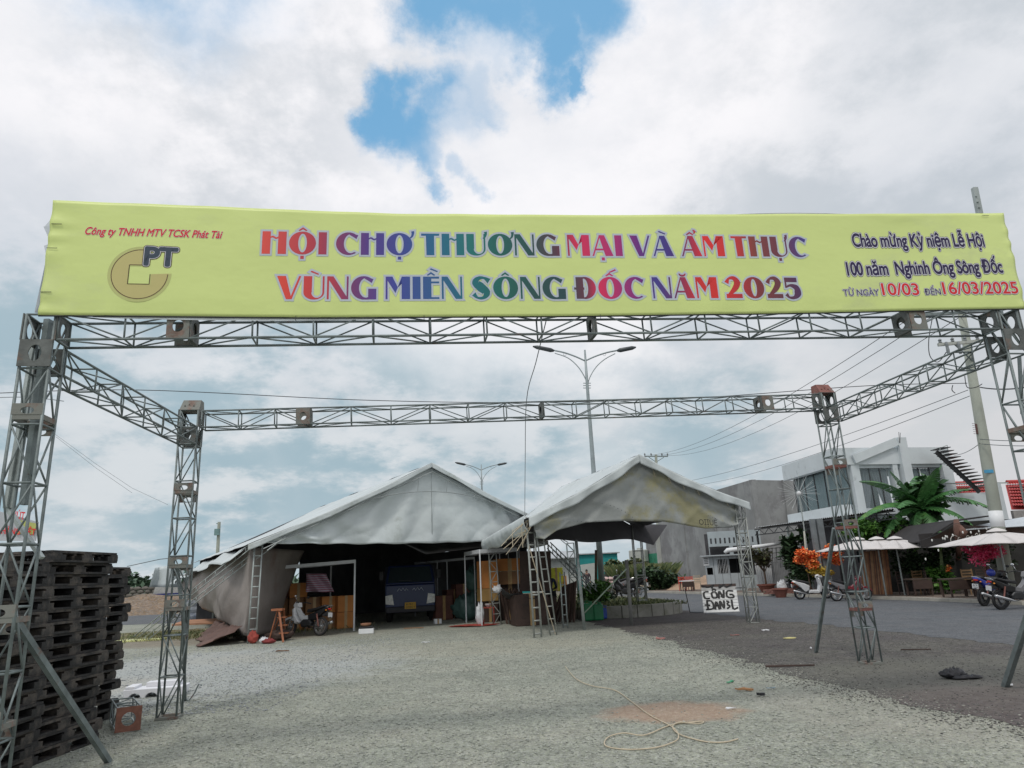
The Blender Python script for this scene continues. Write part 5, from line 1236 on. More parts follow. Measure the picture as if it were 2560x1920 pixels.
pole('rough dark stake standing beside the lamp post', at(1490, 1490, 27), at(1490, 1375, 27), .05, BARK)
# scraps lying on the yard
def scrap(name, label, cat, px, py, poly, h, m, rz=0):
    p = gr(px, py); poly = [(x * .72, y * .72) for x, y in poly] if name == 'litter' else poly; mb = MB(); mb.prism(poly, h, (0, 0, .008), Vector((1, 0, 0)), Vector((0, 1, 0))); 
    mb.v = [(x, y, z + .02 * abs(nz2(x * 9, y * 9, px))) for x, y, z in mb.v]; o = mb.build(name, m); o.location = p; o.rotation_euler = (0, 0, rz); return tag(o, label, cat)
lf = lambda a, b: [(-a * .8, -.2 * b), (-a * .62, b * .7), (-a * .1, b * .35), (a * .35, b * .9), (a * .75, .1 * b), (a * .5, -b * .7), (-a * .05, -b * .3), (-a * .5, -b * .8)]
PINKP = mat('pink_scrap', (.42, .2, .18), .7); 
scrap('litter', 'green plastic scrap lying on the gravel', 'litter', 1826, 1708, lf(.10, .05), .012, mat('green_scrap', (.08, .36, .2), .5))
scrap('dry_leaf', 'curled orange brown leaf lying on the gravel right of the green scrap', 'leaf', 1862, 1728, lf(.15, .035), .02, mat('dry_leaf', (.38, .2, .09), .8), R(-25))
scrap('litter', 'small black clump of debris beside the curled brown leaf', 'litter', 1903, 1741, lf(.1, .06), .03, BAGK)
scrap('litter', 'blue grey wrapper lying right of the black debris', 'litter', 1928, 1724, lf(.11, .03), .01, mat('grey_scrap', (.3, .38, .42), .6), R(-8))
scrap('litter', 'white paper scrap at the right end of the earth patch', 'litter', 1828, 1775, lf(.11, .03), .01, PLATE_W)
scrap('litter', 'red paper scrap at the edge of the dark gravel', 'litter', 1652, 1599, lf(.2, .12), .03, PINKP)
scrap('litter', 'white paper scrap on the dark gravel near the right tent leg', 'litter', 1914, 1578, lf(.18, .1), .02, PLATE_W)
scrap('litter', 'yellow wrapper flattened on the dark gravel', 'litter', 1975, 1598, lf(.26, .09), .015, mat('yellow_scrap', (.55, .5, .22), .6))
scrap('litter', 'pale pink scrap on the dark gravel, left of the white paper', 'litter', 1838, 1590, lf(.2, .08), .015, PINKP)
scrap('litter', 'white card scrap under the foot of the right raking brace', 'litter', 2522, 1717, lf(.11, .05), .012, PLATE_W)
scrap('litter', 'white stick on the gravel by the slanting brace of the far right tower', 'litter', 2028, 1624, lf(.06, .03), .02, PLATE_W, R(60))
scrap('litter', 'pale rag near the front of the big tent', 'litter', 1065, 1608, lf(.2, .06), .02, PLATE_W); scrap('litter', 'brown board scrap lying before the truck', 'litter', 1035, 1572, lf(.6, .08), .02, CARD)
scrap('litter', 'grey board scrap lying on the pale gravel before the big tent', 'litter', 707, 1630, lf(.3, .07), .02, WOOD)
scrap('timber_offcut', 'long thin dark timber lying along the edge of the dark gravel', 'timber', 1975, 1668, [(-.38, -.01), (.38, -.03), (.38, -.005), (-.38, .015)], .02, WOOD_DARK)
scrap('timber_offcut', 'dark twig lying on the dark gravel beyond the far right tower', 'timber', 2290, 1627, [(-.26, -.008), (.26, -.018), (.26, -.002), (-.26, .01)], .015, WOOD_DARK)
lump('black_bag', 'crumpled black plastic bag lying on the dark gravel left of the right brace', 'bag', 2385, 1697, gr(2385, 1697).y, (.17, .09, .07), BAGK, 0, 21); lump('black_bag', 'flat black strip of plastic trailing from the crumpled black bag', 'bag', 2420, 1699, gr(2420, 1699).y, (.2, .05, .03), BAGK, 0, 22)
rr = random.Random(9)
for k, (x, y) in enumerate(((1610, 1811), (1590, 1835), (2040, 1800), (2000, 1905), (1480, 1650), (1240, 1700), (880, 1820), (760, 1700), (2200, 1770), (2300, 1880))):
    pass
# rope on the ground
def spline(P, n=8):
    P = [Vector(p) for p in P]; out = []
    for i in range(len(P) - 1):
        p0, p1, p2, p3 = P[max(i - 1, 0)], P[i], P[i + 1], P[min(i + 2, len(P) - 1)]
        for k in range(n): t_ = k / n; out.append(.5 * ((2 * p1) + (p2 - p0) * t_ + (2 * p0 - 5 * p1 + 4 * p2 - p3) * t_ ** 2 + (3 * p1 - p0 - 3 * p2 + p3) * t_ ** 3))
    return out + [P[-1]]
RP = [(1413, 1668), (1440, 1700), (1480, 1718), (1536, 1728), (1580, 1757), (1625, 1790), (1672, 1815), (1690, 1830), (1697, 1845), (1688, 1858), (1640, 1872), (1570, 1876), (1515, 1868), (1520, 1848), (1560, 1838), (1610, 1843), (1660, 1822), (1690, 1812), (1755, 1806), (1748, 1813), (1700, 1811), (1682, 1822), (1700, 1840), (1760, 1856), (1810, 1858), (1846, 1851)]
mb = MB(); pts = spline([gr(x, y) + Vector((0, 0, .014 + .006 * math.sin(i))) for i, (x, y) in enumerate(RP)], 7); mb.tube(pts, .0065, 6)
tag(mb.build('rope', ROPE, smooth=True), 'thin pale rope lying in loops over the brown earth patch', 'rope')
# things at the far left behind the gate
yb = gr(352, 1605); mb = MB(); mb.box((0, 0, .03), (2.2, .5, .05)); o = mb.build('yellow_board', mat('yellow_sheet', (.62, .64, .28), .5)); o.location = gr(325, 1604); o.rotation_euler = (0, 0, R(8)); tag(o, 'pale yellow board lying on the verge at the foot of the raking ladders', 'board')
mb = MB(); mb.box((0, 0, .04), (2.3, 1.3, .06)); o = mb.build('plywood_sheet', mat('orange_ply', (.42, .22, .13), .8, 0, .2, 2)); o.location = at(520, 1572, 29) * 1; o.location.z = .28; o.rotation_euler = (R(4), 0, R(4)); tag(o, 'orange brown plywood sheet lying under the brown side sheet', 'board')
mb = MB()
for k in range(3): mb.lathe([(.5, k * .34), (.56, k * .34 + .17), (.5, k * .34 + .33)], (0, 0, 0), 16)
o = mb.build('fabric_roll', mat('roll_cloth', (.42, .44, .46), .8, 0, .3, 2, (.12, .18, .3), .4, 1.5)); o.location = gr(480, 1548); tag(o, 'pile of grey and blue rolled cloth under the lifted side sheet', 'cloth roll')
tr_ = thing('board_stack', 'stack of pale boards on a blue trailer behind the rear left tower', 'trailer', at(440, 1480, 90)); tr_.location.z = 0; tr_.scale = (1.5, 1.5, 1.1)
for k in range(9): bxp('board', (0, 0, 1.15 + k * .12), (3.0 - .05 * k, 1.6, .09), mat('stack_board', (.42, .42, .41), .8, 0, .15, 2), tr_)
bxp('trailer_bed', (0, 0, .85), (3.6, 1.9, .45), mat('trailer_blue', (.02, .03, .14), .5), tr_)
for s_ in (-1, 1):
    mb = MB(); mb.lathe([(.1, -.12), (.42, -.12), (.42, .12), (.1, .12)], (s_ * 1.1, -.9, .42), 14, 'Y'); mb.build('wheel', RUBBER, tr_)
fl_ = MB(); fl_.grid(lambda u, v: at(388 + 75 * u - 14 * (1 - v), 1468 - (1 - 0) * (48 + 14 * u) * v, 47 + .5 * math.sin(u * 9)), 14, 6, .02); tag(fl_.build('white_tarp', TARP, smooth=True), 'white tarpaulin hanging at the far end of the brown side sheet', 'tarpaulin')
# stone rubble wall and trees
rw = thing('rubble_wall', 'long low dark wall of stacked sacks beyond the side road at left', 'wall', (-58, 92, 0)); rr = random.Random(3)
SACK = mat('grey_sack', (.13, .12, .105), .9, 0, .4, 3)
for k in range(5):
    for i in range(34):
        x = -70 + i * 1.02 + (k % 2) * .5; y = 97 - (i * .10) + rr.uniform(-.1, .1); mb = MB(); mb.ell((0, 0, 0), (.52, .3, .26), 8, 5); o = mb.build('sack', SACK, rw); o.location = Vector((x, y, .25 + k * .42)) - rw.location
# ------------------------------------------------------------------ buildings on the right
def along(C, d, px, z=2.0):
    """distance along a wall line from C at which photo column px falls"""
    lo, hi = -5.0, 60.0; s0 = proj((C.x, C.y, z))[0] < px
    f = lambda t_: proj((C.x + d.x * t_, C.y + d.y * t_, z))[0] - px
    if f(lo) * f(hi) > 0: return hi
    for _ in range(50):
        m_ = (lo + hi) / 2
        if f(lo) * f(m_) <= 0: hi = m_
        else: lo = m_
    return lo
def hit(C, d, px, py):
    """(distance along the wall, height) seen at a photo pixel"""
    n = Vector((-d.y, d.x, 0)); r_ = ray(px, py); t_ = (Vector((C.x, C.y, EYE)) - CAM).dot(n) / r_.dot(n); p = CAM + r_ * t_
    return (p - Vector((C.x, C.y, 0))).dot(d), p.z
def wall(name, C, d, s0, s1, z0, z1, holes, th, m, parent, inward=1):
    """wall with rectangular openings that are really open"""
    n = Vector((-d.y, d.x, 0)) * inward; S = sorted({s0, s1} | {h[0] for h in holes} | {h[1] for h in holes}); Z = sorted({z0, z1} | {h[2] for h in holes} | {h[3] for h in holes})
    S = [s for s in S if s0 <= s <= s1]; Z = [z for z in Z if z0 <= z <= z1]
    solid = lambda i, j: 0 <= i < len(S) - 1 and 0 <= j < len(Z) - 1 and not any(h[0] < (S[i] + S[i + 1]) / 2 < h[1] and h[2] < (Z[j] + Z[j + 1]) / 2 < h[3] for h in holes)
    P = lambda s, z, k: Vector((C.x, C.y, 0)) + d * s + Vector((0, 0, z)) + n * (th * k)
    mb = MB()
    for i in range(len(S) - 1):
        for j in range(len(Z) - 1):
            if not solid(i, j): continue
            a, b, c, e = S[i], S[i + 1], Z[j], Z[j + 1]
            for k in (0, 1): mb.add([P(a, c, k), P(b, c, k), P(b, e, k), P(a, e, k)], [(0, 1, 2, 3)])
            for (ii, jj, q) in ((i - 1, j, (a, c, a, e)), (i + 1, j, (b, c, b, e)), (i, j - 1, (a, c, b, c)), (i, j + 1, (a, e, b, e))):
                if not solid(ii, jj): mb.add([P(q[0], q[1], 0), P(q[2], q[3], 0), P(q[2], q[3], 1), P(q[0], q[1], 1)], [(0, 1, 2, 3)])
    return mb.build(name, m, parent, world=True)
V2 = lambda x, y: Vector((x, y, 0)).normalized()
# grey concrete block
gd, gd2 = V2(-.148, .989), V2(.9, .43)
Cg = at(1879, 1199, 50.0); zG = Cg.z; Cg = Vector((Cg.x, Cg.y, 0)); Lg = along(Cg, gd, 1655); 
gb = thing('concrete_building', 'tall windowless raw concrete building behind the right tent', 'building', Cg)
wall('wall', Cg, gd, 0, Lg, 0, zG, [], .3, CONC, gb, -1); wall('wall', Cg, gd2, 0.004, 11, 0, zG - .02, [], .3, CONC, gb)
mb = MB(); e0 = Cg + gd * Lg; e1 = Cg + gd2 * 11; 
mb.add([L3(Cg, zG - .05), L3(e0, zG - .05), L3(e0 + gd2 * 11, zG - .05), L3(e1, zG - .05)], [(0, 1, 2, 3)]); mb.build('roof', CONC, gb, world=True)
for t_ in (0.0, .33, .66): mb = MB(); p = Cg + gd * (Lg * t_ + .2) - V2(gd.y, -gd.x) * -.04; mb.bar(L3(p, 0), L3(p, zG), .26, .1, up=gd); mb.build('column', CONC, gb, world=True)
mb = MB(); p = Cg + gd2 * 2.9 + V2(gd2.y, -gd2.x) * .03; mb.bar(L3(p, 0), L3(p, zG), .2, .08, up=gd2); mb.build('column', CONC, gb, world=True)
# grey gate pillar and green gate at its far end
gp = thing('green_gate', 'green sheet metal gate under a slotted concrete lintel, left of the concrete building', 'gate', Cg + gd * (Lg + .5))
Cw = Cg + gd * (Lg + .2); wd = gd; s1 = along(Cw, wd, 1622); 
z0, z1 = .1, hit(Cw, wd, 1640, 1383)[1]
mb = MB(); mb.bar(L3(Cw, 0), L3(Cw, hit(Cw, wd, 1657, 1312)[1]), .6, .5); mb.build('pillar', CONC_PALE, gp, world=True)
GG = mat('gate_green', (.03, .22, .13), .6, 0, .2, 2, (.06, .16, .1), .3, 3)
for k in range(6): mb = MB(); a = Cw + wd * (.4 + (s1 - .4) * k / 6); b = Cw + wd * (.4 + (s1 - .4) * (k + .93) / 6); mb.bar(L3(a, (z0 + z1) / 2), L3(b, (z0 + z1) / 2), .05, z1 - z0); mb.build('panel', GG, gp, world=True)
hs = [(.5 + s1 * k / 9, .5 + s1 * (k + .5) / 9, z1 + .5, z1 + 1.1) for k in range(8)]
wall('lintel', Cw + V2(gd.y, -gd.x) * 0, wd, .31, s1 + .4, z1 + .004, z1 + 1.7, hs, .2, CONC, gp, -1)
# white house with a slotted parapet
Cs = at(1768, 1330, 46.0); zS = Cs.z; Cs = Vector((Cs.x, Cs.y, 0)); sd = V2(.62, -.35) if False else V2(.985, -.17)
WB = mat('pale_blue_wall', (.40, .455, .475), .8, 0, .12, 1.2, (.33, .36, .36), .3, 2)
sh = thing('slotted_house', 'pale house front with a row of narrow slots over dark openings', 'house', Cs)
Ls = along(Cs, sd, 1902, 3); zt = lambda px, py: hit(Cs, sd, px, py)[1]
hs = []
for k in range(11):
    a, _ = hit(Cs, sd, 1775 + k * 11.6, 1350); b, _ = hit(Cs, sd, 1779.5 + k * 11.6, 1350); hs.append((a, b, zt(1800, 1359), zt(1800, 1345)))
zb_ = zt(1800, 1366)
for (xa, xb) in ((1776, 1826), (1835, 1890)): hs.append((hit(Cs, sd, xa, 1390)[0], hit(Cs, sd, xb, 1390)[0], .9, zb_))
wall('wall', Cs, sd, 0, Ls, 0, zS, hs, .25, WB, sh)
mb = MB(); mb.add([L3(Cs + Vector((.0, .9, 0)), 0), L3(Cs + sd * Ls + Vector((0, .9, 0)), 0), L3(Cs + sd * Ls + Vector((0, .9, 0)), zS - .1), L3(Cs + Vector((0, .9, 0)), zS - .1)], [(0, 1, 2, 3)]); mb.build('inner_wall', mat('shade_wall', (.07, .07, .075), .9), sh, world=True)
# kiosk
KI = mat('kiosk_metal', (.42, .46, .48), .6, .1, .12, 2, (.3, .32, .32), .3, 3)
Ck = at(1762, 1392, 42.5); zK = Ck.z; Ck = Vector((Ck.x, Ck.y, 0)); kd = V2(.975, -.22); kn = V2(.22, .975); Lk = along(Ck, kd, 1852)
ki = thing('kiosk', 'grey metal kiosk with barred window standing on the pavement behind the white sign', 'kiosk', Ck)
win = [(hit(Ck, kd, a, 1415)[0], hit(Ck, kd, b, 1415)[0], hit(Ck, kd, 1800, c)[1], hit(Ck, kd, 1800, e)[1]) for a, b, c, e in ((1763, 1781, 1436, 1418), (1794, 1821, 1434, 1398), (1824, 1849, 1434, 1398))]
wall('front_wall', Ck, kd, 0, Lk, .12, zK, win, .04, KI, ki); wall('side_wall', Ck, kn, .04, 1.6, .12, zK, [], .04, KI, ki, -1); wall('side_wall', Ck + kd * Lk, kn, .04, 1.6, .12, zK, [], .04, KI, ki, 1); wall('back_wall', Ck + kn * 1.6, kd, 0, Lk, .12, zK, [], .04, BLACK, ki)
mb = MB(); q = [Ck - kd * .25 - kn * .35, Ck + kd * (Lk + .2) - kn * .35, Ck + kd * (Lk + .2) + kn * 1.8, Ck - kd * .25 + kn * 1.8]; mb.hexa([L3(p, zK + .004) for p in q], [L3(p, zK + .07) for p in q]); mb.build('roof', KI, ki, world=True)
for k in range(7):
    a = win[1][0] + (win[1][1] - win[1][0]) * (k + .5) / 7; mb = MB(); mb.bar(L3(Ck + kd * a - kn * .01, win[1][2]), L3(Ck + kd * a - kn * .01, win[1][3]), .02); mb.build('window_bar', WHITE, ki, world=True)
for k in (1, 2, 3, 4): mb = MB(); a = Lk * k / 4.6; mb.bar(L3(Ck + kd * a - kn * .012, .14), L3(Ck + kd * a - kn * .012, zK), .03, .012, up=kd); mb.build('seam', DARKMETAL, ki, world=True)
mb = MB(); mb.box((0, 0, 0), (.32, .02, .5)); o = mb.build('notice', PLATE_W, ki); o.location = hit and (kd * hit(Ck, kd, 1765, 1403)[0] - kn * .05 + Vector((0, 0, hit(Ck, kd, 1765, 1403)[1]))); o.rotation_euler = (0, 0, math.atan2(kd.y, kd.x))
for k in range(4): mb = MB(); mb.box((0, -.013, .16 - .1 * k), (.22, .004, .04)); oo = mb.build('notice_line', INK, o)
# the cafe: two storeys, glazed above
Cc = at(2108, 1121, 35.0); zC = Cc.z; Cc = Vector((Cc.x, Cc.y, 0)); cd1, cd2 = V2(-.09, .996), V2(.975, .22)
cf_ = thing('cafe_building', 'white two storey cafe with curtained glass upper floor behind the banana plant', 'building', Cc)
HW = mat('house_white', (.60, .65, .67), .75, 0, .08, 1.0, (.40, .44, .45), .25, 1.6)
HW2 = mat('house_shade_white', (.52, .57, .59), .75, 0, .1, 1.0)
L1_ = along(Cc, cd1, 1990, 5.5); L2_ = along(Cc, cd2, 2384, 5)
zf = hit(Cc, cd2, 2112, 1163)[1]; zs_ = hit(Cc, cd2, 2112, 1262)[1]
S2 = lambda px, py=1200: hit(Cc, cd2, px, py)[0]
# left (glazed) face: fascia, glass with mullions, slab
wall('fascia', Cc + V2(-.996, -.09) * .15, cd1, -.15, L1_ + .2, zf, zC, [], .4, HW, cf_, 1)
wall('slab', Cc + V2(-.996, -.09) * .18, cd1, -.15, L1_ + .1, zs_ - .62, zs_, [], .5, HW, cf_, 1)
def curtain(C, d, s0, s1, z0, z1, m, gap=None, inset=.25, side=1):
    n = Vector((-d.y, d.x, 0)) * side; mb = MB(); 
    def fn(u, v):
        w_ = (u - .5) * 2
        s = s0 + (s1 - s0) * (.5 + w_ * .5)
        if gap is not None: # tied back to both sides
            k = 1 - (1 - v) ** 1.6 * gap; s = (s0 if u < .5 else s1) + ((u if u < .5 else u - 1) * (s1 - s0)) * k
        return tuple(Vector((C.x, C.y, 0)) + d * s + n * (inset + .05 * math.sin(u * 70)) + Vector((0, 0, z0 + (z1 - z0) * v)))
    if gap is None: mb.grid(fn, 90, 4)
    else:
        mb.grid(lambda u, v: fn(u * .4999, v), 60, 8); mb.grid(lambda u, v: fn(.5001 + u * .4999, v), 60, 8)
    return mb
CUR = mat('curtain', (.22, .23, .27), .8, 0, .2, 2); CURT = mat('curtain_teal', (.15, .22, .24), .8, 0, .2, 2); GLS = bpy.data.materials.new('window_glass'); GLS.use_nodes = True
b_ = GLS.node_tree.nodes['Principled BSDF']; b_.inputs['Base Color'].default_value = (.35, .45, .46, 1); b_.inputs['Roughness'].default_value = .06; b_.inputs['Alpha'].default_value = .32; MAT['window_glass'] = GLS
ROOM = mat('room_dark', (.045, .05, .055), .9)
for k in range(5):
    a, b = L1_ * k / 5, L1_ * (k + 1) / 5; mb = MB(); P = lambda s, z: L3(Cc + cd1 * s, z); mb.add([P(a + .03, zs_), P(b - .03, zs_), P(b - .03, zf), P(a + .03, zf)], [(0, 1, 2, 3)]); mb.build('glass_pane', GLS, cf_, world=True)
    mb = MB(); mb.bar(P(a, zs_), P(a, zf), .06); mb.build('mullion', DARKMETAL, cf_, world=True)
curtain(Cc, cd1, .4, L1_ - .1, zs_, zf, None, None, .35, -1).build('curtain', CURT, cf_, world=True, smooth=True)
# right face: fascia, pillars, bays
wall('fascia', Cc + V2(.22, -.975) * .15, cd2, -.14, L2_, zf + .004, zC + .004, [], .4, HW, cf_)
zl = hit(Cc, cd2, 2300, 1166)[1]
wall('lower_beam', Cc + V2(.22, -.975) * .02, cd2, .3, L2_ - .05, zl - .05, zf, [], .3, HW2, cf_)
zp0 = zs_ - .9
for (xa, xb, h_, out) in ((2124, 2144, zf, .1), (2228, 2240, zf, .1), (2247, 2268, zC + .5, .3), (2352, 2374, zf, .1)):
    a, b = S2(xa, 1170), S2(xb, 1170); a, b = min(a, b), max(a, b)
    wall('pillar', Cc + V2(.22, -.975) * (out + .02), cd2, a, b, zp0, h_, [], .3 + out, HW, cf_)
mb = MB(); a = Cc + V2(.22, -.975) * .25; mb.bar(L3(a + cd2 * .3, zf + .25), L3(a + cd2 * S2(2250), zC + .3), .12, .42); mb.build('sloping_fascia', HW, cf_, world=True)
for (xa, xb) in ((2145, 2228), (2268, 2352)):
    a, b = S2(xa, 1180) + .05, S2(xb, 1180) - .02
    for k in range(3):
        s_a, s_b = a + (b - a) * k / 3, a + (b - a) * (k + 1) / 3; mb = MB(); P = lambda s, z: L3(Cc + cd2 * s + V2(-.22, .975) * .05, z); mb.add([P(s_a + .02, zp0), P(s_b - .02, zp0), P(s_b - .02, zl - .06), P(s_a + .02, zl - .06)], [(0, 1, 2, 3)]); mb.build('glass_pane', GLS, cf_, world=True)
        mb = MB(); mb.bar(P(s_a, zp0), P(s_a, zl - .06), .05); mb.build('mullion', DARKMETAL, cf_, world=True)
    curtain(Cc, cd2, a, b, zp0, zl - .06, None, .78, .3, 1).build('curtain', CUR, cf_, world=True, smooth=True)
mb = MB(); mb.add([L3(Cc + cd2 * s + V2(-.22, .975) * .12, z) for s, z in ((S2(2240) + .0, zp0), (S2(2247) + .02, zp0), (S2(2247) + .02, zl), (S2(2240), zl))], [(0, 1, 2, 3)]); mb.build('curtain', CUR, cf_, world=True)
# back walls (with windows that let the sky through) and floor, roof
bk = Cc + cd1 * (L1_ - .05)
hsb = [(S2(2150) + 1.1, S2(2150) + 2.3, zs_ + .2, zs_ + 1.6), (S2(2285) + 1.6, S2(2285) + 2.7, zs_ - .1, zs_ + 1.1), (S2(2285) + 1.6, S2(2285) + 2.7, zs_ + 1.2, zs_ + 2.1), (S2(2285) + 2.8, S2(2285) + 3.6, zs_ - .1, zs_ + 2.1)]
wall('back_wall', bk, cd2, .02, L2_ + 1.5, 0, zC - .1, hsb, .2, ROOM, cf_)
mb = MB(); q = [Cc + cd2 * .05, Cc + cd2 * L2_, bk + cd2 * L2_, bk + cd2 * .05]; mb.hexa([L3(p, zC - .3) for p in q], [L3(p, zC - .02) for p in q]); mb.build('roof', HW, cf_, world=True)
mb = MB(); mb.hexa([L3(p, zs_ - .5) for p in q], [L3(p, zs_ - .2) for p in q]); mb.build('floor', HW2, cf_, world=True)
mb = MB(); a = Cc + cd2 * (L2_ + .0); mb.bar(L3(a, 3.0), L3(a + V2(-.22, .975) * 1.2, 3.0), .1, .1); 
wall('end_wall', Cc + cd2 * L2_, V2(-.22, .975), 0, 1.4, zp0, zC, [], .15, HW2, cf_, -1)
tk_ = MB(); p = at(2238, 1112, 39); tk_.lathe([(.5, 0), (.55, .2), (.5, .42), (.2, .5)], (0, 0, 0), 14); o = tk_.build('water_tank', mat('tank_green', (.02, .25, .2), .4)); o.location = (p.x, p.y, zC - .02); tag(o, 'green water tank showing over the cafe roof parapet', 'tank')
# ground floor, dark front with grilles
gw = Cc + V2(-.3, .9) * .4
wall('ground_floor_wall', gw, cd1, 0, L1_ * .9, .12, zs_ - .5, [], .2, mat('stucco_dark', (.13, .13, .14), .9, 0, .25, 1), cf_, 1)
hsg = [(S2(2150, 1340) + k * 1.05, S2(2150, 1340) + k * 1.05 + .9, 1.4, 2.9) for k in range(5)]
wall('ground_floor_wall', gw, cd2, 0, L2_, .12, zs_ - .5, hsg, .2, mat('stucco_dark', (.13, .13, .14)), cf_)
for k in range(5):
    mb = MB(); P = lambda s, z: L3(gw + cd2 * s + V2(-.22, .975) * .1, z); s_ = hsg[k][0]; mb.add([P(s_, 1.4), P(s_ + .9, 1.4), P(s_ + .9, 2.9), P(s_, 2.9)], [(0, 1, 2, 3)]); mb.build('glass_pane', GLASS_DK, cf_, world=True)
    for j in range(1, 3): mb = MB(); mb.bar(P(s_ + .3 * j, 1.4) - V2(-.22, .975) * .12, P(s_ + .3 * j, 2.9) - V2(-.22, .975) * .12, .03); mb.build('grille_bar', DARKMETAL, cf_, world=True)
for x_ in (2045, 2062): 
    p = at(x_, 1400, 33.5); mb = MB(); mb.bar((p.x, p.y, .12), (p.x, p.y, zs_ - .7), .28 if x_ == 2062 else .2); mb.build('column', mat('column_grey', (.17, .19, .2), .8), cf_, world=True)
# corrugated awning in front
aw = thing('awning', 'long corrugated awning on a dark lattice edge beam, running across the cafe front', 'awning', at(2060, 1300, 33)); aw.location.z = 0
Pa, Pb = at(1886, 1319, 40), at(2236, 1271, 30.5)
def awn(u, v):
    p = Pa * (1 - u) + Pb * u; q = p + V2(.5, 1) * 4.2; q.z = p.z + .12; r_ = p * (1 - v) + q * v; r_.z += .025 * math.sin(u * 2 * math.pi * 70); return tuple(r_)
mb = MB(); mb.grid(awn, 420, 1, .006, 1); mb.build('corrugated_sheet', [mat('zinc_white', (.55, .57, .58), .5, .2, .15, 1.5), mat('zinc_under', (.07, .07, .075), .8)], aw, world=True)
mb = MB(); dz = Vector((0, 0, -.12)); mb.bar(Pa + dz, Pb + dz, .05); mb.build('edge_beam', DARKMETAL, aw, world=True); mb = MB(); dz2 = Vector((0, 0, -.42)); mb.bar(Pa + dz2, Pb + dz2, .05); mb.build('edge_beam', DARKMETAL, aw, world=True)
mb = MB()
for k in range(24):
    a = Pa + (Pb - Pa) * k / 24; b = Pa + (Pb - Pa) * (k + 1) / 24; mb.bar(a + (dz if k % 2 else dz2), b + (dz2 if k % 2 else dz), .025)
mb.build('web', DARKMETAL, aw, world=True)
for u in (.015, .28, .62): p = Pa + (Pb - Pa) * u + V2(.5, 1) * .1; mb = MB(); mb.bar(L3(p, .12), L3(p, p.z - .2), .09); mb.build('post', DARKMETAL if u != .28 else STEEL_PALE, aw, world=True)
# star shaped light frame on a thin mast
sm = at(1997, 1233, 34.2); st_ = thing('star_lamp', 'large starburst of thin rods on a slim mast before the glazed corner', 'star lamp', (sm.x, sm.y, .12))
mb = MB(); mb.tube([(sm.x, sm.y, .12), sm], .03, 7); mb.build('mast', STEEL_PALE, st_, world=True); mb = MB(); mb.ell(sm, (.11, .11, .11), 10, 6); mb.build('hub', WHITE, st_, world=True)
rr = random.Random(12); THIN = mat('rod_white', (.5, .53, .53), .5)
for k in range(34):
    a = 2 * math.pi * k / 34 + rr.uniform(-.04, .04); r_ = rr.uniform(.85, 1.05); v = Vector((math.cos(a), rr.uniform(-.5, .5), math.sin(a))).normalized() * r_; mb = MB(); mb.tube([sm + v * .1, sm + v], .0065, 4, False); mb.build('rod', THIN, st_, world=True)
# white wall, stair, red roofs on the far right
rw_ = thing('white_outbuilding', 'plain white walled outbuilding right of the cafe, under the dark open stair', 'building', at(2450, 1300, 36)); rw_.location.z = 0
Ca = at(2362, 1234, 36.0); za = Ca.z; Ca = Vector((Ca.x, Ca.y, 0)); ad = V2(.99, .12)
wall('wall', Ca, ad, -1.0, along(Ca, ad, 2490, 3), 0, za, [], .2, HW, rw_)
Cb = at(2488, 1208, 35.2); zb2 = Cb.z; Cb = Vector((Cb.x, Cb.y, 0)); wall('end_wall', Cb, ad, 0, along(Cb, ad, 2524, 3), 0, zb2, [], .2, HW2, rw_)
mb = MB(); mb.bar(at(2345, 1209, 36), at(2520, 1207, 36), .06); mb.build('rail', STEEL_PALE, rw_, world=True)
mb = MB(); mb.bar(at(2392, 1232, 35.9), at(2435, 1218, 35.9), .05); mb.build('rail', STEEL_PALE, rw_, world=True)
TILE = mat('red_tile', (.42, .05, .045), .6, 0, .2, 2)
def tiled(label, P, nu, nv):
    A, B, C_, D = [Vector(p) for p in P]; r_ = thing('tiled_roof', label, 'roof', (A + B) / 2)
    mb = MB()
    for j in range(nv):
        def fn(u, v, j=j):
            vv = (j + v) / nv; p = (A * (1 - u) + B * u) * (1 - vv) + (D * (1 - u) + C_ * u) * vv; p.z += .05 * abs(math.sin(u * math.pi * nu)) + .07 * (1 - v); p.y -= .05 * (1 - v); return tuple(p)
        mb.grid(fn, nu * 6, 1)
    o = mb.build('tiles', TILE, r_, world=True); o['kind'] = 'stuff'
    mb = MB(); dn = Vector((0, .15, -.12)); mb.hexa([A + dn, B + dn, C_ + dn, D + dn], [p + Vector((0, 0, .05)) + dn for p in (A, B, C_, D)]); mb.build('roof_deck', TILE, r_, world=True)
    mb = MB(); mb.tube([D + Vector((0, 0, .08)), C_ + Vector((0, 0, .08))], .1, 8); mb.build('ridge', TILE, r_, world=True); return r_
tiled('red tiled roof showing through below the dark open stair', (at(2388, 1236, 41), at(2470, 1236, 41), at(2470, 1209, 43), at(2386, 1211, 43)), 14, 4)
tiled('bright red tiled roof slope at the right edge behind the utility pole', (at(2532, 1268, 38), at(2640, 1268, 38), at(2620, 1204, 41.5), at(2517, 1208, 41.5)), 16, 8)
mb = MB(); a, b = at(2528, 1272, 38.1), at(2640, 1272, 38.1); mb.bar(L3(a, a.z - 1.6), L3(b, a.z - 1.6), .2, 3.0); tag(mb.build('brick_house_wall', mat('rough_brick', (.27, .26, .25), .9, 0, .3, 3)), 'rough grey wall under the red roof at the right edge', 'house wall')
sr = thing('open_stair', 'dark steel stair with open treads slanting down beside the cafe roof', 'stair', at(2400, 1170, 34.6))
a, b = at(2352, 1126, 34.6), at(2462, 1228, 34.6)
for off__ in (.4,): mb = MB(); mb.bar(a + Vector((0, off__, 0)), b + Vector((0, off__, 0)), .10, .20); mb.build('stringer', DARKMETAL, sr, world=True)
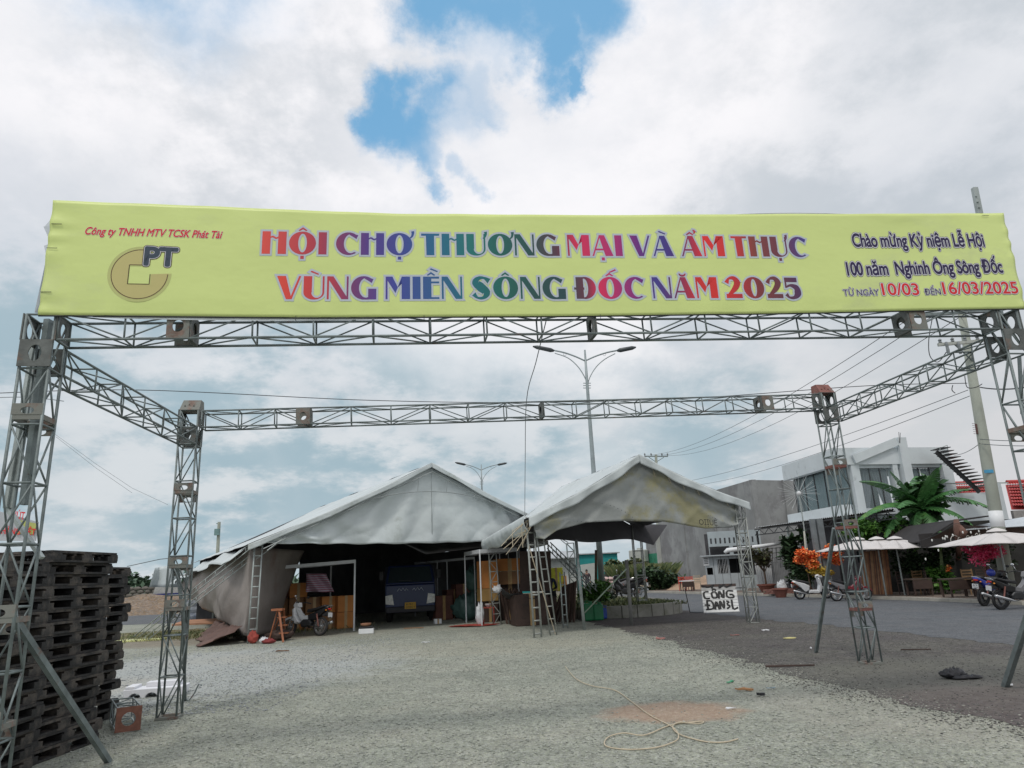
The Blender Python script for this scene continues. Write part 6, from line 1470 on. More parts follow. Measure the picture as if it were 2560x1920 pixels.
for k in range(13): p = a + (b - a) * ((k + .2) / 13) + Vector((.22, .4, .17)); mb = MB(); mb.box(p, (.52, .9, .03)); mb.build('tread', DARKMETAL, sr, world=True)
mb = MB(); mb.tube([at(2350, 1125, 34.6), at(2350, 1120, 34.6), at(2368, 1113, 34.6), at(2370, 1126, 34.6)], .02, 5); mb.build('handrail', STEEL_PALE, sr, world=True)
# dark lean-to of the cafe, its sheet roof, posts, back wall
lt = thing('garden_shelter', 'dark sheet roofed garden shelter with a rough trunk post and hanging bulbs', 'shelter', at(2420, 1480, 29)); lt.location.z = 0
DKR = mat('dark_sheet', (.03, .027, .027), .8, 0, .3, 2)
q = [at(2300, 1354, 27), at(2394, 1303, 26.5), at(2560, 1288, 26), at(2600, 1335, 26), at(2600, 1352, 29)]
mb = MB(); A, B, C_, D = at(2302, 1356, 27.5), at(2390, 1304, 27), at(2640, 1325, 27), at(2640, 1350, 27.6)
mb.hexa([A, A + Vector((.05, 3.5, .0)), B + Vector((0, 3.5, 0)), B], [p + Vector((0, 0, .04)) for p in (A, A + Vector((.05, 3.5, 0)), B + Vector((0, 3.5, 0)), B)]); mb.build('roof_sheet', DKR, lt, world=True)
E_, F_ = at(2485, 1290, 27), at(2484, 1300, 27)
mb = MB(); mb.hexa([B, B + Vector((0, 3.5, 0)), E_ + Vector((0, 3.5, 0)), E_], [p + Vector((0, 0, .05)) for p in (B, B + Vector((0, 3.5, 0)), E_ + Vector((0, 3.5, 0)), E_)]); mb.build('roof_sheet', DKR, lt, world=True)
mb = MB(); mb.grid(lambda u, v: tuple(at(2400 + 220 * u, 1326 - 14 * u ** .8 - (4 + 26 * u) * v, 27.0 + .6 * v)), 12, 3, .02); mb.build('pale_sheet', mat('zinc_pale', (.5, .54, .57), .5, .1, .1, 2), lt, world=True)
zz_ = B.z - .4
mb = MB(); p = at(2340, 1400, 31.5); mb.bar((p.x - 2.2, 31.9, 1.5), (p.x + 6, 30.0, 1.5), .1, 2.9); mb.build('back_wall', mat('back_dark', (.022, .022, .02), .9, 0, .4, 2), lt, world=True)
mb = MB(); mb.bar(at(2300, 1352, 27.4), at(2390, 1345, 27.4), .06, .5); mb.build('fringe', DKR, lt, world=True)
mb = MB(); mb.add([at(2302, 1357, 27.45), at(2600, 1357, 27.3), at(2600, 1322, 27.2), at(2395, 1312, 27.1)], [(0, 1, 2, 3)]); o = mb.build('gable_board', WOOD_DARK, lt, world=True)
b_base = gr(2404, 1478); rr = random.Random(5)
mb = MB(); mb.tube([(b_base.x, b_base.y, .1), at(2404, 1440, b_base.y - .3), at(2396, 1400, b_base.y - .5), at(2398, 1360, 26.9), at(2395, 1325, 26.8), at(2390, 1298, 26.8)], [.2, .13, .11, .12, .15, .08], 9); mb.build('trunk_post', mat('reddish_trunk', (.16, .085, .065), .85, 0, .35, 5, bump=.5), lt, world=True, smooth=True)
mb = MB(); mb.tube([at(2398, 1318, 26.8), at(2410, 1330, 26.6), at(2405, 1345, 26.7)], [.12, .13, .08], 7); mb.build('trunk_knot', mat('reddish_trunk', ()), lt, world=True, smooth=True)
# rope lights: lettering bent from a white tube
vs = None
SG = thing('rope_sign', 'cursive sign bent from pale tube on the dark shelter front', 'sign', at(2410, 1345, 26.9)); TUBE = mat('tube_pale', (.58, .57, .52), .5)
LET = [[(2393, 1341), (2384, 1338), (2378, 1344), (2377, 1352), (2383, 1358), (2391, 1357), (2395, 1349), (2395, 1357)], [(2395, 1347), (2398, 1343), (2402, 1346)],
       [(2403, 1338), (2410, 1338), (2413, 1345), (2412, 1356), (2404, 1356), (2402, 1351), (2407, 1347), (2413, 1348)], [(2415, 1357), (2416, 1342), (2421, 1340), (2425, 1346), (2425, 1355), (2426, 1344), (2431, 1340), (2434, 1346), (2434, 1354)],
       [(2441, 1341), (2436, 1346), (2438, 1352), (2444, 1350), (2443, 1343), (2441, 1341)], [(2438, 1337), (2442, 1333), (2445, 1337)], [(2446, 1340), (2450, 1334)], [(2452, 1351), (2453, 1343)], [(2467, 1342), (2460, 1341), (2457, 1348), (2462, 1353)]]
for l_ in LET: mb = MB(); mb.tube(spline([at(x, y, 26.75) for x, y in l_], 4), .012, 5, False); mb.build('letter', TUBE, SG, world=True)
# string of bulbs
sb_ = thing('bulb_string', 'string of small white bulbs hanging across the shelter front', 'string lights', at(2400, 1330, 26.5)); P_ = [at(2300, 1352, 26.6), at(2345, 1335, 26.5), at(2392, 1308, 26.4), at(2440, 1320, 26.4), at(2500, 1312, 26.3)]
mb = MB(); mb.tube(spline(P_, 6), .008, 4); mb.build('wire', CABLE, sb_, world=True)
BULB = mat('bulb_white', (.75, .75, .72), .2, bump=0)
for x, y in ((2330, 1351), (2357, 1346), (2364, 1341), (2368, 1342), (2382, 1338), (2407, 1331), (2427, 1331), (2447, 1328), (2466, 1322), (2346, 1376), (2425, 1374), (2314, 1398), (2362, 1341 + 6)): mb = MB(); mb.ell(at(x, y, 26.45), (.028, .028, .05), 8, 5); mb.build('bulb', BULB, sb_, world=True)
# bamboo screen
bs = thing('bamboo_screen', 'upright screen of reddish brown bamboo canes under the long parasols', 'screen', gr(2180, 1486)); rr = random.Random(2); BAM = [mat('cane_a', (.30, .13, .06), .7, 0, .3, 4), mat('cane_b', (.38, .21, .11), .7, 0, .3, 4), mat('cane_c', (.15, .075, .045), .7, 0, .3, 4)]
for k in range(34):
    x = 2150 + k * 2.0; g_ = gr(x + 8 + k * .2, 1486, .12); t_ = at(x, 1372 + rr.uniform(-3, 3), g_.y); mb = MB(); mb.tube([g_, t_], rr.uniform(.022, .034), 6); mb.build('cane', BAM[rr.randrange(3)], bs, world=True)
# parasols
PCAN = mat('parasol_canvas', (.60, .575, .56), .75, 0, .06, 1.5)
def parasol(label, c, half, h, group=None, rz=0.):
    r_ = thing('parasol', label, 'parasol', c, rz, group); n = 8
    def fn(k0):
        mb = MB(); a0 = 2 * math.pi * (k0 - .5) / 8; a1 = 2 * math.pi * (k0 + .5) / 8
        def f(u, v):
            a = a0 + (a1 - a0) * u; q = min(1 / max(abs(math.cos(a)), 1e-6), 1 / max(abs(math.sin(a)), 1e-6)) if half[2] else 1
            rad = (1 - v); e = math.sin(math.pi * u); return (half[0] * rad * q * math.cos(a), half[1] * rad * q * math.sin(a), h - .42 * rad ** 1.15 - .0 + .03 * e * rad)
        mb.grid(f, 6, 6, .004); return mb
    for k in range(8): fn(k).build('canopy_panel', PCAN, r_, smooth=True)
    mb = MB(); mb.lathe([(.30, h + .0), (.24, h + .05), (.1, h + .10), (.03, h + .12)], (0, 0, 0), 12); mb.build('vent_cap', PCAN, r_, smooth=True)
    mb = MB(); mb.tube([(0, 0, 0), (0, 0, h)], .03, 8); mb.build('pole', STEEL_PALE, r_)
    for k in range(8):
        a = 2 * math.pi * (k + .5) / 8; mb = MB(); q = min(1 / max(abs(math.cos(a)), 1e-6), 1 / max(abs(math.sin(a)), 1e-6)) if half[2] else 1; mb.tube([(0, 0, h - .04), (half[0] * q * math.cos(a) * .97, half[1] * q * math.sin(a) * .97, h - .45)], .01, 4); mb.build('rib', DARKMETAL, r_)
    return r_
zc = zat(gr(2190, 1490).x, 29.5, 1352)
for i, (px, Yp) in enumerate(((2152, 29.6), (2200, 29.3), (2246, 29.0))):
    p = at(px, 1400, Yp); parasol('cream parasol, %s of the three joined before the bamboo screen' % ('left', 'middle', 'right')[i], (p.x, p.y, .12), (1.25, 1.3, 1), zat(p.x, p.y, 1357 - i * 1), 'joined parasols before the bamboo screen', R(4))
p = at(2507, 1400, 23.6); parasol('large cream parasol at the right edge, in front of the concrete utility pole', (p.x, p.y, .0), (1.45, 1.45, 1), zat(p.x, p.y, 1329), None, R(6))

# ------------------------------------------------------------------ vegetation
def leaves(mb, c, r, n, size, seed, flat=.25, hang=0., shellk=.55):
    rr = random.Random(seed); lob = [(Vector((rr.uniform(-.7, .7) * r[0], rr.uniform(-.7, .7) * r[1], rr.uniform(-.6, .75) * r[2])), rr.uniform(.35, .6)) for _ in range(9)]
    V, F = [], []
    for _ in range(n):
        lc_, lr_ = rr.choice(lob); d = Vector((rr.gauss(0, 1), rr.gauss(0, 1), rr.gauss(0, 1))).normalized(); k = lr_ * (shellk + (1 - shellk) * rr.random())
        p = Vector(c) + lc_ + Vector((d.x * r[0] * k, d.y * r[1] * k, d.z * r[2] * k))
        a = Vector((rr.gauss(0, 1), rr.gauss(0, 1), rr.gauss(0, .5) - hang)).normalized(); b = a.cross(Vector((rr.gauss(0, .5), rr.gauss(0, .5), 1))).normalized()
        s = size * rr.uniform(.6, 1.4); w_ = s * .36; i0 = len(V)
        V += [p, p + a * s * .5 + b * w_, p + a * s, p + a * s * .5 - b * w_]; F.append((i0, i0 + 1, i0 + 2, i0 + 3))
    mb.add(V, F)
def leafmat(name, lo, mid, hi, rough=.6):
    ma = bpy.data.materials.new(name); ma.use_nodes = True; t = ma.node_tree; b = t.nodes['Principled BSDF']; gi = t.nodes.new('ShaderNodeNewGeometry'); cr = t.nodes.new('ShaderNodeValToRGB')
    e = cr.color_ramp.elements; e[0].color = lo + (1,); e[1].color = hi + (1,); q = e.new(.55); q.color = mid + (1,)
    t.links.new(gi.outputs['Random Per Island'], cr.inputs[0]); t.links.new(cr.outputs[0], b.inputs['Base Color']); b.inputs['Roughness'].default_value = rough; MAT[name] = ma; return ma
LM1 = leafmat('foliage_fresh', (.03, .09, .015), (.08, .21, .03), (.16, .34, .06)); LM2 = leafmat('foliage_dark', (.012, .03, .012), (.03, .065, .025), (.06, .11, .04)); LM3 = leafmat('foliage_far', (.035, .07, .04), (.06, .11, .065), (.09, .15, .09))
OR1 = leafmat('petals_orange', (.72, .07, .02), (.95, .23, .05), (.97, .55, .2)); YE1 = leafmat('petals_yellow', (.45, .32, .03), (.70, .50, .06), (.75, .62, .2)); PK1 = leafmat('petals_pink', (.62, .02, .11), (.88, .07, .22), (.95, .28, .42))
LM4 = leafmat('foliage_mid', (.02, .06, .02), (.045, .12, .035), (.08, .2, .05)); WD = leafmat('weeds', (.05, .08, .03), (.11, .145, .05), (.24, .24, .11))
def shrub(name, label, cat, base, h, r, n, size, m, seed, trunk=.05, tz=None, group=None, extra=None, hang=0, part='foliage', stem=None):
    base = Vector(base); r_ = thing(name, label, cat, base, 0, group); mb = MB(); c = Vector((0, 0, h)); leaves(mb, c, r, n, size, seed, hang=hang); mb.build(part, m, r_)
    if trunk:
        mb = MB(); rr = random.Random(seed); mb.tube([(0, 0, 0), (rr.uniform(-.06, .06), 0, h * .5), (0, 0, h)], [trunk, trunk * .8, trunk * .5], 7)
        for k in range(5): a = rr.uniform(0, 6.28); mb.tube([(0, 0, h * .55), (math.cos(a) * r[0] * .35, math.sin(a) * r[1] * .35, h * .8), (math.cos(a) * r[0] * .7, math.sin(a) * r[1] * .7, h + rr.uniform(-.2, .4) * r[2])], [trunk * .5, trunk * .35, trunk * .15], 5)
        mb.build('trunk', stem or BARK, r_, smooth=True)
    return r_
def pxb(px, Y, z=.12): p = at(px, 1450, Y); return Vector((p.x, p.y, z))
def zc_(px, Y, py): p = at(px, py, Y); return p.z
fo_ = shrub('flowering_shrub', 'potted shrub with orange blossoms above yellow ones behind the white scooter', 'flowering shrub', pxb(2024, 33.4), zc_(2024, 33.4, 1404), (.66, .45, .40), 2400, .11, OR1, 3, .04, part='orange_blossoms')
mb = MB(); leaves(mb, (.62, -.05, zc_(2058, 33.4, 1426) - .12), (.62, .35, .32), 1500, .09, 8); mb.build('yellow_blossoms', YE1, fo_)
mb = MB(); leaves(mb, (0, .3, .85), (.7, .3, .45), 700, .16, 9); mb.build('foliage', LM2, fo_)
mb = MB(); leaves(mb, (1.12, 0, zc_(2080, 33.4, 1390) - .12), (.62, .4, .5), 2000, .11, 33); mb.build('orange_blossoms', OR1, fo_)
pk = shrub('flowering_shrub', 'bright pink blossoming shrub beside the concrete utility pole', 'flowering shrub', pxb(2470, 24.0), zc_(2470, 24.0, 1396), (.62, .4, .44), 2400, .07, PK1, 4, .04, part='pink_blossoms', stem=mat('reddish_trunk', ()))
shrub('round_bush', 'bright green rounded tree crown above the left parasols', 'tree', pxb(2228, 32), zc_(2228, 32, 1334), (1.55, 1.0, .62), 5200, .15, LM1, 6, .09)
shrub('papaya_tree', 'dark leafed young tree beside the bare pale stick, left of the orange blossoms', 'tree', pxb(1995, 36), zc_(1995, 36, 1375), (.65, .5, .85), 900, .26, LM2, 7, .05)
shrub('garden_bush', 'dense dark bush at the foot of the young tree', 'bush', pxb(2000, 35.6), 1.0, (.7, .6, .8), 1200, .18, LM2, 17, 0)
bz = shrub('potted_tree', 'small dark reddish potted tree before the white slat fence', 'potted tree', pxb(1914, 38), zc_(1914, 38, 1397), (.88, .6, .52), 1500, .13, leafmat('foliage_reddish', (.03, .02, .015), (.06, .06, .025), (.12, .14, .05)), 9, .06)
POT = mat('pot_terracotta', (.20, .075, .055), .8, 0, .25, 4)
def pot(label, c, r, h): mb = MB(); mb.lathe([(r * .6, 0), (r * .92, h * .8), (r * 1.05, h * .85), (r * 1.05, h), (r * .9, h), (r * .85, h * .9)], (0, 0, 0), 16); o = mb.build('plant_pot', POT, smooth=False); o.location = c; return tag(o, label, 'pot')
pot('wide terracotta pot holding the small reddish tree', pxb(1914, 38), .46, .4); pot('terracotta pot standing empty on the kerb left of the white scooter', Vector(gr(1953, 1494)), .36, .42); pot('orange pot on the pavement behind the tail of the white scooter', pxb(1990, 34.6), .25, .42)
for i, (px, Y, h, s_, nm) in enumerate(((2310, 29.5, 1.0, .7, 'dark bush behind the garden tables, left end'), (2350, 29.3, 1.5, .8, 'taller dark bush left of the trunk post'), (2440, 29.0, 1.7, .9, 'dark bush filling the shelter right of the trunk post'), (2365, 28.4, .55, .5, 'low bright plant with an orange flower by the trunk post'), (2530, 28.5, 1.4, .8, 'dark bush under the right parasol'), (2270, 30.6, 1.4, .7, 'dark bush under the right end of the joined parasols'))):
    shrub('garden_bush', nm, 'bush', pxb(px, Y), h, (s_, .5, s_), 900, .16, LM1 if i == 3 else LM2, 40 + i, 0)
mb = MB(); leaves(mb, pxb(2378, 28.2) + Vector((0, 0, .95)), (.12, .1, .1), 40, .1, 71); tag(mb.build('orange_flower', OR1), 'single orange red flower beside the trunk post', 'flower')
# areca palm fronds by the shelter
def frond(root, p0, d, L_, w_, m, seed, droop=.8, name='frond', nseg=14, solid=False, slits=True):
    """one long leaf: midrib and blade, the blade torn into strips"""
    rr = random.Random(seed); d = Vector(d); pts = [Vector(p0)]; v = d.normalized(); st_l = L_ / nseg
    for k in range(nseg): pts.append(pts[-1] + v * st_l); v = (v + Vector((0, 0, -1)) * droop / nseg).normalized()
    mb = MB(); mb.tube(pts, [.03 * (1 - k / (nseg + 1)) + .006 for k in range(nseg + 1)], 5)
    for sd_ in (-1, 1):
        sub = 3
        for k in range(1, nseg):
            for q in range(sub):
                t_ = k + q / sub; i = int(t_); f = t_ - i; p = pts[i] * (1 - f) + pts[min(i + 1, nseg)] * f; p2 = pts[i] * (1 - f - .9 / sub) + pts[min(i + 1, nseg)] * (f + .9 / sub) if f + .9 / sub <= 1 else pts[min(i + 1, nseg)]
                ax = (pts[min(i + 1, nseg)] - pts[i]).normalized(); side_ = ax.cross(Vector((0, 0, 1))).normalized() * sd_
                prf = math.sin(math.pi * min(1, (t_ / nseg) ** .75 * .97 + .03)) ** .6; ww = w_ * prf * (rr.uniform(.75, 1.08) if slits else 1)
                dn = Vector((0, 0, -1)) * ww * (.35 + .3 * rr.random() * (1 if slits else .3)); tip = side_ * ww + dn + ax * ww * .35
                mb.add([p, p2, p2 + tip * (.98 if not slits else rr.uniform(.85, 1)), p + tip], [(0, 1, 2, 3)])
    return mb.build(name, m, root, world=True)
bn = thing('banana_plant', 'large banana plant with torn green leaves in front of the cafe', 'banana plant', pxb(2300, 32.0)); rr = random.Random(8)
for px in (2285, 2305, 2325):
    b = pxb(px, 32); mb = MB(); mb.tube([b, b + Vector((.05, 0, 2)), at(px + 3, 1290, 32)], [.17, .14, .09], 9); mb.build('stem', mat('banana_stem', (.12, .17, .07), .6, 0, .3, 4), bn, world=True, smooth=True)
cr_p = at(2300, 1268, 32)
def fr(px0, py0, px1, py1, up_, L_=None, w_=.42, droop=1.2, Y=31.6, sl=True, sd=0):
    a = at(px0, py0, 32); b = at(px1, py1, Y); d = b - a; L_ = L_ or d.length * 1.12; frond(bn, a, d.normalized() + Vector((0, 0, up_)), L_, w_, BANANA, sd, droop, 'leaf', 14, False, sl)
fr(2300, 1262, 2165, 1192, .35, None, .42, .9, 31.4, False, 1); fr(2300, 1268, 2148, 1258, .25, None, .45, 1.0, 31.2, False, 2); fr(2305, 1262, 2475, 1254, .45, None, .40, 1.25, 31.0, True, 3); fr(2305, 1272, 2436, 1298, .45, None, .36, 1.5, 30.8, True, 4)
fr(2300, 1265, 2345, 1172, .1, None, .42, .3, 31.6, True, 5); fr(2298, 1262, 2235, 1185, .2, None, .4, .5, 32.2, False, 6); fr(2300, 1262, 2292, 1210, 0, 1.7, .45, .6, 32.4, False, 7); fr(2302, 1262, 2325, 1200, .1, 2.0, .45, .4, 31.2, False, 8)
fr(2300, 1275, 2200, 1300, .4, None, .36, 1.6, 31.0, True, 9); fr(2300, 1280, 2270, 1330, .5, 1.6, .3, 2.2, 31.0, True, 10); fr(2305, 1280, 2350, 1330, .5, 1.7, .3, 2.2, 30.8, True, 11); fr(2300, 1270, 2240, 1240, .3, 2.4, .4, 1.1, 30.6, True, 12); fr(2302, 1270, 2380, 1230, .4, 2.2, .38, 1.0, 31.2, True, 13)
mb = MB(); leaves(mb, at(2298, 1275, 32.6), (.95, .8, 1.3), 1500, .42, 91, hang=.3); mb.build('inner_leaves', LM4, bn, world=True)
pp = thing('palm', 'slender palm with arching fronds standing inside the garden shelter', 'palm', pxb(2352, 28.6))
for k in range(11): a = rr.uniform(0, 6.28); p0 = at(2350, 1375, 28.6); frond(pp, p0, (math.cos(a), math.sin(a) * .6, 1.0), rr.uniform(.9, 1.4), .22, LM1, k + 50, 2.0, 'frond', 10)
for k in range(4): mb = MB(); b = pxb(2346 + k * 4, 28.6); mb.tube([b, at(2350 + k, 1375, 28.6)], .02, 5); mb.build('stem', mat('banana_stem', ()), pp, world=True)
# white slat fence and darker slats
fe = thing('slat_fence', 'leaning fence of white slats right of the right tent leg', 'fence', pxb(1900, 39))
for k in range(9): a = pxb(1897 + k * 4.6, 39); mb = MB(); mb.bar(a, at(1888 + k * 4.8, 1408 + k * 1.6, 39), .07, .02, up=Vector((0, 1, 0))); mb.build('slat', WHITE, fe, world=True)
fe = thing('slat_fence', 'grey upright slat fence under the lattice panel, right of the white slats', 'fence', pxb(1950, 38.6))
for k in range(14): a = pxb(1932 + k * 4.1, 38.6); mb = MB(); mb.bar(a, at(1928 + k * 3.9, 1396 + rr.uniform(-3, 3), 38.6), .06, .02, up=Vector((0, 1, 0))); mb.build('slat', mat('grey_slat', (.22, .23, .24), .8), fe, world=True)
lp = thing('trellis', 'dark wire lattice panel with a white top rail before the concrete wall', 'trellis', pxb(1940, 39.0))
for k in range(9): x = 1900 + k * 10; mb = MB(); mb.bar(at(x, 1372 - k * .9, 39), at(x + 2, 1420, 39), .03); mb.build('upright', DARKMETAL, lp, world=True)
for k in range(4): mb = MB(); mb.bar(at(1898, 1374 + k * 12, 39), at(1982, 1366 + k * 12, 39), .025); mb.build('rail', DARKMETAL, lp, world=True)
mb = MB(); mb.tube([at(1812, 1382, 39), at(1818, 1376, 39), at(1900, 1366, 38.9), at(1976, 1354, 38.8)], [.09, .125, .10, .07], 8); mb.build('white_rail', WHITE, lp, world=True, smooth=True)
pole('bare pale stick standing before the young dark tree', pxb(2018, 33.6), at(2010, 1328, 33.6), .035, mat('pale_stick', (.42, .42, .36), .8))
lump('plastic_bag', 'pale blue bag of rubbish on the pavement by the grey slats', 'bag', 1958, 1470, 36, (.28, .2, .3), BAG_W, .12, 31); lump('black_bag', 'black rubbish bag right of the pale blue one', 'bag', 1975, 1470, 36, (.25, .2, .28), BAGK, .12, 32)
bl = thing('brick_planter', 'low brick planter on the pavement behind the pot', 'planter', pxb(1968, 35.6)); BRK = mat('old_brick', (.24, .12, .10), .9, 0, .3, 4)
for k in range(3):
    for i in range(11): mb = MB(); mb.box((0, 0, 0), (.21, .1, .065)); o = mb.build('brick', BRK, bl); o.location = (-1.2 + i * .225 + (k % 2) * .1, -.2, .035 + k * .078)
mb = MB(); mb.box((0, 0, .1), (2.4, .28, .2)); mb.build('soil', G_EARTH, bl)
# tables and chairs in the cafe garden
def table(label, px, py, Y, w_, h_=.62, m=None, g=None):
    p = pxb(px, Y); r_ = thing('garden_table', label, 'table', p, R(4), g); m = m or WOOD; mb = MB(); mb.box((0, 0, h_), (w_, .6, .05)); mb.build('top', m if m is not WOOD else mat('table_dark', (.07, .05, .038), .7, 0, .3, 4), r_)
    mb = MB(); mb.box((0, -.28, h_ - .2), (w_ * .92, .03, .32)); mb.build('apron', WOOD_DARK, r_)
    for sx in (-1, 1):
        for sy in (-1, 1): mb = MB(); mb.box((sx * w_ * .42, sy * .24, h_ / 2 - .02), (.05, .05, h_ - .05)); mb.build('leg', WOOD_DARK, r_)
table('low dark garden table left of the trunk post, on the verge', 2390, 1470, 26.2, 1.0); table('low dark garden table right of the trunk post, on the verge', 2446, 1472, 25.9, .85); table('garden table with a pale wooden edge in front of the left chair', 2294, 1470, 28.0, .8)
def chair(label, px, Y, rz, m=None, h_=.45, g=None, s_=1.0):
    r_ = thing('wooden_chair', label, 'chair', pxb(px, Y), rz, g); m = m or mat('chair_wood', (.20, .12, .055), .7, 0, .3, 4); mb = MB(); mb.box((0, 0, h_), (.42 * s_, .42 * s_, .03)); mb.build('seat', m, r_)
    for sx in (-1, 1):
        mb = MB(); mb.bar((sx * .19 * s_, -.19, 0), (sx * .19 * s_, -.19, h_), .035); mb.build('leg', m, r_); mb = MB(); mb.bar((sx * .19 * s_, .19, 0), (sx * .19 * s_, .22, h_ * 2.05), .035); mb.build('leg', m, r_)
    for k in range(4): mb = MB(); mb.box((0, .21, h_ * (1.2 + .24 * k)), (.38 * s_, .02, .06)); mb.build('back_slat', m, r_)
chair('slatted wooden chair facing the road, left of the garden plants', 2302, 29.0, R(0)); chair('slatted wooden chair facing the road, right of the trunk post', 2428, 27.3, R(-4)); chair('darker wooden chair by the bamboo screen', 2262, 29.4, R(30), WOOD_DARK); chair('dark chair turned sideways left of the low tables', 2330, 28.4, R(70), WOOD_DARK); chair('dark chair behind the right low table', 2462, 27.6, R(-20), WOOD_DARK)
RED_P = mat('red_chair_plastic', (.55, .09, .06), .4, 0, .1, 3)
for i, (px, lb) in enumerate(((1708, 'red plastic chair left of the small table by the road'), (1722, 'red plastic chair behind the small table by the road'))): chair(lb, px, 45.8, R(20 - 40 * i), RED_P, .42, 'red plastic chairs by the road', 1.1)
table('small pale table beside the red plastic chairs', 1716, 1470, 45.2, .8, .6, WHITE); chair('pale wooden chair right of the red plastic ones', 1742, 45.5, R(-15), mat('pale_wood', (.40, .35, .27), .8))
mound('sand_heap', (12.6, 49.5), 3.4, 2.6, .75, mat('sand', (.38, .27, .19), .9, 0, .12, 2, bump=.4, bscale=12), 4, 24)
# the painted sign board
sgn = thing('painted_sign', 'white slatted board with rough black hand painted letters propped in a thin frame', 'sign', gr(1805, 1531)); Ysg = gr(1805, 1531).y
SW = mat('sign_white', (.70, .71, .70), .7, 0, .08, 3, (.35, .33, .3), .12, 6)
def sgp(u, v, o=0.0): # u 0..1, v 0..1
    x = (1760 + (1849 - 1760) * u) * (1 - v) + (1752 + (1839 - 1752) * u) * v; y = (1532 - 2 * u) * (1 - v) + (1461 - 3 * u) * v; return at(x, y, Ysg + .45 * v - o)
for k in range(9):
    v0, v1 = k / 9 + .006, (k + 1) / 9 - .008; m_ = SW if k < 7 else (WOOD_DARK if k >= 8 else mat('sign_grey', (.4, .4, .39), .8)); a, b, c, e = sgp(0, v0), sgp(1, v0), sgp(1, v1), sgp(0, v1); dy = Vector((0, .03, 0)); mb = MB(); mb.hexa([a, b, b + dy, a + dy], [e, c, c + dy, e + dy]); mb.build('slat', m_, sgn, world=True)
SGL = [[(.20, .72), (.06, .70), (.08, .50), (.22, .49)], [(.30, .50), (.28, .68), (.40, .70), (.42, .52), (.30, .50)], [(.47, .48), (.50, .74), (.60, .50), (.63, .78)], [(.55, .52), (.58, .64)], [(.90, .72), (.72, .72), (.72, .52), (.88, .50), (.88, .60), (.78, .60)], [(.30, .76), (.36, .82), (.41, .76)],
       [(.10, .40), (.26, .38), (.28, .14), (.07, .10)], [(.12, .40), (.13, .12)], [(.04, .26), (.20, .25)], [(.33, .10), (.38, .38), (.45, .10)], [(.35, .22), (.44, .22)], [(.48, .12), (.49, .40), (.58, .14), (.60, .42)], [(.66, .38), (.74, .36), (.68, .27), (.76, .20), (.66, .12)], [(.82, .44), (.84, .10), (.98, .16)],
       [(.02, .93), (.20, .88), (.38, .95)], [(.30, .84), (.34, .97)], [(.55, .97), (.52, .84), (.66, .96), (.72, .86), (.9, .97)]]
for l_ in SGL: 
    mb = MB(); pts_ = spline([(u, 0, v) for u, v in l_], 4)
    for i in range(len(pts_) - 1): a, b = sgp(pts_[i].x, pts_[i].z, .006 + i * 1e-4), sgp(pts_[i + 1].x, pts_[i + 1].z, .006 + i * 1e-4); mb.bar(a, b, .075, .004, up=Vector((0, 1, 0)))
    mb.build('painted_stroke', INK, sgn, world=True)
mb = MB(); mb.bar(at(1760, 1534, Ysg), at(1850, 1531, Ysg), .03, .09); mb.build('bottom_rail', SW, sgn, world=True)
for a, b in (((1725, 1531), (1712, 1470)), ((1725, 1531), (1765, 1532)), ((1850, 1529), (1872, 1527)), ((1712, 1472), (1715, 1470)), ((1838, 1470), (1866, 1469)), ((1873, 1528), (1864, 1468))): mb = MB(); mb.tube([at(*a, Ysg + .05), at(*b, Ysg + .3)], .016, 5); mb.build('frame_tube', DARKMETAL, sgn, world=True)
# ------------------------------------------------------------------ middle distance: traffic island, lamp posts, shed, tank tower
isl = thing('traffic_island', 'raised kerbed traffic island planted with grass at the foot of the lamp post', 'traffic island', (1.8, 33, 0))
ISC = mat('island_concrete', (.27, .265, .235), .9, 0, .25, 1.2, (.17, .17, .13), .45, 1.6)
for k in range(25): a = R(-90 + 180 * k / 24 + 0); 
nose = Vector((3.5, 27.2, 0)); ax_ = V2(-.17, .985); sx_ = V2(.985, .17); out = []
for k in range(15): a = R(180 + 180 * k / 14); out.append(nose + sx_ * 2.3 * math.cos(a) + ax_ * 2.3 * math.sin(a))
out = [nose - sx_ * 2.3 + ax_ * 22] + out + [nose + sx_ * 2.3 + ax_ * 22]
for i in range(len(out) - 1):
    a, b = out[i], out[i + 1]; n = max(1, round((b - a).length / 1.1))
    for k in range(n): mb = MB(); p, q = a + (b - a) * (k / n), a + (b - a) * ((k + 1) / n); d = (q - p).normalized() * .006; mb.bar(L3(p + d, .2), L3(q - d, .2), .18, .40); mb.build('kerb_block', ISC, isl, world=True)
mb = MB(); cc = nose + ax_ * 10; mb.add([L3(p, .33) for p in out], [tuple(range(len(out)))]); mb.build('soil', mat('island_soil', (.13, .115, .075), .9, 0, .3, 3), isl, world=True)
def tufts(name, label, fn, n, h, m, seed, w_=.02, cat='grass', kind='stuff'):
    rr = random.Random(seed); mb = MB()
    for _ in range(n):
        p = Vector(fn(rr)); hh = h * (.25 + 1.1 * rr.random() ** (2 if h > 1 else 1)); a = rr.uniform(0, 6.28); l_ = Vector((math.cos(a), math.sin(a), 0)); b = Vector((-l_.y, l_.x, 0)) * w_
        mb.add([p - b, p + b, p + l_ * hh * .3 + Vector((0, 0, hh * .7)) + b * .5, p + l_ * hh * .7 + Vector((0, 0, hh))], [(0, 1, 2, 3)])
    o = mb.build(name, m); tag(o, label, cat, None, kind); return o
tufts('island_grass', 'dry green grass on the traffic island', lambda r: tuple(nose + ax_ * (abs(r.gauss(0, 5)) - 1.9) + sx_ * r.uniform(-2, 2) * 1.0 + Vector((0, 0, .33))), 4000, .13, WD, 3, .02)
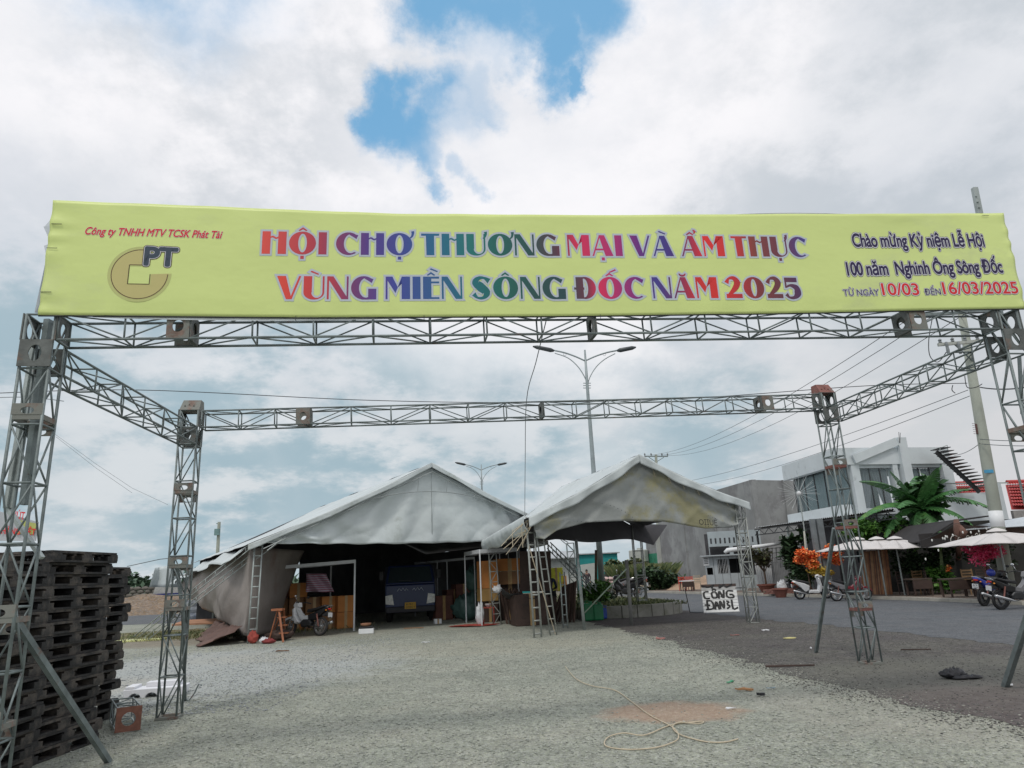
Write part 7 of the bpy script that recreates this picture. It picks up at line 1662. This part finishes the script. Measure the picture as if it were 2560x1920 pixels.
tufts('verge_grass', 'short green grass on the verge left of the big tent', lambda r: (lambda x, y: (x, y, .02))(r.gauss(-11.2, 2.0), r.gauss(26.0, 1.0)), 5500, .10, leafmat('verge_green', (.05, .08, .025), (.13, .15, .06), (.30, .26, .14)), 4, .015)
shrub('island_bush', 'dense green bush on the traffic island behind the green cans', 'bush', pxb(1487, 26.8, .33), .45, (.6, .5, .45), 1300, .14, LM1, 55, 0); shrub('island_bush', 'smaller bush right of the rough stake on the island', 'bush', pxb(1502, 28.4, .33), .25, (.5, .4, .3), 700, .11, LM2, 56, 0)
tree_tag = None
tufts('roadside_weeds', 'tall tangled weeds between the turquoise shed and the green gate', lambda r: (lambda Y: tuple(pxb(r.uniform(1546, 1668), Y, 0)))(r.uniform(52, 58)), 12000, 1.5, WD, 5, .022)
for i, (px, Y, h, s_) in enumerate(((1592, 57, .9, 1.3), (1622, 56, .8, 1.2), (1560, 57, 1.3, 1.0), (1645, 50, .6, .9), (1520, 58.5, .35, .6))): shrub('weed_bush', ('broad weedy bush in front of the tank tower', 'weedy bush left of the green gate', 'tall weedy bush at the right end of the turquoise shed', 'low dark bush at the foot of the gate pillar', 'low bush at the foot of the turquoise shed')[i], 'bush', pxb(px, Y, 0), h, (s_ * 1.5, 1.0, s_), 2200, .26, WD if i != 3 else LM2, 60 + i, 0)
# lamp post
Yl = 29.0; lb = at(1506, 1480, Yl); lb.z = .33; ptop = at(1462, 875, Yl); lamp = thing('street_lamp', 'tall double armed street lamp rising behind the right tent', 'street lamp', lb); GAL = mat('lamp_galvanised', (.30, .345, .355), .5, .3, .12, 3)
jn, c1 = at(1462.5, 903, Yl), at(1468, 962, Yl)
mb = MB(); mb.tube([lb, lb + (ptop - lb) * .45, c1, ptop], [.13, .10, .065, .04], 12); mb.build('pole', GAL, lamp, world=True, smooth=True)
for s_, arm, low_, hd in ((-1, [(1462, 902), (1440, 892), (1412, 882), (1385, 876)], [(1467, 968), (1464, 948), (1446, 918), (1420, 895), (1387, 883)], [(1385, 877), (1332, 866)]), (1, [(1463, 902), (1490, 890), (1518, 881), (1543, 876)], [(1469, 968), (1474, 945), (1490, 918), (1512, 898), (1538, 884)], [(1543, 877), (1590, 868)])):
    mb = MB(); mb.tube(spline([at(x, y, Yl) for x, y in arm], 4), .035, 7); mb.build('arm', GAL, lamp, world=True, smooth=True); mb = MB(); mb.tube(spline([at(x, y, Yl) for x, y in low_], 4), .022, 6); mb.build('brace', GAL, lamp, world=True, smooth=True)
    a, b = at(*hd[0], Yl), at(*hd[1], Yl); mb = MB(); mb.tube([a, a + (b - a) * .15, a + (b - a) * .8, b], [.05, .10, .09, .03], 8); mb.build('lamp_head', mat('lamp_head', (.06, .07, .075), .4, .3), lamp, world=True, smooth=True)
    c_ = at(1412 if s_ < 0 else 1511, 886, Yl); mb = MB(); mb.tube([c_ + Vector((.06 * math.cos(t_), 0, .06 * math.sin(t_))) for t_ in [6.2832 * k / 12 for k in range(13)]], .007, 4, False); mb.build('ring', GAL, lamp, world=True)
mb = MB(); [mb.bar(at(1458, 958 + k * 6, Yl), at(1477, 958 + k * 6, Yl), .03) for k in range(3)]; mb.build('clamp', GAL, lamp, world=True)
lamp2 = copy_tree(lamp); d_ = at(1203, 1161, 60) - ptop; lamp2.location = lamp.location + d_ ; lamp2['label'] = 'distant double armed street lamp between the two tent roofs'
for o_ in (lamp, lamp2): o_['group'] = 'double armed street lamps'
if lamp2.location.z > .1 or lamp2.location.z < -.1:
    kz = (d_.z + lb.z + (ptop.z - lb.z)) / (ptop.z)
    lamp2.location.z = lb.z + d_.z
mb = MB(); mb.tube([(lamp2.location.x, lamp2.location.y, -.2), tuple(lamp2.location + Vector((0, 0, .3)))], .13, 10); o = mb.build('pole_foot', GAL, lamp2, world=True)
# turquoise shed
TQ = mat('turquoise_sheet', (.015, .27, .265), .6, 0, .06, .8)
Ct = at(1428, 1388, 60); zT = Ct.z; Ct = Vector((Ct.x, Ct.y, 0)); td = V2(1, .02); sh_ = thing('turquoise_shed', 'flat turquoise sheet metal shed seen under the right tent', 'shed', Ct); Ltq = along(Ct, td, 1545)
wall('front_wall', Ct, td, -4.5, Ltq, 0, zT, [], .1, TQ, sh_); wall('side_wall', Ct + td * Ltq, V2(.0, 1), 0, 5, 0, zT, [], .1, TQ, sh_, 1)
mb = MB(); q = [Ct + td * -4.6 - Vector((0, .2, 0)), Ct + td * (Ltq + .2) - Vector((0, .2, 0)), Ct + td * (Ltq + .2) + Vector((0, 5, 0)), Ct + td * -4.6 + Vector((0, 5, 0))]; mb.hexa([L3(p, zT + .004) for p in q], [L3(p, zT + .09) for p in q]); mb.build('roof', mat('zinc_roof', (.4, .42, .43), .5, .2), sh_, world=True)
for k in range(6): mb = MB(); x = Ct + td * (Ltq * (k + .5) / 6) - Vector((0, .012, 0)); mb.bar(L3(x, 0), L3(x, zT), .05, .02); mb.build('seam', TQ, sh_, world=True)
Cq = at(1342, 1383, 57); gs = thing('grey_shed', 'low grey roofed shed left of the turquoise one', 'shed', (Cq.x, Cq.y, 0)); mb = MB(); mb.box((Cq.x + 1.3, Cq.y + 2, Cq.z / 2 - .2), (3.6, 3, Cq.z - .5)); mb.build('wall', CONC_PALE, gs, world=True); mb = MB(); mb.hexa([(Cq.x - .9, Cq.y - .2, Cq.z - .5), (Cq.x + 3.2, Cq.y - .2, Cq.z - .5), (Cq.x + 3.2, Cq.y + 3.8, Cq.z + .1), (Cq.x - .9, Cq.y + 3.8, Cq.z + .1)], [(Cq.x - .9, Cq.y - .2, Cq.z - .42), (Cq.x + 3.2, Cq.y - .2, Cq.z - .42), (Cq.x + 3.2, Cq.y + 3.8, Cq.z + .18), (Cq.x - .9, Cq.y + 3.8, Cq.z + .18)]); mb.build('roof', mat('zinc_roof', ()), gs, world=True)
gp_ = thing('grey_board', 'grey board fence panel standing before the turquoise shed', 'panel', pxb(1470, 54, 0)); mb = MB(); mb.bar(L3(pxb(1456, 54), 1.1), L3(pxb(1492, 54), 1.2), .08, 1.9); mb.build('board', CONC_PALE, gp_, world=True)
# tank tower
tt = thing('tank_tower', 'old concrete water tank tower on the horizon beyond the weeds', 'water tower', pxb(1606, 74, 0)); tb_ = pxb(1606, 74, 0); zt_ = zc_(1600, 74, 1370)
mb = MB(); mb.lathe([(.95, 0), (.85, zt_ * .62), (.85, zt_ * .63)], (tb_.x, tb_.y, 0), 12); mb.build('shaft', mat('tower_conc', (.33, .30, .23), .9, 0, .2, .8, (.28, .2, .12), .35, 1.2), tt, world=True); mb = MB(); mb.lathe([(1.0, zt_ * .63), (1.0, zt_ * .93), (.9, zt_ * .95)], (tb_.x - .15, tb_.y, 0), 12); mb.build('tank', CONC_PALE, tt, world=True); mb = MB(); mb.lathe([(.3, zt_ * .95), (.3, zt_)], (tb_.x, tb_.y, 0), 8); mb.build('hatch', CONC_PALE, tt, world=True); mb = MB(); mb.box((tb_.x + 1.4, tb_.y, zt_ * .33), (.7, .7, zt_ * .66)); mb.build('annex', CONC_PALE, tt, world=True)
pl_ = thing('pale_pallet', 'pale wooden pallet leaning on its edge among the weeds by the road', 'pallet', pxb(1612, 50, 0))
for k in range(8): mb = MB(); mb.bar(at(1601 + k * 3.3, 1470 - k * .5, 50), at(1606 + k * 3.5, 1447 - k * .3, 50.4), .1, .03, up=Vector((0, 1, 0))); mb.build('slat', mat('pale_wood', (.40, .35, .27), .8), pl_, world=True)
for y in (1452, 1465): mb = MB(); mb.bar(at(1600, y + 2, 50.5), at(1632, y - 1, 50.5), .08, .05); mb.build('bearer', mat('pale_wood', ()), pl_, world=True)
cs_ = thing('cement_sacks', 'pile of pale pink sacks by the lamp post', 'sack pile', pxb(1517, 40, 0))
for k in range(6): mb = MB(); mb.ell((0, 0, .12 + k * .2), (.45, .3, .12), 10, 6); mb.build('sack', mat('pink_sack', (.5, .36, .34), .8), cs_)
# ------------------------------------------------------------------ utility poles and wires
Yu = 24.6; up_ = thing('utility_pole', 'concrete utility pole with crossarms at the right edge', 'utility pole', gr(2526, 1500)); ub = at(2528, 1512, Yu); ut = at(2396, 735, Yu + .4)
PC = mat('pole_concrete', (.34, .365, .315), .85, 0, .14, 1.2, (.27, .28, .24), .3, 2)
mb = MB(); mb.tube([ub, ub + (ut - ub) * .5, ut], [.235, .185, .125], 16); mb.build('shaft', PC, up_, world=True, smooth=True)
def onp(py): # axis of the pole at a photo row
    lo, hi = 0., 1.
    for _ in range(40):
        k = (lo + hi) / 2
        if proj(ub + (ut - ub) * k)[1] > py: lo = k
        else: hi = k
    return ub + (ut - ub) * lo, .235 - .11 * lo
p, r_ = onp(1318); p2, _ = onp(1278); mb = MB(); mb.tube([p2, p], [r_ + .008] * 2, 16); mb.build('painted_band', WHITE, up_, world=True, smooth=True)
p, r_ = onp(1180); mb = MB(); mb.box(p + Vector((-.12, -r_ - .0, 0)), (.3, .05, .11)); mb.build('blue_tag', mat('tag_blue', (.06, .3, .5), .5), up_, world=True)
p, r_ = onp(1060); p2, _ = onp(1085)
mb = MB(); mb.bar(p + Vector((-r_ - .03, -.05, 0)), p2 + Vector((-r_ - .03, -.05, 0)), .05); [mb.tube([p + (p2 - p) * k / 5 + Vector((-r_ - .03, -.05, 0)), p + (p2 - p) * k / 5 + Vector((-r_ - .16, -.05, .02))], .008, 4) for k in range(6)]; mb.build('meter_rack', mat('rack_rust', (.1, .05, .045), .8), up_, world=True)
arms = []
for (xa, ya, xb, yb_) in ((2290, 788, 2500, 776), (2345, 862, 2456, 852)):
    a, b = at(xa, ya, Yu - .2), at(xb, yb_, Yu - .2); mb = MB(); mb.bar(a, b, .09, .11); mb.build('crossarm', STEEL if ya < 800 else CONC_PALE, up_, world=True); arms.append((a, b))
    for k in range(4):
        q = a + (b - a) * (.06 + .28 * k); mb = MB(); mb.lathe([(.03, .05), (.07, .08), (.04, .12), (.07, .16), (.03, .22)], q, 8); mb.build('insulator', mat('porcelain', (.2, .22, .23), .3), up_, world=True)
mb = MB(); p, r_ = onp(905); mb.bar(arms[1][0] + (arms[1][1] - arms[1][0]) * .35, p + Vector((0, -r_, 0)), .04); mb.bar(arms[1][0] + (arms[1][1] - arms[1][0]) * .75, p + Vector((0, -r_, 0)), .04); mb.build('arm_brace', STEEL, up_, world=True)
for x in (2368, 2398): mb = MB(); c = at(x, 868, Yu - .3); mb.lathe([(.05, -.25), (.06, -.1), (.05, .0), (.06, .1), (.04, .2)], c, 8); mb.build('cutout_fuse', mat('porcelain', ()), up_, world=True)
for P_ in ([at(2366, 880, Yu - .3), at(2345, 905, Yu), at(2325, 890, Yu), at(2322, 850, Yu), at(2330, 800, Yu)], [at(2412, 940, Yu - .3), at(2418, 968, Yu - .35), at(2440, 968, Yu - .4), at(2455, 960, Yu - .3)], [at(2382, 963, Yu), at(2380, 975, Yu), at(2388, 983, Yu)]): mb = MB(); mb.tube(spline(P_, 5), .016, 5); mb.build('jumper_cable', CABLE, up_, world=True)
def wire(label, a, b, sag, r=.018, m=None, n=16):
    a, b = Vector(a), Vector(b); pts_ = [a + (b - a) * k / n - Vector((0, 0, 4 * sag * (k / n) * (1 - k / n))) for k in range(n + 1)]
    o = MB().tube(pts_, r, 5).build('overhead_wire', m or CABLE, smooth=True); return tag(o, label, 'cable')
Yf = 95; fp = thing('utility_pole', 'distant utility pole whose crossarm shows above the right tent ridge', 'utility pole', pxb(1643, Yf, 0)); mb = MB(); mb.tube([pxb(1648, Yf, 0), at(1640, 1137, Yf)], [.24, .18], 10); mb.build('shaft', PC, fp, world=True)
mb = MB(); mb.bar(at(1611, 1141, Yf), at(1670, 1141, Yf), .12, .14); mb.build('crossarm', STEEL, fp, world=True); mb = MB(); mb.bar(at(1622, 1143, Yf), at(1640, 1155, Yf), .08); mb.bar(at(1660, 1143, Yf), at(1641, 1155, Yf), .08); mb.build('arm_brace', STEEL, fp, world=True)
for x in (1612, 1628, 1655, 1669): mb = MB(); mb.lathe([(.08, 0), (.12, .2), (.05, .35)], at(x, 1139, Yf), 7); mb.build('insulator', mat('porcelain', ()), fp, world=True)
for i, (xn, yn, xf_, w_) in enumerate(((2292, 784, 1613, 'highest'), (2345, 782, 1629, 'second'), (2420, 780, 1656, 'third'))): wire('%s of three power lines running from the right pole down to the distant pole' % w_, at(xn, yn, Yu - .2), at(xf_, 1138, Yf), 1.3 + .15 * i, .014)
wire('power line running off the right edge from the utility pole arm', at(2420, 780, Yu - .2), at(2700, 700, 18), .3); 
wire('thin service wire from the utility pole down left, upper one', at(2420, 975, Yu), at(1620, 1216, 80), .7, .013, ROPE_DK); wire('thin service wire from the utility pole down left, lower one', at(2424, 990, Yu), at(1700, 1216, 80), .7, .013, ROPE_DK)
wire('thick black cable leaving the right edge from the utility pole', at(2450, 968, Yu - .3), at(2640, 950, 18), .15, .022); wire('thin wire right of the utility pole, upper one', at(2450, 1098, Yu), at(2640, 1099, 22), .05, .012, ROPE_DK); wire('thin wire right of the utility pole, lower one', at(2455, 1110, Yu), at(2640, 1112, 22), .05, .012, ROPE_DK)
wire('wire slanting from the cafe roof up to the utility pole', at(2385, 1138, 34), at(2450, 1108, Yu), .1, .012, ROPE_DK)
mb = MB(); mb.tube(spline([at(-60, 985, 22), at(345, 975, 23), at(900, 1000, 24), at(1300, 1006, 24.5), at(1720, 996, 24.6), at(2160, 965, 24.5), at(2418, 958, Yu - .3)], 8), .014, 5); tag(mb.build('overhead_wire', CABLE, smooth=True), 'long sagging black cable crossing the whole view above the rear beam', 'cable')
mb = MB(); mb.tube(spline([at(1367, 795, 6.9), at(1340, 905, 8.8), at(1316, 1004, 10.75), at(1313, 1150, 14.5), at(1312, 1290, 18.9)], 5), .006, 4); tag(mb.build('hanging_cord', ROPE_DK, smooth=True), 'thin cord running from the front beam over the rear beam down to the right tent', 'cord')
for i, pts_ in enumerate((((130, 1080), (240, 1160), (330, 1220), (420, 1262)), ((140, 1092), (240, 1170), (330, 1232)))): mb = MB(); mb.tube([at(x, y, 60) for x, y in pts_], .012, 4); tag(mb.build('overhead_wire', ROPE_DK), 'faint wire slanting down behind the left towers, %s' % ('upper' if i == 0 else 'lower'), 'cable')
mb = MB(); mb.tube(spline([at(-40, 995, 40), at(70, 993, 40), at(160, 1003, 40)], 4), .02, 4); tag(mb.build('overhead_wire', ROPE_DK), 'wire entering at the left edge behind the front tower', 'cable')
mb = MB(); mb.tube([at(318, 1416, 30), at(400, 1398, 30), at(470, 1391, 28)], .015, 4); tag(mb.build('tent_guy', ROPE_DK), 'guy line from the white tarpaulin towards the pallets', 'guy rope')
sp_ = thing('utility_pole', 'small distant utility pole above the left tent wall', 'utility pole', pxb(545, 90, 0)); mb = MB(); mb.tube([pxb(541, 90, 0), at(548, 1305, 90)], [.26, .2], 8); mb.build('shaft', PC, sp_, world=True); mb = MB(); mb.box(at(543, 1330, 89.7), (.6, .4, .8)); mb.bar(at(541, 1309, 90), at(549, 1309, 90), .1); mb.build('transformer', mat('transformer_teal', (.15, .25, .25)), sp_, world=True)
# ------------------------------------------------------------------ left distance: trees, fair banner
rr = random.Random(21)
for i in range(7):
    px = 268 + i * 36 + rr.uniform(-6, 6); Y = 118 + rr.uniform(-6, 6); h = 3.4 + rr.uniform(-.3, 1.1) * (1.2 if i in (1, 4) else .8)
    shrub('distant_tree', 'distant green tree on the left skyline, %s' % ('leftmost beside the pallets', 'second, taller and pointed', 'third, low and rounded', 'fourth, in the dip', 'fifth, behind the white tarpaulin edge', 'sixth, hidden partly by the tarpaulin', 'seventh, behind the trailer')[i], 'tree', pxb(px, Y, 0), h * .55, (2.8, 2, h * .55), 900, .8, LM3, 80 + i, .2, None, 'distant trees on the left skyline')
fbn = thing('fair_banner', 'partly hidden fair banner with red lettering behind the pallets at the left edge', 'banner', at(50, 1330, 16)); 
mb = MB(); a, b, c, e = at(-60, 1352, 16), at(88, 1352, 16), at(95, 1305, 16), at(-60, 1262, 16); mb.hexa([a, b, b + Vector((0, .03, 0)), a + Vector((0, .03, 0))], [e, c, c + Vector((0, .03, 0)), e + Vector((0, .03, 0))]); mb.build('sheet', mat('banner_pale', (.45, .47, .5), .7, 0, .1, 2), fbn, world=True)
mb = MB(); mb.add([at(44, 1334, 15.98), at(84, 1336, 15.98), at(92, 1309, 15.98), at(44, 1299, 15.98)], [(0, 1, 2, 3)]); mb.build('yellow_panel', mat('print_yellow_green', (.45, .48, .15)), fbn, world=True)
def ftext(txt, p0, p1, h_, m, out=.03):
    vs, fs = curve_mesh(text=txt, offset=.02); vs, fs = up_faces(vs, fs); x1 = max(v.x for v in vs); a, b = at(*p0, 16 - out), at(*p1, 16 - out); k = (b - a) / x1; mb = MB(); mb.add([a + k * v.x + Vector((0, 0, v.y * h_)) for v in vs], fs); mb.build('lettering', m, fbn, world=True)
ftext('HÚT', (28, 1296), (61, 1299), .24, PRED); ftext('HÀNG VIỆT', (2, 1334), (88, 1338), .2, PRED, .04)
# aerial twigs of rebar on the roof, antenna
mb = MB(); mb.tube([at(2249, 1108, 35), at(2247, 1080, 35)], .015, 4); mb.tube([at(2250, 1108, 35), at(2251, 1082, 35)], .012, 4); tag(mb.build('rebar', DARKMETAL), 'bare reinforcement rods sticking up from the cafe pillar', 'rods')
# ------------------------------------------------------------------ people
SKIN = mat('skin', (.28, .16, .11), .6, 0, .06, 4)
def person(label, base, rz, J, rad, shirt, trousers, hair=(.02, .018, .016)):
    r_ = thing('person', label, 'person', base, rz); E_ = [('pelvis', 'waist'), ('waist', 'chest'), ('chest', 'neck'), ('neck', 'head0'), ('head0', 'head1')] 
    for s_ in 'LR': E_ += [('chest', 'sh' + s_), ('sh' + s_, 'el' + s_), ('el' + s_, 'wr' + s_), ('wr' + s_, 'ha' + s_), ('pelvis', 'hip' + s_), ('hip' + s_, 'kn' + s_), ('kn' + s_, 'an' + s_), ('an' + s_, 'to' + s_)]
    names_ = list(J); me = bpy.data.meshes.new('body'); me.from_pydata([J[k] for k in names_], [(names_.index(a), names_.index(b)) for a, b in E_], []); o = bpy.data.objects.new('body', me); COL.objects.link(o)
    sk = o.modifiers.new('s', 'SKIN'); sv = me.skin_vertices[0].data
    for i, k in enumerate(names_): r0 = rad.get(k.rstrip('LR') if k[-1] in 'LR' else k, .05); sv[i].radius = (r0 if isinstance(r0, tuple) else (r0, r0)); sv[i].use_root = (k == 'pelvis')
    sd_ = o.modifiers.new('d', 'SUBSURF'); sd_.levels = 2; sd_.render_levels = 2; bpy.context.view_layer.update()
    ev = o.evaluated_get(bpy.context.evaluated_depsgraph_get()); m2 = bpy.data.meshes.new_from_object(ev); bpy.data.objects.remove(o)
    for q in (SKIN, shirt, trousers): m2.materials.append(q)
    pz = J['pelvis'][2]; nk = J['neck'][2]
    for p in m2.polygons:
        c = p.center; near = min(names_, key=lambda k: (Vector(J[k]) - c).length)
        p.material_index = 0 if near[:2] in ('he', 'ha', 'wr', 'ne', 'to') else (2 if near[:2] in ('kn', 'an', 'hi') or near == 'pelvis' else 1); p.use_smooth = True
    body = bpy.data.objects.new('body', m2); COL.objects.link(body); body.parent = r_
    h0, h1 = Vector(J['head0']), Vector(J['head1']); hc = (h0 + h1) / 2; mb = MB(); mb.ell(hc + Vector((0, .02, .045)), (.088, .098, .095), 12, 8); mb.build('hair', mat('hair_black', hair, .7), r_, smooth=True)
    for s_ in (-1, 1):
        mb = MB(); mb.ell(hc + Vector((s_ * .032, -.088, .0)), (.012, .008, .007), 6, 4); mb.build('eye', INK, r_)
        mb = MB(); mb.ell(hc + Vector((s_ * .085, .0, -.005)), (.014, .02, .03), 6, 4); mb.build('ear', SKIN, r_)
    mb = MB(); mb.ell(hc + Vector((0, -.098, -.02)), (.014, .016, .024), 6, 4); mb.build('nose', SKIN, r_)
    for sd2 in 'LR':
        ha, wr = Vector(J['ha' + sd2]), Vector(J['wr' + sd2]); d = (ha - wr).normalized(); _, u_, v_ = axes(d)
        for k in range(4): mb = MB(); q = ha + u_ * (k - 1.5) * .02; mb.tube([q, q + d * .035, q + d * (.06 + .01 * (k in (1, 2))) - u_ * 0 + v_ * .012], [.01, .009, .007], 6); mb.build('finger', SKIN, r_)
        mb = MB(); q = wr + d * .03 + u_ * .03; mb.tube([q, q + d * .03 + u_ * .025, q + d * .055 + u_ * .03], [.012, .011, .009], 6); mb.build('thumb', SKIN, r_)
    return r_
RD = {'pelvis': (.15, .11), 'waist': (.135, .10), 'chest': (.17, .115), 'neck': .055, 'head0': .075, 'head1': .085, 'sh': .065, 'el': .042, 'wr': .03, 'ha': .036, 'hip': .09, 'kn': .06, 'an': .042, 'to': .04}
JS = {'pelvis': (0, 0, .92), 'waist': (0, 0, 1.08), 'chest': (0, 0, 1.30), 'neck': (0, -.01, 1.45), 'head0': (0, -.02, 1.53), 'head1': (0, -.02, 1.62), 'shL': (-.19, 0, 1.37), 'elL': (-.25, -.03, 1.1), 'wrL': (-.16, -.2, .98), 'haL': (-.11, -.26, .98), 'shR': (.19, 0, 1.37), 'elR': (.26, .0, 1.1), 'wrR': (.25, -.08, .86), 'haR': (.25, -.1, .78),
      'hipL': (-.09, 0, .86), 'knL': (-.1, -.03, .48), 'anL': (-.11, .02, .09), 'toL': (-.12, -.14, .04), 'hipR': (.09, 0, .86), 'knR': (.11, -.02, .48), 'anR': (.13, .03, .09), 'toR': (.14, -.13, .04)}
person('person standing in a dark shirt and dark trousers before the grey board panel', pxb(1468, 52, 0), R(-20), JS, RD, mat('shirt_dark', (.05, .035, .04), .9), mat('trousers_dark', (.05, .05, .06), .9))
JT = {'pelvis': (0, 0, .50), 'waist': (0, -.02, .66), 'chest': (0, -.06, .90), 'neck': (0, -.10, 1.06), 'head0': (0, -.13, 1.14), 'head1': (0, -.15, 1.23), 'shL': (-.2, -.06, .98), 'elL': (-.26, -.16, .72), 'wrL': (-.12, -.36, .66), 'haL': (-.06, -.42, .66), 'shR': (.2, -.06, .98), 'elR': (.26, -.16, .72), 'wrR': (.12, -.36, .66), 'haR': (.06, -.42, .66),
      'hipL': (-.1, -.03, .5), 'knL': (-.16, -.45, .50), 'anL': (-.16, -.42, .09), 'toL': (-.17, -.56, .04), 'hipR': (.1, -.03, .5), 'knR': (.16, -.45, .5), 'anR': (.16, -.42, .09), 'toR': (.17, -.56, .04)}
ps = pxb(1370, 24.9, .38); person('person in a dark blue shirt sitting with back turned beside the large dark panel', ps, R(170), JT, RD, mat('shirt_blue', (.02, .035, .07), .9), mat('trousers_dark', ()))
mb = MB(); mb.box((ps.x, ps.y, .45), (.5, .5, .88)); tag(mb.build('wooden_box', WOOD_DARK), 'dark box used as a seat under the person in dark blue', 'box')
# the skyline beyond the road and fields: low distant scrub
tufts('far_scrub', 'low far off scrub along the horizon', lambda r: (lambda a, Y: (Y * math.tan(a), Y, 0))(r.uniform(-.62, .9), r.uniform(150, 230)), 6000, 3.2, LM3, 9, .9, 'scrub')
